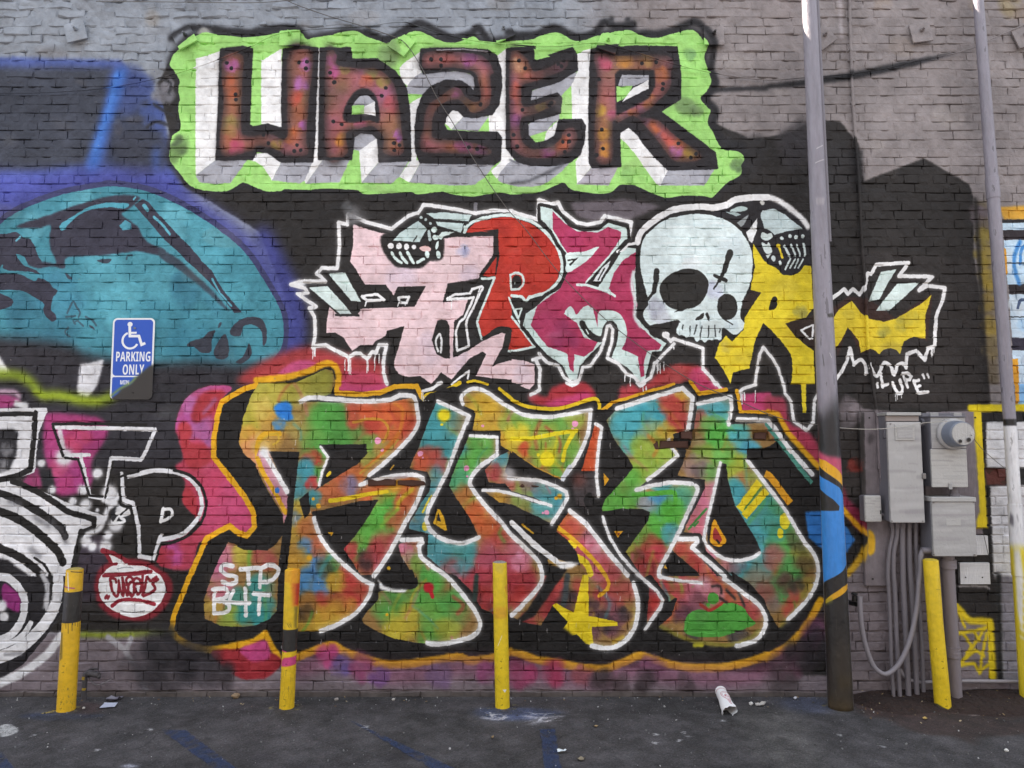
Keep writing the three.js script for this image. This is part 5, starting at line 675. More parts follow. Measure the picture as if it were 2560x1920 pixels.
  for (let j = 0; j < h; j++) for (let i = 0; i < w; i++) { const k = (j * w + i) * 4, n = M[(((j * 2) & 511) * 512 + ((i * 3) & 511)) * 4] / 255 - 0.5, n2 = M[(((j >> 1) & 511) * 512 + ((i >> 1) & 511)) * 4] / 255 - 0.5, sp = rnd(), f = 1 + 0.5 * n + 0.35 * n2 + (rnd() - 0.5) * 0.7, up = sp > 0.9982 ? rr(30, 90) : sp > 0.96 ? rr(8, 30) : sp < 0.03 ? -18 : 0; for (let c = 0; c < 3; c++) a[k + c] = Math.max(0, Math.min(255, a[k + c] * f + up)); }
  g.putImageData(d, 0, 0);
  const t = new THREE.CanvasTexture(cv); t.colorSpace = THREE.SRGBColorSpace; t.anisotropy = 8;
  const geo = new THREE.PlaneGeometry(2 * GX, Z1 - Z0).rotateX(-Math.PI / 2).translate(0, 0.004, (Z0 + Z1) / 2);
  mesh('asphalt', geo, new THREE.MeshStandardMaterial({ map: t, roughness: 0.88, bumpMap: again(lump, 2 * GX / 0.22, (Z1 - Z0) / 0.22), bumpScale: 0.004 })).userData.kind = 'structure';
}
// worn blue bay lines
{
  const wear = noiseMap(512, 12, 6, (v) => (v > 0.5 ? 0.5 : v * 0.85)), mat = new THREE.MeshStandardMaterial({ color: '#2b3f66', roughness: 0.85, alphaMap: wear, transparent: true, bumpMap: lump, bumpScale: 0.003 });
  for (const s of ['@13 790,1235 930,1300 1745,1672 1530,1672', '@23 240,1325 370,1318 425,1672 285,1672', '@03 1390,1330 1600,1330 2060,1672 1860,1672', '@03 -60,1500 20,1530 130,1672 -60,1672']) {
    let t = '03'; const P = []; for (const q of s.split(' ')) { if (q[0] === '@') { t = q.slice(1); continue; } P.push(onGround(t, ...q.split(',').map(Number), 0.008)); }
    // carry the far ends on toward the camera
    const go = (a, b) => a.clone().add(b.clone().sub(a).multiplyScalar(1.5)); P[2] = go(P[1], P[2]); P[3] = go(P[0], P[3]);
    const g = new THREE.BufferGeometry(), n = 24, p = [], uv = [], ix = [];
    for (let i = 0; i <= n; i++) for (const [A, C] of [[P[0], P[3]], [P[1], P[2]]]) { const q = A.clone().lerp(C, i / n); p.push(q.x + rr(-0.004, 0.004), q.y, q.z); uv.push(q.x / 0.5, q.z / 0.5); }
    for (let i = 0; i < n; i++) { const a = i * 2; ix.push(a, a + 2, a + 1, a + 1, a + 2, a + 3); }
    g.setAttribute('position', new THREE.Float32BufferAttribute(p, 3)); g.setAttribute('uv', new THREE.Float32BufferAttribute(uv, 2)); g.setIndex(ix); g.computeVertexNormals();
    const m = mesh('parking_line', g, mat); m.userData.kind = 'structure'; 
  }
}
// heap of dark dirt round the foot of the meters
{
  const nx = 110, nz = 40, x0 = 2.28, x1 = 4.4, z0 = 0.002, z1 = 0.8, p = [], uv = [], ix = [];
  for (let j = 0; j <= nz; j++) for (let i = 0; i <= nx; i++) {
    const x = x0 + (i / nx) * (x1 - x0), z = z0 + (j / nz) * (z1 - z0), n = noise(x * 3, z * 4, 1.7), reach = 0.2 + 0.1 * Math.sin((x - 1.9) * 1.5) + 0.22 * n, e = Math.min(1, Math.min((x - x0) / 0.25, 1));
    const k = Math.max(-1, (reach * e - z) / 0.3); p.push(x, 0.0045 + (k > 0 ? 0.05 * Math.min(1, k * 1.3) * (1 + 0.35 * noise(x * 9, z * 9)) + 0.010 * Math.abs(noise(x * 22, z * 22, 5)) : 0.02 * k), z); uv.push(x / 0.3, z / 0.3);
  }
  for (let j = 0; j < nz; j++) for (let i = 0; i < nx; i++) { const a = j * (nx + 1) + i, b = a + nx + 1; ix.push(a, b, a + 1, a + 1, b, b + 1); }
  const g = new THREE.BufferGeometry(); g.setAttribute('position', new THREE.Float32BufferAttribute(p, 3)); g.setAttribute('uv', new THREE.Float32BufferAttribute(uv, 2)); g.setIndex(ix); g.computeVertexNormals();
  tag(mesh('dirt', g, std('#31231f', 1, { bumpMap: lump, bumpScale: 0.03 })), 'dark brown dirt heaped along the wall below the meters', 'dirt', null, 'stuff');
}
// crumbs of stone and grit
{
  const g = new THREE.IcosahedronGeometry(1, 0), n = 2600, m = new THREE.InstancedMesh(g, std('#ffffff', 0.9), n), q = new THREE.Quaternion(), M4 = new THREE.Matrix4(), col = new THREE.Color();
  for (let i = 0; i < n; i++) {
    const z = i < 900 ? 0.02 + Math.pow(rnd(), 2) * 0.35 : rr(0.05, 1.6), s = Math.pow(rnd(), 4) * 0.006 + 0.0012; q.setFromEuler(new THREE.Euler(rr(0, 6), rr(0, 6), rr(0, 6)));
    M4.compose(V(rr(-4.3, 4.3), 0.005 + s * 0.4, z), q, V(s * rr(0.7, 1.6), s * 0.7, s * rr(0.7, 1.4))); m.setMatrixAt(i, M4); const t = rnd(); col.setScalar(t > 0.85 ? rr(0.22, 0.5) : rr(0.04, 0.16)); m.setColorAt(i, col);
  }
  m.castShadow = m.receiveShadow = true; m.name = 'grit'; tag(m, 'pale grit and crumbs scattered over the asphalt', 'grit', null, 'stuff'); scene.add(m);
}
// ---------------------------------------------------------------- round posts with their own coat of paint
function post({ t0, top, t1, bot, zHint, base, ext = 0, size = [256, 1024], rough = 0.5, seg = 40, stops }) {
  // centre line and radii from the photograph: stops = [tile, xLeft, xRight, y]
  const g0 = zHint ?? onGround(...bot).z, S = stops.map(([t, a, b, y]) => { const A = onWall(t, a, y, g0), C = onWall(t, b, y, g0), x = (A.x + C.x) / 2; return { c: V(x, A.y, g0), r: ((C.x - A.x) / 2) * Math.cos(Math.atan(x / (CAM.z - g0))) }; }).sort((a, b) => a.c.y - b.c.y);
  const lo = S[0], hi = S[S.length - 1], dir = (a, b, y) => { const k = (y - a.c.y) / (b.c.y - a.c.y); return { c: a.c.clone().lerp(b.c, k), r: a.r + (b.r - a.r) * k }; };
  const list = [dir(lo, S[1], -0.02), ...S.filter((q) => q.c.y > 0.03)]; if (ext) list.push(dir(S[S.length - 2], hi, hi.c.y + ext));
  const h = list[list.length - 1].c.y, cv = document.createElement('canvas'); [cv.width, cv.height] = size; const g = cv.getContext('2d'); g.fillStyle = base; g.fillRect(0, 0, ...size);
  const at = (y) => { for (let i = 0; i < list.length - 1; i++) if (y <= list[i + 1].c.y || i === list.length - 2) return dir(list[i], list[i + 1], y); };
  const uvOf = (t, x, y) => { const p = onWall(t, x, y, g0), q = at(p.y), s = Math.max(-0.98, Math.min(0.98, ((p.x - q.c.x) / q.r))); return [(0.5 + (Math.asin(s) - Math.atan(q.c.x / (CAM.z - g0))) / (2 * Math.PI)) * size[0], (1 - p.y / h) * size[1]]; };
  const api = {
    g, list, h, z: g0, at,
    patch(s, color, o = {}) { let t = t0; const P = []; for (const w of s.split(' ')) { if (w[0] === '@') { t = w.slice(1); continue; } P.push(uvOf(t, ...w.split(',').map(Number))); } g.save(); g.globalAlpha = o.alpha ?? 1; if (o.blur) g.filter = `blur(${o.blur}px)`; g.fillStyle = color; if (o.line) { g.lineWidth = o.line; g.strokeStyle = color; g.lineCap = 'round'; trace(g, P, false, true); g.stroke(); } else { trace(g, P, true, o.smooth); g.fill(); } g.restore(); return api; },
    band(t, y0, y1, color, blur = 0) { const a = (1 - onWall(t[0], 1000, y0, g0).y / h) * size[1], b = (1 - onWall(t[1] || t[0], 1000, y1, g0).y / h) * size[1]; g.save(); if (blur) g.filter = `blur(${blur}px)`; g.fillStyle = color; g.fillRect(-30, a, size[0] + 60, b - a); g.restore(); return api; },
    done(parent, name, roughness = rough) {
      const d = g.getImageData(0, 0, ...size), a = d.data; for (let j = 0; j < size[1]; j++) for (let i = 0; i < size[0]; i++) { const k = (j * size[0] + i) * 4, n = lump.image.data[(((j * 2) & 511) * 512 + ((i * 2) & 511)) * 4] / 255 - 0.5, m = lump.image.data[(((j >> 2) & 511) * 512 + ((i >> 1) & 511)) * 4] / 255 - 0.5, chip = n > 0.33 && m > 0.16; for (let c = 0; c < 3; c++) a[k + c] = Math.max(0, Math.min(255, a[k + c] * (1 + 0.1 * n + 0.14 * m) * (chip ? 0.75 : 1))); }
      g.putImageData(d, 0, 0); const dirt = name === 'pipe';
      for (let i = 0; i < (dirt ? 200 : 300); i++) { const x = rr(0, size[0]), y = size[1] * (dirt ? 1 - Math.pow(rnd(), 1.8) * 1.0 : rnd()); g.globalAlpha = rr(0.08, 0.36); g.strokeStyle = g.fillStyle = ['#4f4630', '#6b5f45', '#8f8566', '#3a352c', '#d8cfae'][i % 5]; if (i % 12) { g.lineWidth = rr(0.5, 2); g.beginPath(); g.moveTo(x, y); g.lineTo(x + rr(-5, 5), y + rr(4, 34)); g.stroke(); } else { g.beginPath(); const q = rr(0, 6); for (let t2 = 0; t2 < 6; t2++) { const e = rr(0.6, 2.2); g.lineTo(x + Math.cos(q + t2) * e, y + Math.sin(q + t2) * e * 1.6); } g.fill(); } } g.globalAlpha = 1;
      const t = new THREE.CanvasTexture(cv); t.colorSpace = THREE.SRGBColorSpace; t.wrapS = THREE.RepeatWrapping; t.anisotropy = 8;
      const mat = new THREE.MeshStandardMaterial({ map: t, roughness, bumpMap: again(lump, 2, h * 2.5), bumpScale: 0.0025 });
      mesh(name, rings(list.map(({ c, r }) => ({ c: c.clone().sub(parent.position), r })), seg, h), mat, parent); return mat;
    },
  };
  return api;
}
const concrete = std('#8d8983', 0.95, { bumpMap: again(lump, 2), bumpScale: 0.006 }), steel = std('#7d7b7c', 0.45, { metalness: 0.6 }), darkSteel = std('#2d2b2b', 0.5, { metalness: 0.3 });
function dome(parent, { c, r }, k, mat, name = 'cap') { const L = []; for (let i = 0; i <= 5; i++) { const a = (i / 5) * Math.PI / 2; L.push({ c: V(c.x, c.y - 0.004 + Math.sin(a) * r * k, c.z).sub(parent.position), r: Math.max(0.001, Math.cos(a) * r * 0.985) }); } mesh(name, rings(L, 32, 1), mat, parent); }
function bollard(label, o, paint, capMat) {
  const p = post(o), t = thing('bollard', label, 'bollard', V(p.list[0].c.x, 0, p.z), 'yellow pipe bollards along the wall'); paint(p); const m = p.done(t, 'pipe'); dome(t, p.list[p.list.length - 1], 0.3, capMat || m);
}
bollard('yellow bollard with a black band and dark drips, beside the white swirl letter', { t0: '03', bot: ['03', 568, 1160], base: '#d9ad22', stops: [['02', 570, 725, 1600], ['03', 535, 700, 380], ['03', 485, 657, 1150]] }, (p) => {
  p.band(['03'], 128, 392, '#2c2a29'); for (let i = 0; i < 9; i++) { const x = rr(548, 690); p.patch(`@03 ${x | 0},385 ${x | 0},${(400 + rr(10, 100)) | 0}`, '#2c2a29', { line: 2.2 }); }
  p.patch('@03 530,480 552,470 548,690 528,720', '#6f5e22', { blur: 3, alpha: 0.8 }); p.patch('@03 570,80 640,95', '#a8427c', { line: 8, blur: 1 }); p.patch('@02 595,1620 @03 598,110', '#d8d8d8', { line: 5 }); p.patch('@02 620,1610 700,1625', '#3a3028', { line: 6, blur: 1 }); p.patch('@03 560,130 600,135 580,370 545,370', '#4a4a52', { blur: 5, alpha: 0.6 });
  for (let i = 0; i < 60; i++) { const x = rr(495, 650), y = rr(930, 1150); p.patch(`@03 ${x | 0},${y | 0} ${(x + rr(-6, 6)) | 0},${(y + rr(4, 20)) | 0}`, i % 3 ? '#8f7a3a' : '#5a5244', { line: rr(0.8, 2.4), alpha: 0.7 }); }
}, std('#a08f4a', 0.9, { bumpMap: again(lump, 2), bumpScale: 0.006 }));
bollard('orange and yellow bollard with a black band and a pink smear', { t0: '13', bot: ['13', 265, 1140], base: '#d8b31f', stops: [['12', 250, 385, 1605], ['13', 228, 355, 600], ['13', 200, 332, 1130]] }, (p) => {
  p.patch('@12 300,1600 400,1600 @13 370,260 320,250', '#cf6a1c', { blur: 8 }); p.patch('@12 240,1600 400,1600 @13 370,60 240,40', '#d29a1c', { blur: 6, alpha: 0.8 }); p.patch('@13 345,60 390,60 360,250 340,230', '#b83a20', { blur: 4 }); p.band(['13'], 452, 640, '#2a2827', 2); p.patch('@13 210,480 230,460 225,650 205,640', '#2a2827', { blur: 4 });
  p.patch('@13 205,720 250,690 350,680 345,755 215,770', '#c2457a', { blur: 3 }); p.patch('@13 225,632 262,640', '#c2457a', { line: 7, blur: 1 }); p.patch('@13 330,250 360,260 350,450 330,430', '#7a6a2a', { blur: 5, alpha: 0.8 });
  for (let i = 0; i < 70; i++) { const x = rr(205, 335), y = rr(800, 1120); p.patch(`@13 ${x | 0},${y | 0} ${(x + rr(-3, 3)) | 0},${(y + rr(10, 50)) | 0}`, i % 4 ? '#9a7f2c' : '#54504a', { line: rr(0.7, 1.8), alpha: 0.6 }); }
  for (let i = 0; i < 8; i++) p.patch(`@13 ${270 + i * 5},${390 + (i % 3) * 12} ${276 + i * 4},${410 + (i % 4) * 8}`, '#4a4226', { line: 1.5 });
});
bollard('plain yellow bollard with a pale concrete top, in the middle of the wall', { t0: '13', bot: ['13', 2130, 1135], base: '#d9bb1d', stops: [['12', 2045, 2167, 1540], ['13', 2055, 2180, 500], ['13', 2067, 2192, 1125]] }, (p) => {
  p.patch('@13 2060,260 2165,255 2170,350 2060,360', '#cf9a24', { blur: 8, alpha: 0.8 }); p.patch('@13 2150,90 2165,60 2168,180', '#c98a2a', { blur: 5 }); p.patch('@13 2090,590 2125,500', '#e6e0c0', { line: 3 }); p.patch('@13 2130,960 2165,965 2150,990', '#e4e2da', {}); p.patch('@13 2080,870 2110,900', '#8f7f3a', { line: 2 }); p.patch('@12 2060,1545 2140,1545 2130,1640 2070,1600', '#c9b03a', { blur: 6 });
  for (let i = 0; i < 30; i++) { const x = rr(2070, 2185), y = rr(650, 1120); p.patch(`@13 ${x | 0},${y | 0} ${(x + rr(-3, 3)) | 0},${(y + rr(5, 30)) | 0}`, '#9c8423', { line: rr(0.6, 1.6), alpha: 0.55 }); }
}, concrete);
bollard('leaning yellow bollard with chipped foot, in front of the meter boxes', { t0: '33', bot: ['33', 1515, 1145], base: '#d8b91f', stops: [['32', 1335, 1475, 1520], ['33', 1375, 1515, 400], ['33', 1438, 1588, 1135]] }, (p) => {
  p.patch('@33 1430,1105 1470,1095 1550,1130 1600,1110 1600,1200 1420,1200', '#4a4436', { blur: 2 }); for (let i = 0; i < 30; i++) { const x = rr(1390, 1570), y = rr(750, 1100); p.patch(`@33 ${x | 0},${y | 0} ${(x + rr(-5, 5)) | 0},${(y + rr(5, 24)) | 0}`, '#a58c25', { line: rr(0.8, 2), alpha: 0.6 }); } p.patch('@33 1450,105 1480,108', '#6a5a20', { line: 2 });
}, std('#b59f30', 0.9, { bumpMap: again(lump, 2), bumpScale: 0.006 }));

// tall poles in front of the wall
{
  const p = post({ t0: '32', bot: ['33', 628, 1140], base: '#85818b', size: [512, 2048], rough: 0.42, seg: 56, ext: 2.2, stops: [['30', 290, 425, 0], ['31', 375, 537, 500], ['32', 437, 630, 600], ['33', 512, 740, 1100]] });
  p.patch('@32 400,210 470,300 560,180 640,130 660,260 700,700 400,700', '#242327', { blur: 16 }); p.band(['32'], 330, 610, '#252428', 12);
  p.patch('@32 425,570 520,620 640,640 640,810 560,770 430,650', '#b84a68', { blur: 3 }); p.patch('@32 425,640 500,660 580,720 645,790 650,880 560,800 480,740 430,720', '#dba220', {}); p.patch('@32 430,705 480,740 570,810 660,880 665,960 560,860 430,790', '#232225', {});
  p.patch('@32 430,785 520,830 610,890 680,960 700,1659 @33 700,-100 @32 690,1545 620,1620 540,1670 @33 490,60 @32 440,1659', '#3584d2', {}); p.patch('@32 430,905 480,930 560,990 612,1050 608,1085 440,1095', '#262425', {});
  p.patch('@32 700,1540 640,1600 560,1660 @33 490,60 450,100 470,1300 760,1300', '#232122', {}); p.patch('@33 690,50 640,75 560,140 505,205 505,235 580,180 650,130 695,95', '#d9a01c', {}); p.patch('@33 505,205 560,170 560,200 505,240', '#8f8a2a', { blur: 3 });
  p.patch('@33 560,560 720,520 745,1180 510,1180 515,1000', '#383029', { blur: 22, alpha: 0.85 }); p.patch('@33 530,1060 740,1080 745,1180 515,1180', '#5c4a2a', { blur: 14, alpha: 0.8 }); p.patch('@33 610,860 720,870 720,920 600,920', '#57492e', { blur: 10, alpha: 0.7 });
  p.patch('@31 415,70 490,70 480,130 420,130', '#98939a', { blur: 2 }); p.patch('@31 510,1070 550,1055 560,1090 520,1095', '#3a3733', { blur: 1 }); p.patch('@31 355,160 375,150 372,215', '#2a292b', {}); p.patch('@31 475,1420 485,1500', '#4a4748', { line: 6, blur: 1 }); p.patch('@31 530,1400 545,1440', '#c9c6c8', { line: 2 }); for (const s of ['@30 410,1430 480,1400', '@30 420,1310 470,1280', '@31 530,690 540,730']) p.patch(s, '#b5b2b8', { line: 2 });
  const t = thing('steel_pole', 'thick tapered grey pole with blue, pink and black paint on its lower half', 'pole', V(p.list[0].c.x, 0, p.z)); p.done(t, 'shaft');
  const a = p.at(3.2), b = p.at(6.5), s = (q) => q.c.clone().add(V(q.r * 0.86, 0, q.r * 0.55)).sub(t.position); mesh('seam_strip', cyl(s(a), s(b), 0.012, 0.012, 12), std('#6f6b73', 0.5), t);
}
{
  const p = post({ t0: '32', bot: ['33', 2225, 1030], zHint: 0.12, base: '#827e88', size: [256, 2048], rough: 0.42, seg: 40, ext: 2.2, stops: [['30', 1768, 1866, 0], ['31', 1885, 2003, 0], ['32', 2032, 2150, 360], ['33', 2150, 2280, 700]] });
  p.band(['32'], 305, 362, '#1d1c1e', 1); p.band(['32', '33'], 362, 100, '#d3d3d6', 1); p.band(['32', '33'], 1405, 1200, '#d2bd2c', 6); p.patch('@32 2130,1420 2170,1410 2200,1659 @33 2200,500 2160,300', '#d6d4cc', { blur: 6 });
  for (let i = 0; i < 26; i++) { const x = rr(2050, 2180), y = rr(420, 1380); p.patch(`@32 ${x | 0},${y | 0} ${(x + rr(-8, 8)) | 0},${(y + rr(10, 60)) | 0}`, i % 3 ? '#b3b3b8' : '#77767c', { line: rr(2, 6), blur: 2, alpha: 0.7 }); }
  for (let i = 0; i < 8; i++) { const y = 20 + i * 70; p.patch(`@33 2180,${y} 2212,${y + 20} 2240,${y}`, '#dcdad6', { line: 5, blur: 2, alpha: 0.8 }); } p.patch('@32 2105,1110 2125,1140 2130,1230 2100,1200', '#6a6870', { blur: 3 });
  const t = thing('riser_pipe', 'slimmer grey pipe at the right edge, painted white and yellow below', 'pole', V(p.list[0].c.x, 0, p.z)), m = p.done(t, 'shaft');
  const col = (t1, y0, t2, y1, k) => { const a = p.at(onWall(t1, 2000, y0, p.z).y), b = p.at(onWall(t2, 2000, y1, p.z).y); const g = rings([{ c: b.c, r: b.r * 1.005 }, { c: b.c.clone().add(V(0, 0.004, 0)), r: b.r * k }, { c: a.c.clone().add(V(0, -0.004, 0)), r: a.r * k }, { c: a.c, r: a.r * 1.005 }].map((q) => ({ c: q.c.sub(t.position), r: q.r })), 40, p.h, false); mesh('coupling', g, m, t); };
  col('30', 1530, '31', 60, 1.1); col('32', 1035, '32', 1659, 1.12);
}

// ---------------------------------------------------------------- steel anchor plates through the wall
{
  const P = [['00', 660, 280, 16, 'pale blue-grey anchor plate at the upper left, above the blue block'], ['00', 1598, 330, 30, 'half black, half green anchor plate at the upper left tip of the green ground'], ['10', 295, 322, 0, 'square-set green anchor plate above the W'], ['10', 1258, 385, -34, 'tilted green anchor plate where two cables cross'], ['10', 2130, 275, 23, 'grey and black anchor plate above the letter E'], ['20', 835, 374, -20, 'green and black anchor plate on the top corner of the R'], ['20', 1742, 315, 0, 'square-set mauve anchor plate right of the green ground, shaded with black spray'], ['30', 470, 330, 38, 'tilted mauve anchor plate half hidden behind the thick pole'], ['30', 1316, 290, 7, 'mauve anchor plate between the two tall poles'], ['30', 2205, 325, 20, 'mauve anchor plate at the right edge, beside the slim pipe']];
  for (const [t, x, y, a, label] of P) {
    const c = onWall(t, x, y, 0.012), S = paintAt(c.x), o = thing('anchor_plate', label, 'anchor plate', V(c.x, c.y, 0.002), 'steel anchor plates along the top of the wall'), r = THREE.MathUtils.degToRad(a), tilt = rr(-0.04, 0.04);
    const g = new RoundedBoxGeometry(0.152, 0.152, 0.013, 2, 0.002).rotateX(-0.1 + tilt).rotateY(tilt).rotateZ(r).translate(0, 0, 0.019);
    mesh('plate', painted(g, c.x, c.y, S), S.mat, o);
    const bx = 0.02 * Math.sin(r), by = 0.016; mesh('nut', painted(new THREE.CylinderGeometry(0.014, 0.016, 0.018, 6).rotateX(Math.PI / 2).translate(bx, by, 0.036), c.x, c.y, S), S.mat, o); mesh('bolt', painted(new THREE.CylinderGeometry(0.0085, 0.0085, 0.05, 14).rotateX(Math.PI / 2).translate(bx, by, 0.046), c.x, c.y, S), S.mat, o);
  }
}
// cables slung along the wall
function cable(label, s, r, color, sag = 0.028, coat = false) { let t = '00'; const P = []; for (const w of s.split(' ')) { if (w[0] === '@') { t = w.slice(1); continue; } const [x, y, z] = w.split(',').map(Number); P.push(onWall(t, x, y, z || sag)); } if (coat) { const o = thing('cable', label, 'cable'), i = P.findIndex((p) => p.x > 0); for (const [Q, S] of [[P.slice(0, i + 1), sheets[0]], [P.slice(i), sheets[1]]]) mesh('wire', painted(tube(Q, r, Q.length * 10, 8), 0, 0, S), S.mat, o); return; } const g = tube(P, r, P.length * 10, 8); tag(mesh('cable', g, std(color, 0.6)), label, 'cable'); }
cable('thin grey cable slung across the whole upper wall under the anchor plates', '@00 -300,810 0,803 350,800 900,762 1250,700 1500,640 1800,545 2212,380 @10 70,340 200,290 390,262 620,245 900,232 1270,190 1400,225 1600,290 1850,345 2212,385 @20 200,402 420,398 640,375 745,368,0.04 840,390,0.05 910,408,0.04 1100,460 1300,525 1700,622 2212,690 @30 300,672 700,640 1000,595 1300,525 1640,455 1800,402 1900,352 2060,280 2260,195', 0.0042, '#8a8680', 0.028, true);
cable('dark cable running diagonally from the top edge down to the thick pole', '@10 230,-20 300,20 600,130 940,232 1200,320 1255,345,0.05 1320,410 1440,600 1560,835 1700,1060 1840,1310 1960,1500 2080,1680 @21 -20,170 100,300 400,690 800,1092 1230,1422 1600,1655 @22 1900,120 2212,258 @32 200,320 430,352,0.12', 0.003, '#55504c');
cable('thin cable along the top edge above the green ground', '@00 830,12 1400,16 2212,22 @10 200,10 600,-30', 0.003, '#6a6866');
cable('pale wire from the thick pole across the cabinet to the meter', '@32 610,378,0.16 760,388,0.2 940,390,0.215 1150,370,0.215 1330,338,0.215 1550,322,0.33', 0.0022, '#b3aea6');
cable('loose wire hanging from the meter to the slim pipe', '@32 1755,440,0.33 1850,560,0.24 1950,650,0.18 2060,740,0.14', 0.002, '#5f5b56'); 
cable('short wire hanging beside the yellow board edge', '@32 1850,1250,0.06 1870,1330,0.05 1905,1480,0.04', 0.002, '#4a4744', 0.04);
// slim conduit that climbs the wall
{
  const s = '@30 700,-400 705,0 715,400 735,900 755,1160 790,1659 @31 815,500 845,900 870,1400 905,1659'; let t = '30'; const P = []; for (const w of s.split(' ')) { if (w[0] === '@') { t = w.slice(1); continue; } P.push(onWall(t, ...w.split(',').map(Number), 0.02)); }
  for (const [x, y, z] of [[905, 10, 0.022], [945, 300, 0.045], [962, 650, 0.05], [1000, 1000, 0.05]]) P.push(onWall('32', x, y, z));
  const o = thing('conduit', 'slim vertical conduit climbing the wall between the tall poles', 'conduit'); const top = P[0]; top.y = H + 0.3; const S = sheets[1];
  mesh('pipe', painted(tube(P, 0.0105, 90, 12), 0, 0, S), S.mat, o);
  for (const [t1, x, y, z] of [['30', 735, 895, 0.02], ['30', 728, 630, 0.02], ['31', 850, 950, 0.02], ['32', 965, 712, 0.05]]) { const c = onWall(t1, x, y, z); mesh('coupling', painted(cyl(V(c.x - 0.0008, c.y + 0.02, z), V(c.x + 0.0008, c.y - 0.02, z), 0.0145, 0.0145, 14), 0, 0, S), S.mat, o); }
  for (const [t1, x, y] of [['30', 722, 520], ['31', 800, 200], ['31', 862, 1200]]) { const c = onWall(t1, x, y, 0.01); mesh('strap', painted(box(c.x - 0.026, c.x + 0.026, c.y - 0.008, c.y + 0.008, 0, 0.012, 0.002), 0, 0, S), S.mat, o); }
}
// vent
{ const a = onWall('01', 1612, 122), b = onWall('01', 1738, 180), o = thing('vent_grille', 'small perforated vent brick on the rim of the teal disc', 'vent', V((a.x + b.x) / 2, (a.y + b.y) / 2, 0)), w = (b.x - a.x) / 2, h = (a.y - b.y) / 2, m = sheets[0].mat; 
  for (const [x0, x1, y0, y1] of [[-w, w, h - 0.006, h], [-w, w, -h, -h + 0.006], [-w, -w + 0.006, -h + 0.006, h - 0.006], [w - 0.006, w, -h + 0.006, h - 0.006]]) mesh('frame', painted(box(x0, x1, y0, y1, 0.002, 0.012, 0.002), o.position.x, o.position.y, sheets[0]), m, o);
  mesh('back', box(-w + 0.006, w - 0.006, -h + 0.006, h - 0.006, 0.001, 0.003, 0.0005), std('#1a191a', 0.9), o);
  for (let i = 0; i < 9; i++) { const x = -w + 0.006 + ((i + 0.5) / 9) * (2 * w - 0.012); mesh('bar', painted(box(x - 0.0022, x + 0.0022, -h + 0.006, h - 0.006, 0.004, 0.008, 0.001), o.position.x, o.position.y, sheets[0]), m, o); }
  for (let i = 0; i < 3; i++) { const y = -h + 0.006 + ((i + 0.5) / 3) * (2 * h - 0.012); mesh('bar', painted(box(-w + 0.006, w - 0.006, y - 0.002, y + 0.002, 0.0045, 0.0075, 0.001), o.position.x, o.position.y, sheets[0]), m, o); }
}
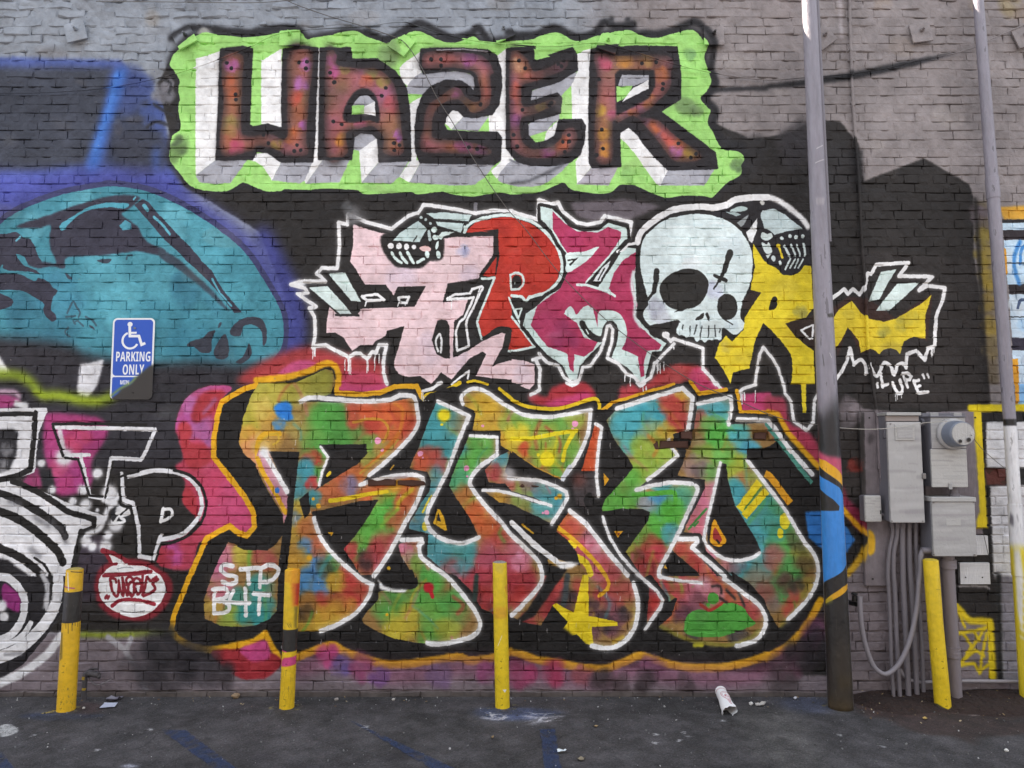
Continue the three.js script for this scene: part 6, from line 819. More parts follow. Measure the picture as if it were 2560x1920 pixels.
// ---------------------------------------------------------------- parking sign
{
  const a = onWall('01', 972, 1088, 0.02), b = onWall('01', 1334, 1088, 0.02), c = onWall('02', 1138, 133, 0.02), w = b.x - a.x, h = a.y - c.y, o = thing('parking_sign', 'blue disabled parking sign half sprayed over with black, on the teal disc', 'sign', V((a.x + b.x) / 2, (a.y + c.y) / 2, 0.008));
  const cv = document.createElement('canvas'); cv.width = 512; cv.height = 1024; const g = cv.getContext('2d'), k = 512 / w;
  const at = (t, x, y) => { const p = onWall(t, x, y, 0.02); return [(p.x - a.x) * k, ((a.y - p.y) / h) * 1024]; };
  const P = (s) => { let t = '01'; const r = []; for (const q of s.split(' ')) { if (q[0] === '@') { t = q.slice(1); continue; } r.push(at(t, ...q.split(',').map(Number))); } return r; };
  g.fillStyle = '#e3e5e8'; g.fillRect(0, 0, 512, 1024); g.fillStyle = '#2152b8'; const rb = (x, y, ww, hh, r) => { g.beginPath(); g.roundRect(x, y, ww, hh, r); g.fill(); };
  const mid = at('01', 1140, 1594)[1], wh = '#e6e8ea'; rb(20, 20, 472, mid - 30, 44); rb(20, mid + 6, 472, 1000 - mid, 20);
  g.strokeStyle = g.fillStyle = wh; g.lineCap = 'butt'; g.lineJoin = 'miter';
  const L2 = (s, lw) => { g.lineWidth = lw; trace(g, P(s), false, false); g.stroke(); }; const hd = at('01', 1118, 1142); g.beginPath(); g.arc(hd[0], hd[1], 31, 0, 7); g.fill();
  L2('1115,1160 1117,1243 1195,1243 1218,1318 1250,1304', 33); L2('1115,1216 1175,1214', 24); const wc = at('01', 1120, 1282); g.lineWidth = 26; g.beginPath(); g.ellipse(wc[0], wc[1], 95, 100, 0, 0.45, 4.35); g.stroke();
  const word = (s, x0, x1, y0, y1) => { const [px0, py0] = at('01', x0, y0), [px1, py1] = at('01', x1, y1); g.save(); g.font = 'bold 200px sans-serif'; const m = g.measureText(s), up = m.actualBoundingBoxAscent, wd = m.width; g.translate(px0, py1); g.scale((px1 - px0) / wd, (py1 - py0) / up); g.fillText(s, 0, 0); g.restore(); };
  word('PARKING', 993, 1298, 1378, 1462); word('ONLY', 1052, 1238, 1488, 1576); word('MIN', 1030, 1112, 1626, 1662);
  g.filter = 'blur(14px)'; g.fillStyle = '#33352f'; g.beginPath(); trace(g, P('1400,1470 1290,1500 1180,1590 1130,1659 @02 1040,40 980,150 1400,200'), true, false); g.fill(); g.filter = 'blur(10px)'; g.strokeStyle = '#8c9a2c'; g.globalAlpha = 0.75; g.lineWidth = 26; trace(g, P('1170,1600 1120,1650 @02 1030,40 950,105'), false, true); g.stroke(); g.globalAlpha = 1; g.filter = 'blur(8px)'; g.fillStyle = '#302f31'; trace(g, P('1400,1490 1290,1525 1190,1600 1140,1659 @02 1050,60 960,120 960,200 1400,220'), true, false); g.fill(); g.filter = 'none';
  const dt = at('01', 1155, 1172); g.fillStyle = '#4a6a90'; g.beginPath(); g.arc(dt[0], dt[1], 14, 0, 7); g.fill();
  const t = new THREE.CanvasTexture(cv); t.colorSpace = THREE.SRGBColorSpace; t.anisotropy = 8;
  const s = new THREE.Shape(), r = 0.034, x = w / 2, y = h / 2; s.moveTo(-x + r, -y); s.lineTo(x - r, -y); s.absarc(x - r, -y + r, r, -Math.PI / 2, 0); s.lineTo(x, y - r); s.absarc(x - r, y - r, r, 0, Math.PI / 2); s.lineTo(-x + r, y); s.absarc(-x + r, y - r, r, Math.PI / 2, Math.PI); s.lineTo(-x, -y + r); s.absarc(-x + r, -y + r, r, Math.PI, Math.PI * 1.5);
  const e = new THREE.ExtrudeGeometry(s, { depth: 0.002, bevelEnabled: true, bevelSize: 0.0006, bevelThickness: 0.0006, bevelSegments: 1, curveSegments: 8 }), p = e.attributes.position, uv = e.attributes.uv; for (let i = 0; i < p.count; i++) uv.setXY(i, p.getX(i) / w + 0.5, p.getY(i) / h + 0.5);
  mesh('plate', e, new THREE.MeshStandardMaterial({ map: t, roughness: 0.35 }), o);
  for (const yy of [y - 0.075, -y + 0.05]) mesh('screw', new THREE.CylinderGeometry(0.006, 0.007, 0.005, 12).rotateX(Math.PI / 2).translate(0.012, yy, 0.0045), yy > 0 ? steel : darkSteel, o);
}
// ---------------------------------------------------------------- electrical gear
const wallP = (t, x, y, z) => onWall(t, x, y, z);
function frontBox(t, x0, y0, x1, y1, zf, zb, r, t2 = t) { const ym = (y0 + (t2 === t ? y1 : y1 + 1659)) / 2, a = wallP(t, x0, ym, zf), b = wallP(t, x1, ym, zf), u = wallP(t, x0, y0, zf), d = wallP(t2, x0, y1, zf); return { x0: a.x, x1: b.x, y0: d.y, y1: u.y, geo: (gr = 0) => box(a.x - gr, b.x + gr, d.y - gr, u.y + gr, zb, zf, r) }; }
function smudged(base, w, h, n, cols, kind = 0) {
  const cv = document.createElement('canvas'); cv.width = w; cv.height = h; const g = cv.getContext('2d'); g.fillStyle = base; g.fillRect(0, 0, w, h);
  for (let i = 0; i < n; i++) { g.save(); g.globalAlpha = rr(0.12, 0.4); g.filter = `blur(${rr(2, 9)}px)`; g.strokeStyle = cols[i % cols.length]; g.lineWidth = rr(5, 26); g.lineCap = 'round'; const x = rr(0, w), y = rr(0, h), l = rr(0.1, 0.5) * w; g.beginPath(); g.moveTo(x - l, y + rr(-6, 6)); g.quadraticCurveTo(x, y + rr(-8, 8), x + l, y + rr(-10, 10)); g.stroke(); g.restore(); }
  for (let i = 0; i < n; i++) { g.globalAlpha = 0.5; g.strokeStyle = '#5a5859'; g.lineWidth = rr(0.5, 1.4); const x = rr(0, w), y = rr(0, h); g.beginPath(); g.moveTo(x, y); g.lineTo(x + rr(-12, 12), y + rr(-6, 6)); g.stroke(); }
  g.globalAlpha = 1; const t = new THREE.CanvasTexture(cv); t.colorSpace = THREE.SRGBColorSpace; t.wrapS = t.wrapT = THREE.RepeatWrapping; return t;
}
const grey = (base) => new THREE.MeshStandardMaterial({ map: smudged(base, 256, 512, 34, ['#807e80', '#c6c5c4', '#8d8b8e', '#b4b3b2']), roughness: 0.5, bumpMap: again(lump, 2), bumpScale: 0.0015 });
const gA = grey('#a8a7a7'), gB = grey('#b0afad'), gC = grey('#a3a2a2'), side = std('#6f6e76', 0.55, { bumpMap: lump, bumpScale: 0.002 }), pipeGrey = std('#716c72', 0.55, { bumpMap: lump, bumpScale: 0.002 });
// boards take the paint of the wall round them, over wood grain
const grain = (() => { const n = 256, d = new Uint8Array(n * n * 4); for (let j = 0; j < n; j++) for (let i = 0; i < n; i++) { const v = 128 + 110 * Math.sin(i * 0.55 + 3.5 * noise(i * 0.03, j * 0.012) + 2 * noise(i * 0.11, j * 0.02, 4)) * 0.6, k = (j * n + i) * 4; d[k] = d[k + 1] = d[k + 2] = v; d[k + 3] = 255; } const t = new THREE.DataTexture(d, n, n); t.wrapS = t.wrapT = THREE.RepeatWrapping; t.magFilter = THREE.LinearFilter; t.needsUpdate = true; return t; })();
const woodMat = new THREE.MeshStandardMaterial({ map: sheets[1].tex, roughness: 0.85, bumpMap: again(grain, PW / 0.2, WH / 0.6), bumpScale: 0.003 });
{
  const L1 = frontBox('32', 818, 245, 1050, 85, 0.032, 0.002, 0.004, '33'), o = thing('wooden_board', 'tall grey wooden board behind the long cabinet, with a yellow paint splash', 'board', V(0, 0, 0)); mesh('board', painted(L1.geo(), 0, 0, sheets[1]), woodMat, o);
  for (const [t, x, y] of [['32', 875, 292], ['33', 905, 25]]) { const c = wallP(t, x, y, 0.033); mesh('screw', new THREE.CylinderGeometry(0.006, 0.006, 0.004, 12).rotateX(Math.PI / 2).translate(c.x, c.y, 0.034), darkSteel, o); }
  const R1 = frontBox('32', 1352, 240, 1868, 1240, 0.03, 0.002, 0.004), q = thing('wooden_board', 'wide weathered board behind the meter with a yellow painted edge', 'board', V(0, 0, 0)); mesh('board', painted(R1.geo(), 0, 0, sheets[1]), woodMat, q); const c = wallP('32', 1790, 290, 0.032); mesh('screw', new THREE.CylinderGeometry(0.006, 0.006, 0.004, 12).rotateX(Math.PI / 2).translate(c.x, c.y, 0.0325), darkSteel, q);
  const rw = frontBox('32', 1330, 252, 1705, 282, 0.075, 0.03, 0.003); mesh('raceway', rw.geo(), side, q); for (const x of [1440, 1640]) { const n = frontBox('32', x - 35, 246, x + 35, 290, 0.079, 0.03, 0.003); mesh('raceway_clip', n.geo(), gC, q); }
  const wm = new THREE.MeshStandardMaterial({ map: smudged('#d2d2d4', 256, 256, 20, ['#bdbdc2', '#e4e4e4', '#a9a8ac']), roughness: 0.8, bumpMap: again(grain, 1, 1), bumpScale: 0.003 });
  for (const [lab, a] of [['white painted board end showing right of the lower meter box', ['32', 1600, 1310, 1905, 1478, 0.028, 0.002, 0.003]], ['white board with two nail holes low behind the thick pipe', ['32', 1660, 1545, 1920, 72, 0.028, 0.002, 0.003, '33']]]) { const B2 = frontBox(...a), w = thing('wooden_board', lab, 'board', V(0, 0, 0)); mesh('board', B2.geo(), wm, w); if (a[8]) for (const x of [1708, 1853]) { const n = wallP('33', x, 12, 0.03); mesh('nail', new THREE.CylinderGeometry(0.005, 0.005, 0.004, 10).rotateX(Math.PI / 2).translate(n.x, n.y, 0.0288), darkSteel, w); } }
}
{
  const C = frontBox('32', 1046, 328, 1340, 1200, 0.185, 0.16, 0.006), o = thing('electrical_cabinet', 'tall narrow grey electrical cabinet with a rounded square plate near its top', 'cabinet', V(C.x0, C.y0, 0)); const p = o.position, at = (g) => g.translate(-p.x, -p.y, 0), x0 = C.x0, x1 = C.x1, top = wallP('32', 1040, 252, 0.185).y;
  mesh('body', at(box(x0 + 0.004, x1 - 0.004, C.y0 + 0.006, top, 0.033, 0.159, 0.004)), side, o); mesh('door', at(C.geo()), gA, o); mesh('hood', at(box(x0 - 0.004, x1 + 0.002, top - 0.016, top + 0.006, 0.033, 0.192, 0.003)), gB, o); mesh('hood_strip', at(box(x0 + 0.002, x1 - 0.006, C.y1 + 0.006, top - 0.018, 0.15, 0.172, 0.002)), std('#938a87', 0.6), o);
  const s = frontBox('32', 1098, 350, 1266, 486, 0.189, 0.186, 0.0015); mesh('plate', at(new RoundedBoxGeometry(s.x1 - s.x0, s.y1 - s.y0, 0.006, 2, 0.002).translate((s.x0 + s.x1) / 2, (s.y0 + s.y1) / 2, 0.188)), gB, o); const s2 = frontBox('32', 1116, 368, 1250, 470, 0.193, 0.19, 0.001); mesh('plate_rim', at(box(s2.x0, s2.x1, s2.y0, s2.y1, 0.1905, 0.1935, 0.001)), gA, o);
  for (const [x, y] of [[1060, 345], [1325, 345], [1072, 1185], [1338, 1185]]) { const n = wallP('32', x, y, 0.187); mesh('screw', at(new THREE.CylinderGeometry(0.005, 0.005, 0.004, 10).rotateX(Math.PI / 2).translate(n.x, n.y, 0.1865)), steel, o); }
  const l = wallP('32', 1345, 795, 0.186); mesh('latch', at(box(l.x - 0.012, l.x + 0.012, l.y - 0.02, l.y + 0.02, 0.165, 0.197, 0.004)), steel, o); const h1 = wallP('32', 1012, 430, 0.12); mesh('hinge', at(box(x0 - 0.004, x0 + 0.006, h1.y - 0.03, h1.y + 0.03, 0.12, 0.15, 0.003)), side, o);
}
{
  const C = frontBox('32', 1418, 285, 1722, 893, 0.19, 0.031, 0.008), o = thing('meter_box', 'grey meter box with a round glass-fronted meter on its upper half', 'meter', V(C.x0, C.y0, 0)), p = o.position, at = (g) => g.translate(-p.x, -p.y, 0);
  mesh('body', at(box(C.x0, C.x1, C.y0 + 0.004, C.y1, 0.031, 0.182, 0.006)), side, o); const d = frontBox('32', 1416, 562, 1722, 893, 0.19, 0.17, 0.006); mesh('door', at(box(d.x0 - 0.002, d.x1 + 0.002, d.y0, d.y1, 0.17, 0.19, 0.006)), gB, o); mesh('face', at(box(C.x0 + 0.002, C.x1 - 0.002, d.y1 + 0.005, C.y1 - 0.004, 0.1825, 0.187, 0.002)), gC, o); const cap = wallP('32', 1500, 285, 0.19); mesh('top_lip', at(box(C.x0 - 0.004, C.x1 + 0.004, cap.y - 0.002, cap.y + 0.008, 0.031, 0.196, 0.002)), side, o);
  const la = wallP('32', 1573, 880, 0.19); mesh('latch', at(box(la.x - 0.012, la.x + 0.012, la.y - 0.024, la.y + 0.018, 0.19, 0.2, 0.003)), gC, o); const tg = frontBox('32', 1520, 785, 1700, 822, 0.1915, 0.19, 0.0005); mesh('tag_plate', at(box(tg.x0, tg.x1, tg.y0, tg.y1, 0.1895, 0.1912, 0.0005)), gB, o);
  const m = wallP('32', 1588, 432, 0.19), mx = m.x - p.x, my = m.y - p.y, prof = (pp) => new THREE.LatheGeometry(pp.map(([r, z]) => new THREE.Vector2(r, z)), 48).rotateX(Math.PI / 2).translate(mx, my, 0.188);
  mesh('ring', prof([[0.088, 0], [0.108, 0], [0.11, 0.008], [0.11, 0.022], [0.104, 0.03], [0.092, 0.032]]), gC, o); const dial = mesh('meter', prof([[0.09, 0.028], [0.092, 0.034], [0.088, 0.1], [0.084, 0.122], [0.078, 0.13], [0, 0.132]]), std('#6f7684', 0.32, {}), o);
  mesh('face_plate', new THREE.CylinderGeometry(0.075, 0.077, 0.006, 40).rotateX(Math.PI / 2).translate(mx, my, 0.322), gB, dial); for (const [x, y, r] of [[0.03, -0.04, 0.011], [-0.028, -0.05, 0.009]]) { mesh('seal', new THREE.CylinderGeometry(r, r, 0.014, 16).rotateX(Math.PI / 2).translate(mx + x, my + y, 0.329), darkSteel, dial); mesh('seal', new THREE.TorusGeometry(r * 1.25, 0.003, 8, 18).translate(mx + x, my + y, 0.33), steel, dial); }
  const c0 = wallP('32', 1612, 893, 0.13), c1 = wallP('32', 1618, 985, 0.13); mesh('neck', at(cyl(V(c0.x, c0.y + 0.02, 0.12), V(c1.x, c1.y - 0.004, 0.12), 0.026, 0.026, 20)), pipeGrey, o); mesh('neck_nut', at(cyl(V(c1.x, c1.y + 0.03, 0.12), V(c1.x, c1.y, 0.12), 0.034, 0.036, 20)), pipeGrey, o);
  const k = wallP('32', 1350, 335, 0.09); mesh('side_nipple', at(cyl(V(k.x - 0.03, k.y, 0.09), V(C.x0 + 0.002, k.y, 0.09), 0.03, 0.03, 20)), side, o);
}
{
  const C = frontBox('32', 1425, 1018, 1798, 1490, 0.205, 0.18, 0.005), o = thing('junction_box', 'large square grey box with a raised lip, below the meter', 'box', V(C.x0, C.y0, 0)), p = o.position, at = (g) => g.translate(-p.x, -p.y, 0), top = wallP('32', 1500, 985, 0.205).y;
  mesh('body', at(box(C.x0 + 0.004, C.x1 - 0.004, C.y0 + 0.006, top - 0.003, 0.031, 0.179, 0.005)), side, o); mesh('cover', at(C.geo()), gC, o); mesh('lip', at(box(C.x0 - 0.006, C.x1 + 0.005, C.y1 + 0.001, top + 0.006, 0.035, 0.215, 0.004)), gB, o); for (const [x, y] of [[1435, 1475], [1785, 1475], [1430, 1025], [1780, 1022]]) { const s = wallP('32', x, y, 0.207); mesh('screw', at(new THREE.CylinderGeometry(0.006, 0.006, 0.006, 10).rotateX(Math.PI / 2).translate(s.x, s.y, 0.207)), steel, o); }
  const tg = frontBox('32', 1542, 1165, 1665, 1222, 0.2065, 0.205, 0.0005); mesh('tag_plate', at(box(tg.x0, tg.x1, tg.y0, tg.y1, 0.2045, 0.2062, 0.0005)), gB, o);
  const S = frontBox('32', 838, 962, 985, 1195, 0.125, 0.1, 0.014), q = thing('junction_box', 'small pale grey box with rounded corners, left of the long cabinet', 'box', V(S.x0, S.y0, 0)), a2 = (g) => g.translate(-S.x0, -S.y0, 0); mesh('body', a2(box(S.x0 + 0.002, S.x1 - 0.002, S.y0 + 0.002, S.y1 - 0.002, 0.032, 0.108, 0.01)), side, q); mesh('cover', a2(S.geo()), gB, q); const c = wallP('32', 973, 1108, 0.126); mesh('slot', a2(box(c.x - 0.004, c.x + 0.004, c.y - 0.014, c.y + 0.014, 0.12, 0.127, 0.001)), darkSteel, q); const e = wallP('32', 1000, 1130, 0.07); mesh('nipple', a2(cyl(V(S.x1 - 0.003, e.y, 0.07), V(e.x + 0.05, e.y, 0.07), 0.014, 0.014, 16)), pipeGrey, q);
}
function pipe(label, s, z, r, mat, name = 'conduit', cat = 'conduit', group) { let t = '32'; const P = []; for (const w of s.split(' ')) { if (w[0] === '@') { t = w.slice(1); continue; } const [x, y, zz] = w.split(',').map(Number); P.push(onWall(t, x, y, zz || z)); } const o = thing(name, label, cat, null, group); mesh('pipe', tube(P, r, P.length * 12, 14), mat, o); return [o, P]; }
const cg = 'conduits dropping from the long cabinet';
for (const [label, s, r, z] of [
  ['leftmost conduit below the cabinet, kinked to the left', '@32 1070,1190 1076,1290 1048,1450 1036,1640 @33 1042,100 1055,400 1070,800 1085,1040', 0.0125, 0.07], ['second conduit from the left below the cabinet, bent under its top', '@32 1118,1190 1112,1320 1088,1450 1086,1640 @33 1095,100 1110,500 1128,850 1140,1040', 0.015, 0.075],
  ['thick straight conduit in the middle of the row below the cabinet', '@32 1160,1190 1163,1500 @33 1170,100 1190,500 1215,1030', 0.0185, 0.08], ['fourth conduit from the left below the cabinet, behind the hose', '@32 1216,1190 1225,1600 @33 1240,150 1265,600 1288,1030', 0.0175, 0.07], ['rightmost thin conduit below the cabinet', '@32 1272,1190 1285,1600 @33 1305,250 1330,650 1345,1030', 0.014, 0.06]]) { const [o, P] = pipe(label, s, z, r, pipeGrey, 'conduit', 'conduit', cg); const c = P[0]; mesh('nut', cyl(V(c.x, c.y - 0.012, c.z), V(c.x, c.y - 0.04, c.z), r * 1.3, r * 1.3, 12), pipeGrey, o); }
{ const [o] = pipe('grey flexible hose sagging in a U from the lower box to the tap', '@32 1410,1440,0.15 1345,1436,0.15 1322,1480,0.15 1318,1600,0.15 @33 1305,60,0.15 1285,280,0.15 1210,600,0.16 1110,785,0.16 1010,848,0.16 925,795,0.15 855,640,0.14 812,450,0.13 796,270,0.12 795,175,0.11', 0.15, 0.0165, std('#7f7a80', 0.5), 'hose', 'hose'); const c = onWall('32', 1330, 1440, 0.15); mesh('fitting', cyl(V(c.x - 0.004, c.y, 0.15), V(c.x + 0.06, c.y, 0.15), 0.023, 0.023, 16), pipeGrey, o); }
{ const [o, P] = pipe('thick mauve drain-like pipe running down from the lower box', '@32 1552,1480 1556,1640 @33 1562,100 1580,400 1600,700 1622,1070', 0.11, 0.043, std('#7a7277', 0.5, { bumpMap: lump, bumpScale: 0.002 }), 'riser', 'pipe'); for (const [t, x, y0, y1, r] of [['32', 1553, 1515, 1590, 0.054], ['33', 1592, 610, 700, 0.049]]) { const a = onWall(t, x, y0, 0.11), b = onWall(t, x + 4, y1, 0.11); mesh('coupling', cyl(a, b, r, r, 28), o.children[0].material, o); } }
pipe('thin pipe lying along the foot of the wall to the right edge', '@33 1140,800,0.06 1160,845,0.06 1205,888,0.06 1290,914,0.05 1420,916 1650,908 2000,910 2212,912 2700,920', 0.045, 0.0125, std('#8b868b', 0.5), 'pipe', 'pipe');
{ const o = thing('tap', 'black garden tap on the wall at the end of the grey hose', 'tap'), c = onWall('33', 745, 190, 0.08), d = onWall('33', 715, 235, 0.03), m = std('#1f1e1f', 0.35, { metalness: 0.4 }); mesh('spout', cyl(V(d.x, d.y, 0.0), V(d.x + 0.01, d.y + 0.005, 0.09), 0.018, 0.016, 16), m, o); mesh('valve', cyl(V(c.x, c.y - 0.02, 0.085), V(c.x, c.y + 0.02, 0.085), 0.02, 0.016, 16), m, o); mesh('handle', new THREE.TorusGeometry(0.018, 0.006, 8, 16).rotateX(Math.PI / 2).translate(c.x, c.y + 0.03, 0.085), m, o); mesh('outlet', cyl(V(c.x + 0.004, c.y, 0.088), V(c.x + 0.045, c.y - 0.002, 0.108), 0.013, 0.013, 12), m, o); }
{
  const o = thing('standpipe', 'grey standpipe tap with flaking yellow paint, beside the leftmost bollard', 'tap'), m = std('#4f4b4e', 0.6, { bumpMap: again(lump, 3), bumpScale: 0.003 }), q = (x, y, z) => onWall('03', x, y, z), B2 = [q(726, 1080, 0.06), q(728, 980, 0.06), q(733, 890, 0.06), q(738, 850, 0.06), q(762, 838, 0.055)];
  mesh('pipe', tube(B2, 0.017, 40, 12), m, o); for (const [y0, y1] of [[895, 868], [985, 965]]) { const a = q(729, y0, 0.0655), b = q(733, y1, 0.0655); mesh('paint_flake', cyl(V(a.x - 0.004, a.y, 0.0645), V(b.x - 0.004, b.y, 0.0645), 0.0145, 0.0145, 10), std('#a5892c', 0.7), o); }
  const v = q(800, 842, 0.06); mesh('valve_body', cyl(q(765, 838, 0.055), q(855, 858, 0.09), 0.024, 0.018, 18), m, o); mesh('flange', cyl(q(768, 838, 0.05), q(780, 841, 0.055), 0.03, 0.03, 18), m, o); mesh('handle', new THREE.TorusGeometry(0.018, 0.005, 8, 16).rotateX(1.2).translate(v.x + 0.025, v.y + 0.035, 0.075), m, o); mesh('spout', cyl(q(845, 850, 0.085), q(858, 880, 0.1), 0.013, 0.012, 12), m, o);
  tag(mesh('wire', tube([q(770, 885, 0.05), q(800, 925, 0.06), q(850, 942, 0.08), q(910, 920, 0.07), q(962, 892, 0.05)], 0.004, 30, 8), std('#6d696c', 0.6)), 'bent grey wire hanging in a curve below the standpipe tap', 'wire');
}
// ---------------------------------------------------------------- litter
{
  const lo = onGround('23', 1882, 1172, 0.03), hi = onWall('23', 1803, 995, 0.07), o = thing('paper_cup', 'crumpled white paper cup with a red printed badge, leaning on the wall', 'cup', lo);
  const cv = document.createElement('canvas'); cv.width = cv.height = 512; const g = cv.getContext('2d'); g.fillStyle = '#e2e2e4'; g.fillRect(0, 0, 512, 512); g.strokeStyle = '#a83848'; g.lineWidth = 6; for (const y of [46, 66]) { g.beginPath(); g.moveTo(0, y); g.lineTo(512, y); g.stroke(); }
  const C = (s, w) => { g.lineWidth = w; g.lineJoin = g.lineCap = 'round'; trace(g, s.split(' ').map((q) => q.split(',').map(Number)), false, true); g.stroke(); };
  C('290,140 250,165 240,230 262,300 290,350 300,440 320,440 330,360 352,300 362,220 340,160 290,140', 6); C('292,158 262,180 256,235 276,300 300,345 310,410 322,350 342,290 346,220 330,175 292,158', 4); C('276,190 300,180 310,196', 5); C('280,262 290,230 320,225 335,250 310,262 300,240 285,270', 8); C('278,290 310,282 345,296', 5); C('300,310 318,330 306,340 318,372', 5);
  const t = new THREE.CanvasTexture(cv); t.colorSpace = THREE.SRGBColorSpace; t.wrapS = THREE.RepeatWrapping;
  const len = lo.distanceTo(hi), geo = new THREE.CylinderGeometry(0.036, 0.046, len, 40, 14, true), P = geo.attributes.position; for (let i = 0; i < P.count; i++) { const x = P.getX(i), y = P.getY(i), z = P.getZ(i), k = 1 + 0.12 * noise(x * 22, y * 16, z * 22) + (y < 0 ? 0.22 * noise(x * 40 + 3, y * 20, z * 40) * (-y / len) * 2 : 0), fl = 1 - 0.25 * Math.max(0, -y / len) * 2; P.setXYZ(i, x * k * (1 + (1 - fl) * 0.5), y + (y < -len * 0.45 ? 0.012 * noise(x * 50, 3, z * 50) : 0), z * k * fl); }
  geo.computeVertexNormals(); const q = new THREE.Quaternion().setFromUnitVectors(V(0, 1, 0), hi.clone().sub(lo).normalize()), mat = new THREE.MeshStandardMaterial({ map: t, roughness: 0.6, side: THREE.DoubleSide });
  geo.rotateY(Math.PI * 0.86); mesh('body', geo.translate(0, len / 2, 0).applyQuaternion(q), mat, o); mesh('base', new THREE.CylinderGeometry(0.034, 0.034, 0.003, 32).translate(0, len - 0.01, 0).applyQuaternion(q), std('#dcdcdc', 0.7), o); mesh('rim', new THREE.TorusGeometry(0.036, 0.002, 8, 36).rotateX(Math.PI / 2).translate(0, len - 0.001, 0).applyQuaternion(q), std('#dfdfe0', 0.6), o);
}
function scrap(name, label, cat, s, color, lift = 0.006, rough = 0.7) {
  let t = '03'; const P = []; for (const w of s.split(' ')) { if (w[0] === '@') { t = w.slice(1); continue; } P.push(onGround(t, ...w.split(',').map(Number), 0.006)); }
  const c = P.reduce((a, b) => a.add(b.clone().multiplyScalar(1 / P.length)), V(0, 0, 0)), n = 5, pos = [], ix = [], N2 = P.length; const push = (p, k) => { const q = c.clone().lerp(p, k), u = k * k * lift * (0.4 + Math.abs(noise(q.x * 30, q.z * 30, 2)) * 1.6); pos.push(q.x - c.x, 0.003 + u, q.z - c.z); };
  for (const dy of [0, -0.0012]) { const st = pos.length / 3; push(c, 0); for (let r = 1; r <= n; r++) for (let i = 0; i < N2 * 3; i++) { const a = P[Math.floor(i / 3)], b = P[(Math.floor(i / 3) + 1) % N2]; push(a.clone().lerp(b, (i % 3) / 3), r / n); } for (let i = st; i < pos.length / 3; i++) pos[i * 3 + 1] += dy; const M = N2 * 3; for (let i = 0; i < M; i++) { const f = dy < 0; const T = (a, b, d) => (f ? ix.push(a, d, b) : ix.push(a, b, d)); T(st, st + 1 + i, st + 1 + ((i + 1) % M)); for (let r = 0; r < n - 1; r++) { const A = st + 1 + r * M + i, B2 = st + 1 + r * M + ((i + 1) % M), C2 = A + M, D = B2 + M; T(A, C2, B2); T(B2, C2, D); } } }
  const g = new THREE.BufferGeometry(); g.setAttribute('position', new THREE.Float32BufferAttribute(pos, 3)); g.setIndex(ix); g.computeVertexNormals(); const m = mesh(name, g, std(color, rough, { side: THREE.DoubleSide })); m.position.set(c.x, 0.006, c.z); tag(m, label, cat);
}
scrap('paper_scrap', 'pale blue flat scrap of paper near the leftmost bollard', 'litter', '@03 858,1148 905,1102 1018,1100 990,1140', '#b9bfd2', 0.006); scrap('foil_wrapper', 'dark crumpled foil wrapper behind the pale blue paper', 'litter', '@03 905,1075 960,1065 1070,1058 1010,1085 930,1095', '#6f6c78', 0.02, 0.3); scrap('paper_scrap', 'torn white scrap on the blue line at the bottom', 'litter', '@23 388,1508 430,1520 472,1515 455,1535 395,1538', '#cfd6da', 0.012);
scrap('leaf', 'dry tan leaf on the asphalt below the star', 'leaf', '@23 702,1306 725,1298 748,1300 730,1314', '#a08a66', 0.008); scrap('leaf', 'brown leaf beside the white scrap on the blue line', 'leaf', '@23 558,1590 600,1580 632,1585 620,1605 570,1602', '#7d7360', 0.012); scrap('leaf', 'small brown leaf left of the upright blue line', 'leaf', '@13 2028,1408 2042,1390 2056,1395 2044,1418', '#8a7556', 0.008); scrap('leaf', 'yellowish leaf in the dirt in front of the leaning bollard', 'leaf', '@33 1335,1238 1360,1232 1382,1240 1350,1248', '#a98f52', 0.01); scrap('leaf', 'dry brown leaf curled against the foot of the leaning bollard', 'leaf', '@33 1362,1085 1385,1068 1440,1115 1440,1132 1380,1120', '#5f5140', 0.03);
scrap('paper_scrap', 'thin white sliver of paper right of the cup', 'litter', '@23 2095,1112 2140,1112 2198,1102 2180,1130 2110,1130', '#a8a49f', 0.012); scrap('paper_scrap', 'white shred near the thick pole foot', 'litter', '@33 215,1068 235,1055 255,1068 235,1076', '#c9c9ce', 0.012);
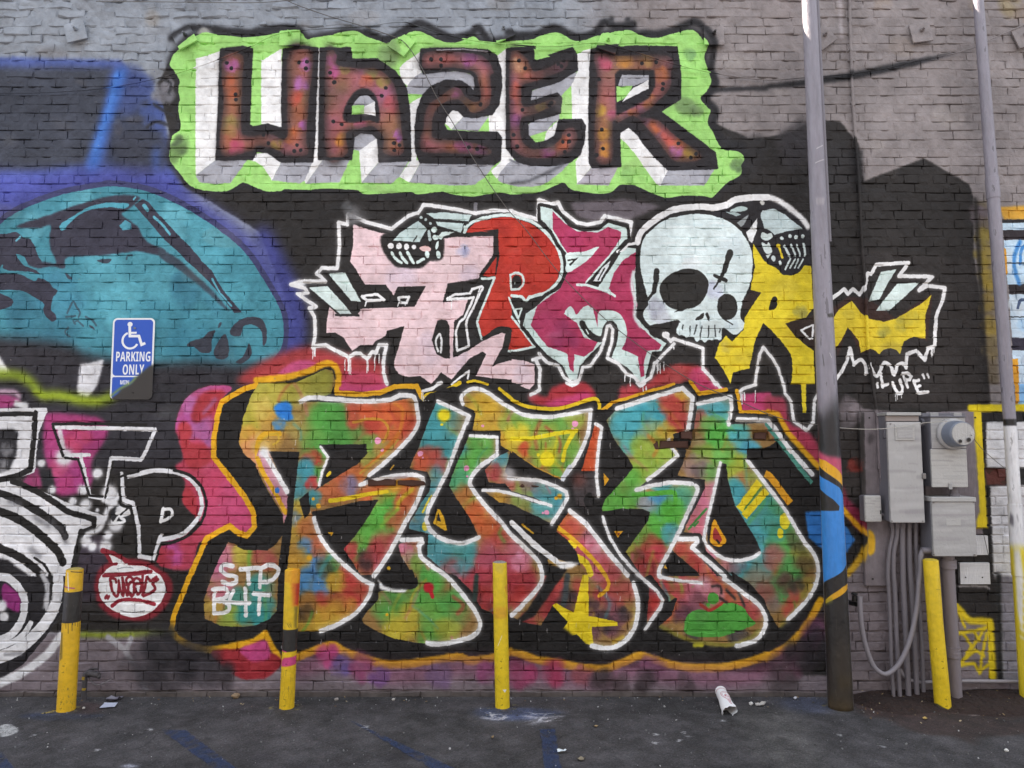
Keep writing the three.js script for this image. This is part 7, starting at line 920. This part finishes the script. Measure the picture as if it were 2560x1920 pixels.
function stone(name, label, cat, t, x, y, r, color, k = 0.75) { const c = onGround(t, x, y), g = new THREE.IcosahedronGeometry(r, 3), P = g.attributes.position; for (let i = 0; i < P.count; i++) { const f = 1 + 0.35 * noise(P.getX(i) / r * 1.3 + x, P.getY(i) / r * 1.3, P.getZ(i) / r * 1.3); P.setXYZ(i, P.getX(i) * f, P.getY(i) * f * k, P.getZ(i) * f); } g.computeVertexNormals(); const m = mesh(name, g, std(color, 0.9)); m.position.set(c.x, 0.004 + r * k * 0.8, c.z); tag(m, label, cat); }
stone('stone', 'round tan stone against the wall foot below the pink cloud', 'stone', '03', 2035, 1060, 0.026, '#8a755c'); stone('crumpled_tissue', 'ball of white tissue right of the cup', 'litter', '23', 2065, 1118, 0.015, '#c4c3c0'); stone('stone', 'single white stone on the asphalt at the lower right', 'stone', '33', 2060, 1522, 0.012, '#d0cfca'); stone('crumpled_tissue', 'white crumpled bit on the dirt left of the leaning bollard', 'litter', '33', 1402, 1015, 0.017, '#b9b8b8'); stone('stone', 'pale pebble at the wall foot right of the second bollard', 'stone', '13', 695, 1080, 0.014, '#8f8a86'); stone('stone', 'round grey pebble at the wall foot below the green letter', 'stone', '13', 1188, 1080, 0.012, '#a19d98'); stone('stone', 'small white pebble right of the leftmost bollard', 'stone', '03', 722, 1152, 0.009, '#b5b1ac');

{
  const g = new THREE.CircleGeometry(1, 6).rotateX(-Math.PI / 2), n = 260, m = new THREE.InstancedMesh(g, std('#ffffff', 0.9, { side: THREE.DoubleSide }), n), q = new THREE.Quaternion(), M4 = new THREE.Matrix4(), col = new THREE.Color();
  for (let i = 0; i < n; i++) { const right = i < 190, z = 0.02 + Math.pow(rnd(), 1.6) * (right ? 0.5 : 0.2), s = rr(0.003, 0.011); q.setFromEuler(new THREE.Euler(rr(-0.5, 0.5), rr(0, 6), rr(-0.5, 0.5))); M4.compose(V(right ? rr(2.3, 4.2) : rr(-3.7, 2.1), 0.012 + (right ? 0.045 * Math.max(0, 1 - z * 2.4) : 0), z), q, V(s, s, s * rr(0.3, 0.7))); m.setMatrixAt(i, M4); m.setColorAt(i, col.set(['#5f4a32', '#7d6a4c', '#3d3026', '#94866c'][i % 4])); }
  m.castShadow = m.receiveShadow = true; m.name = 'leaf_litter'; tag(m, 'crumbs of dry leaves along the wall foot and on the dirt', 'leaf litter', null, 'stuff'); scene.add(m);
}

renderer.render(scene, camera);
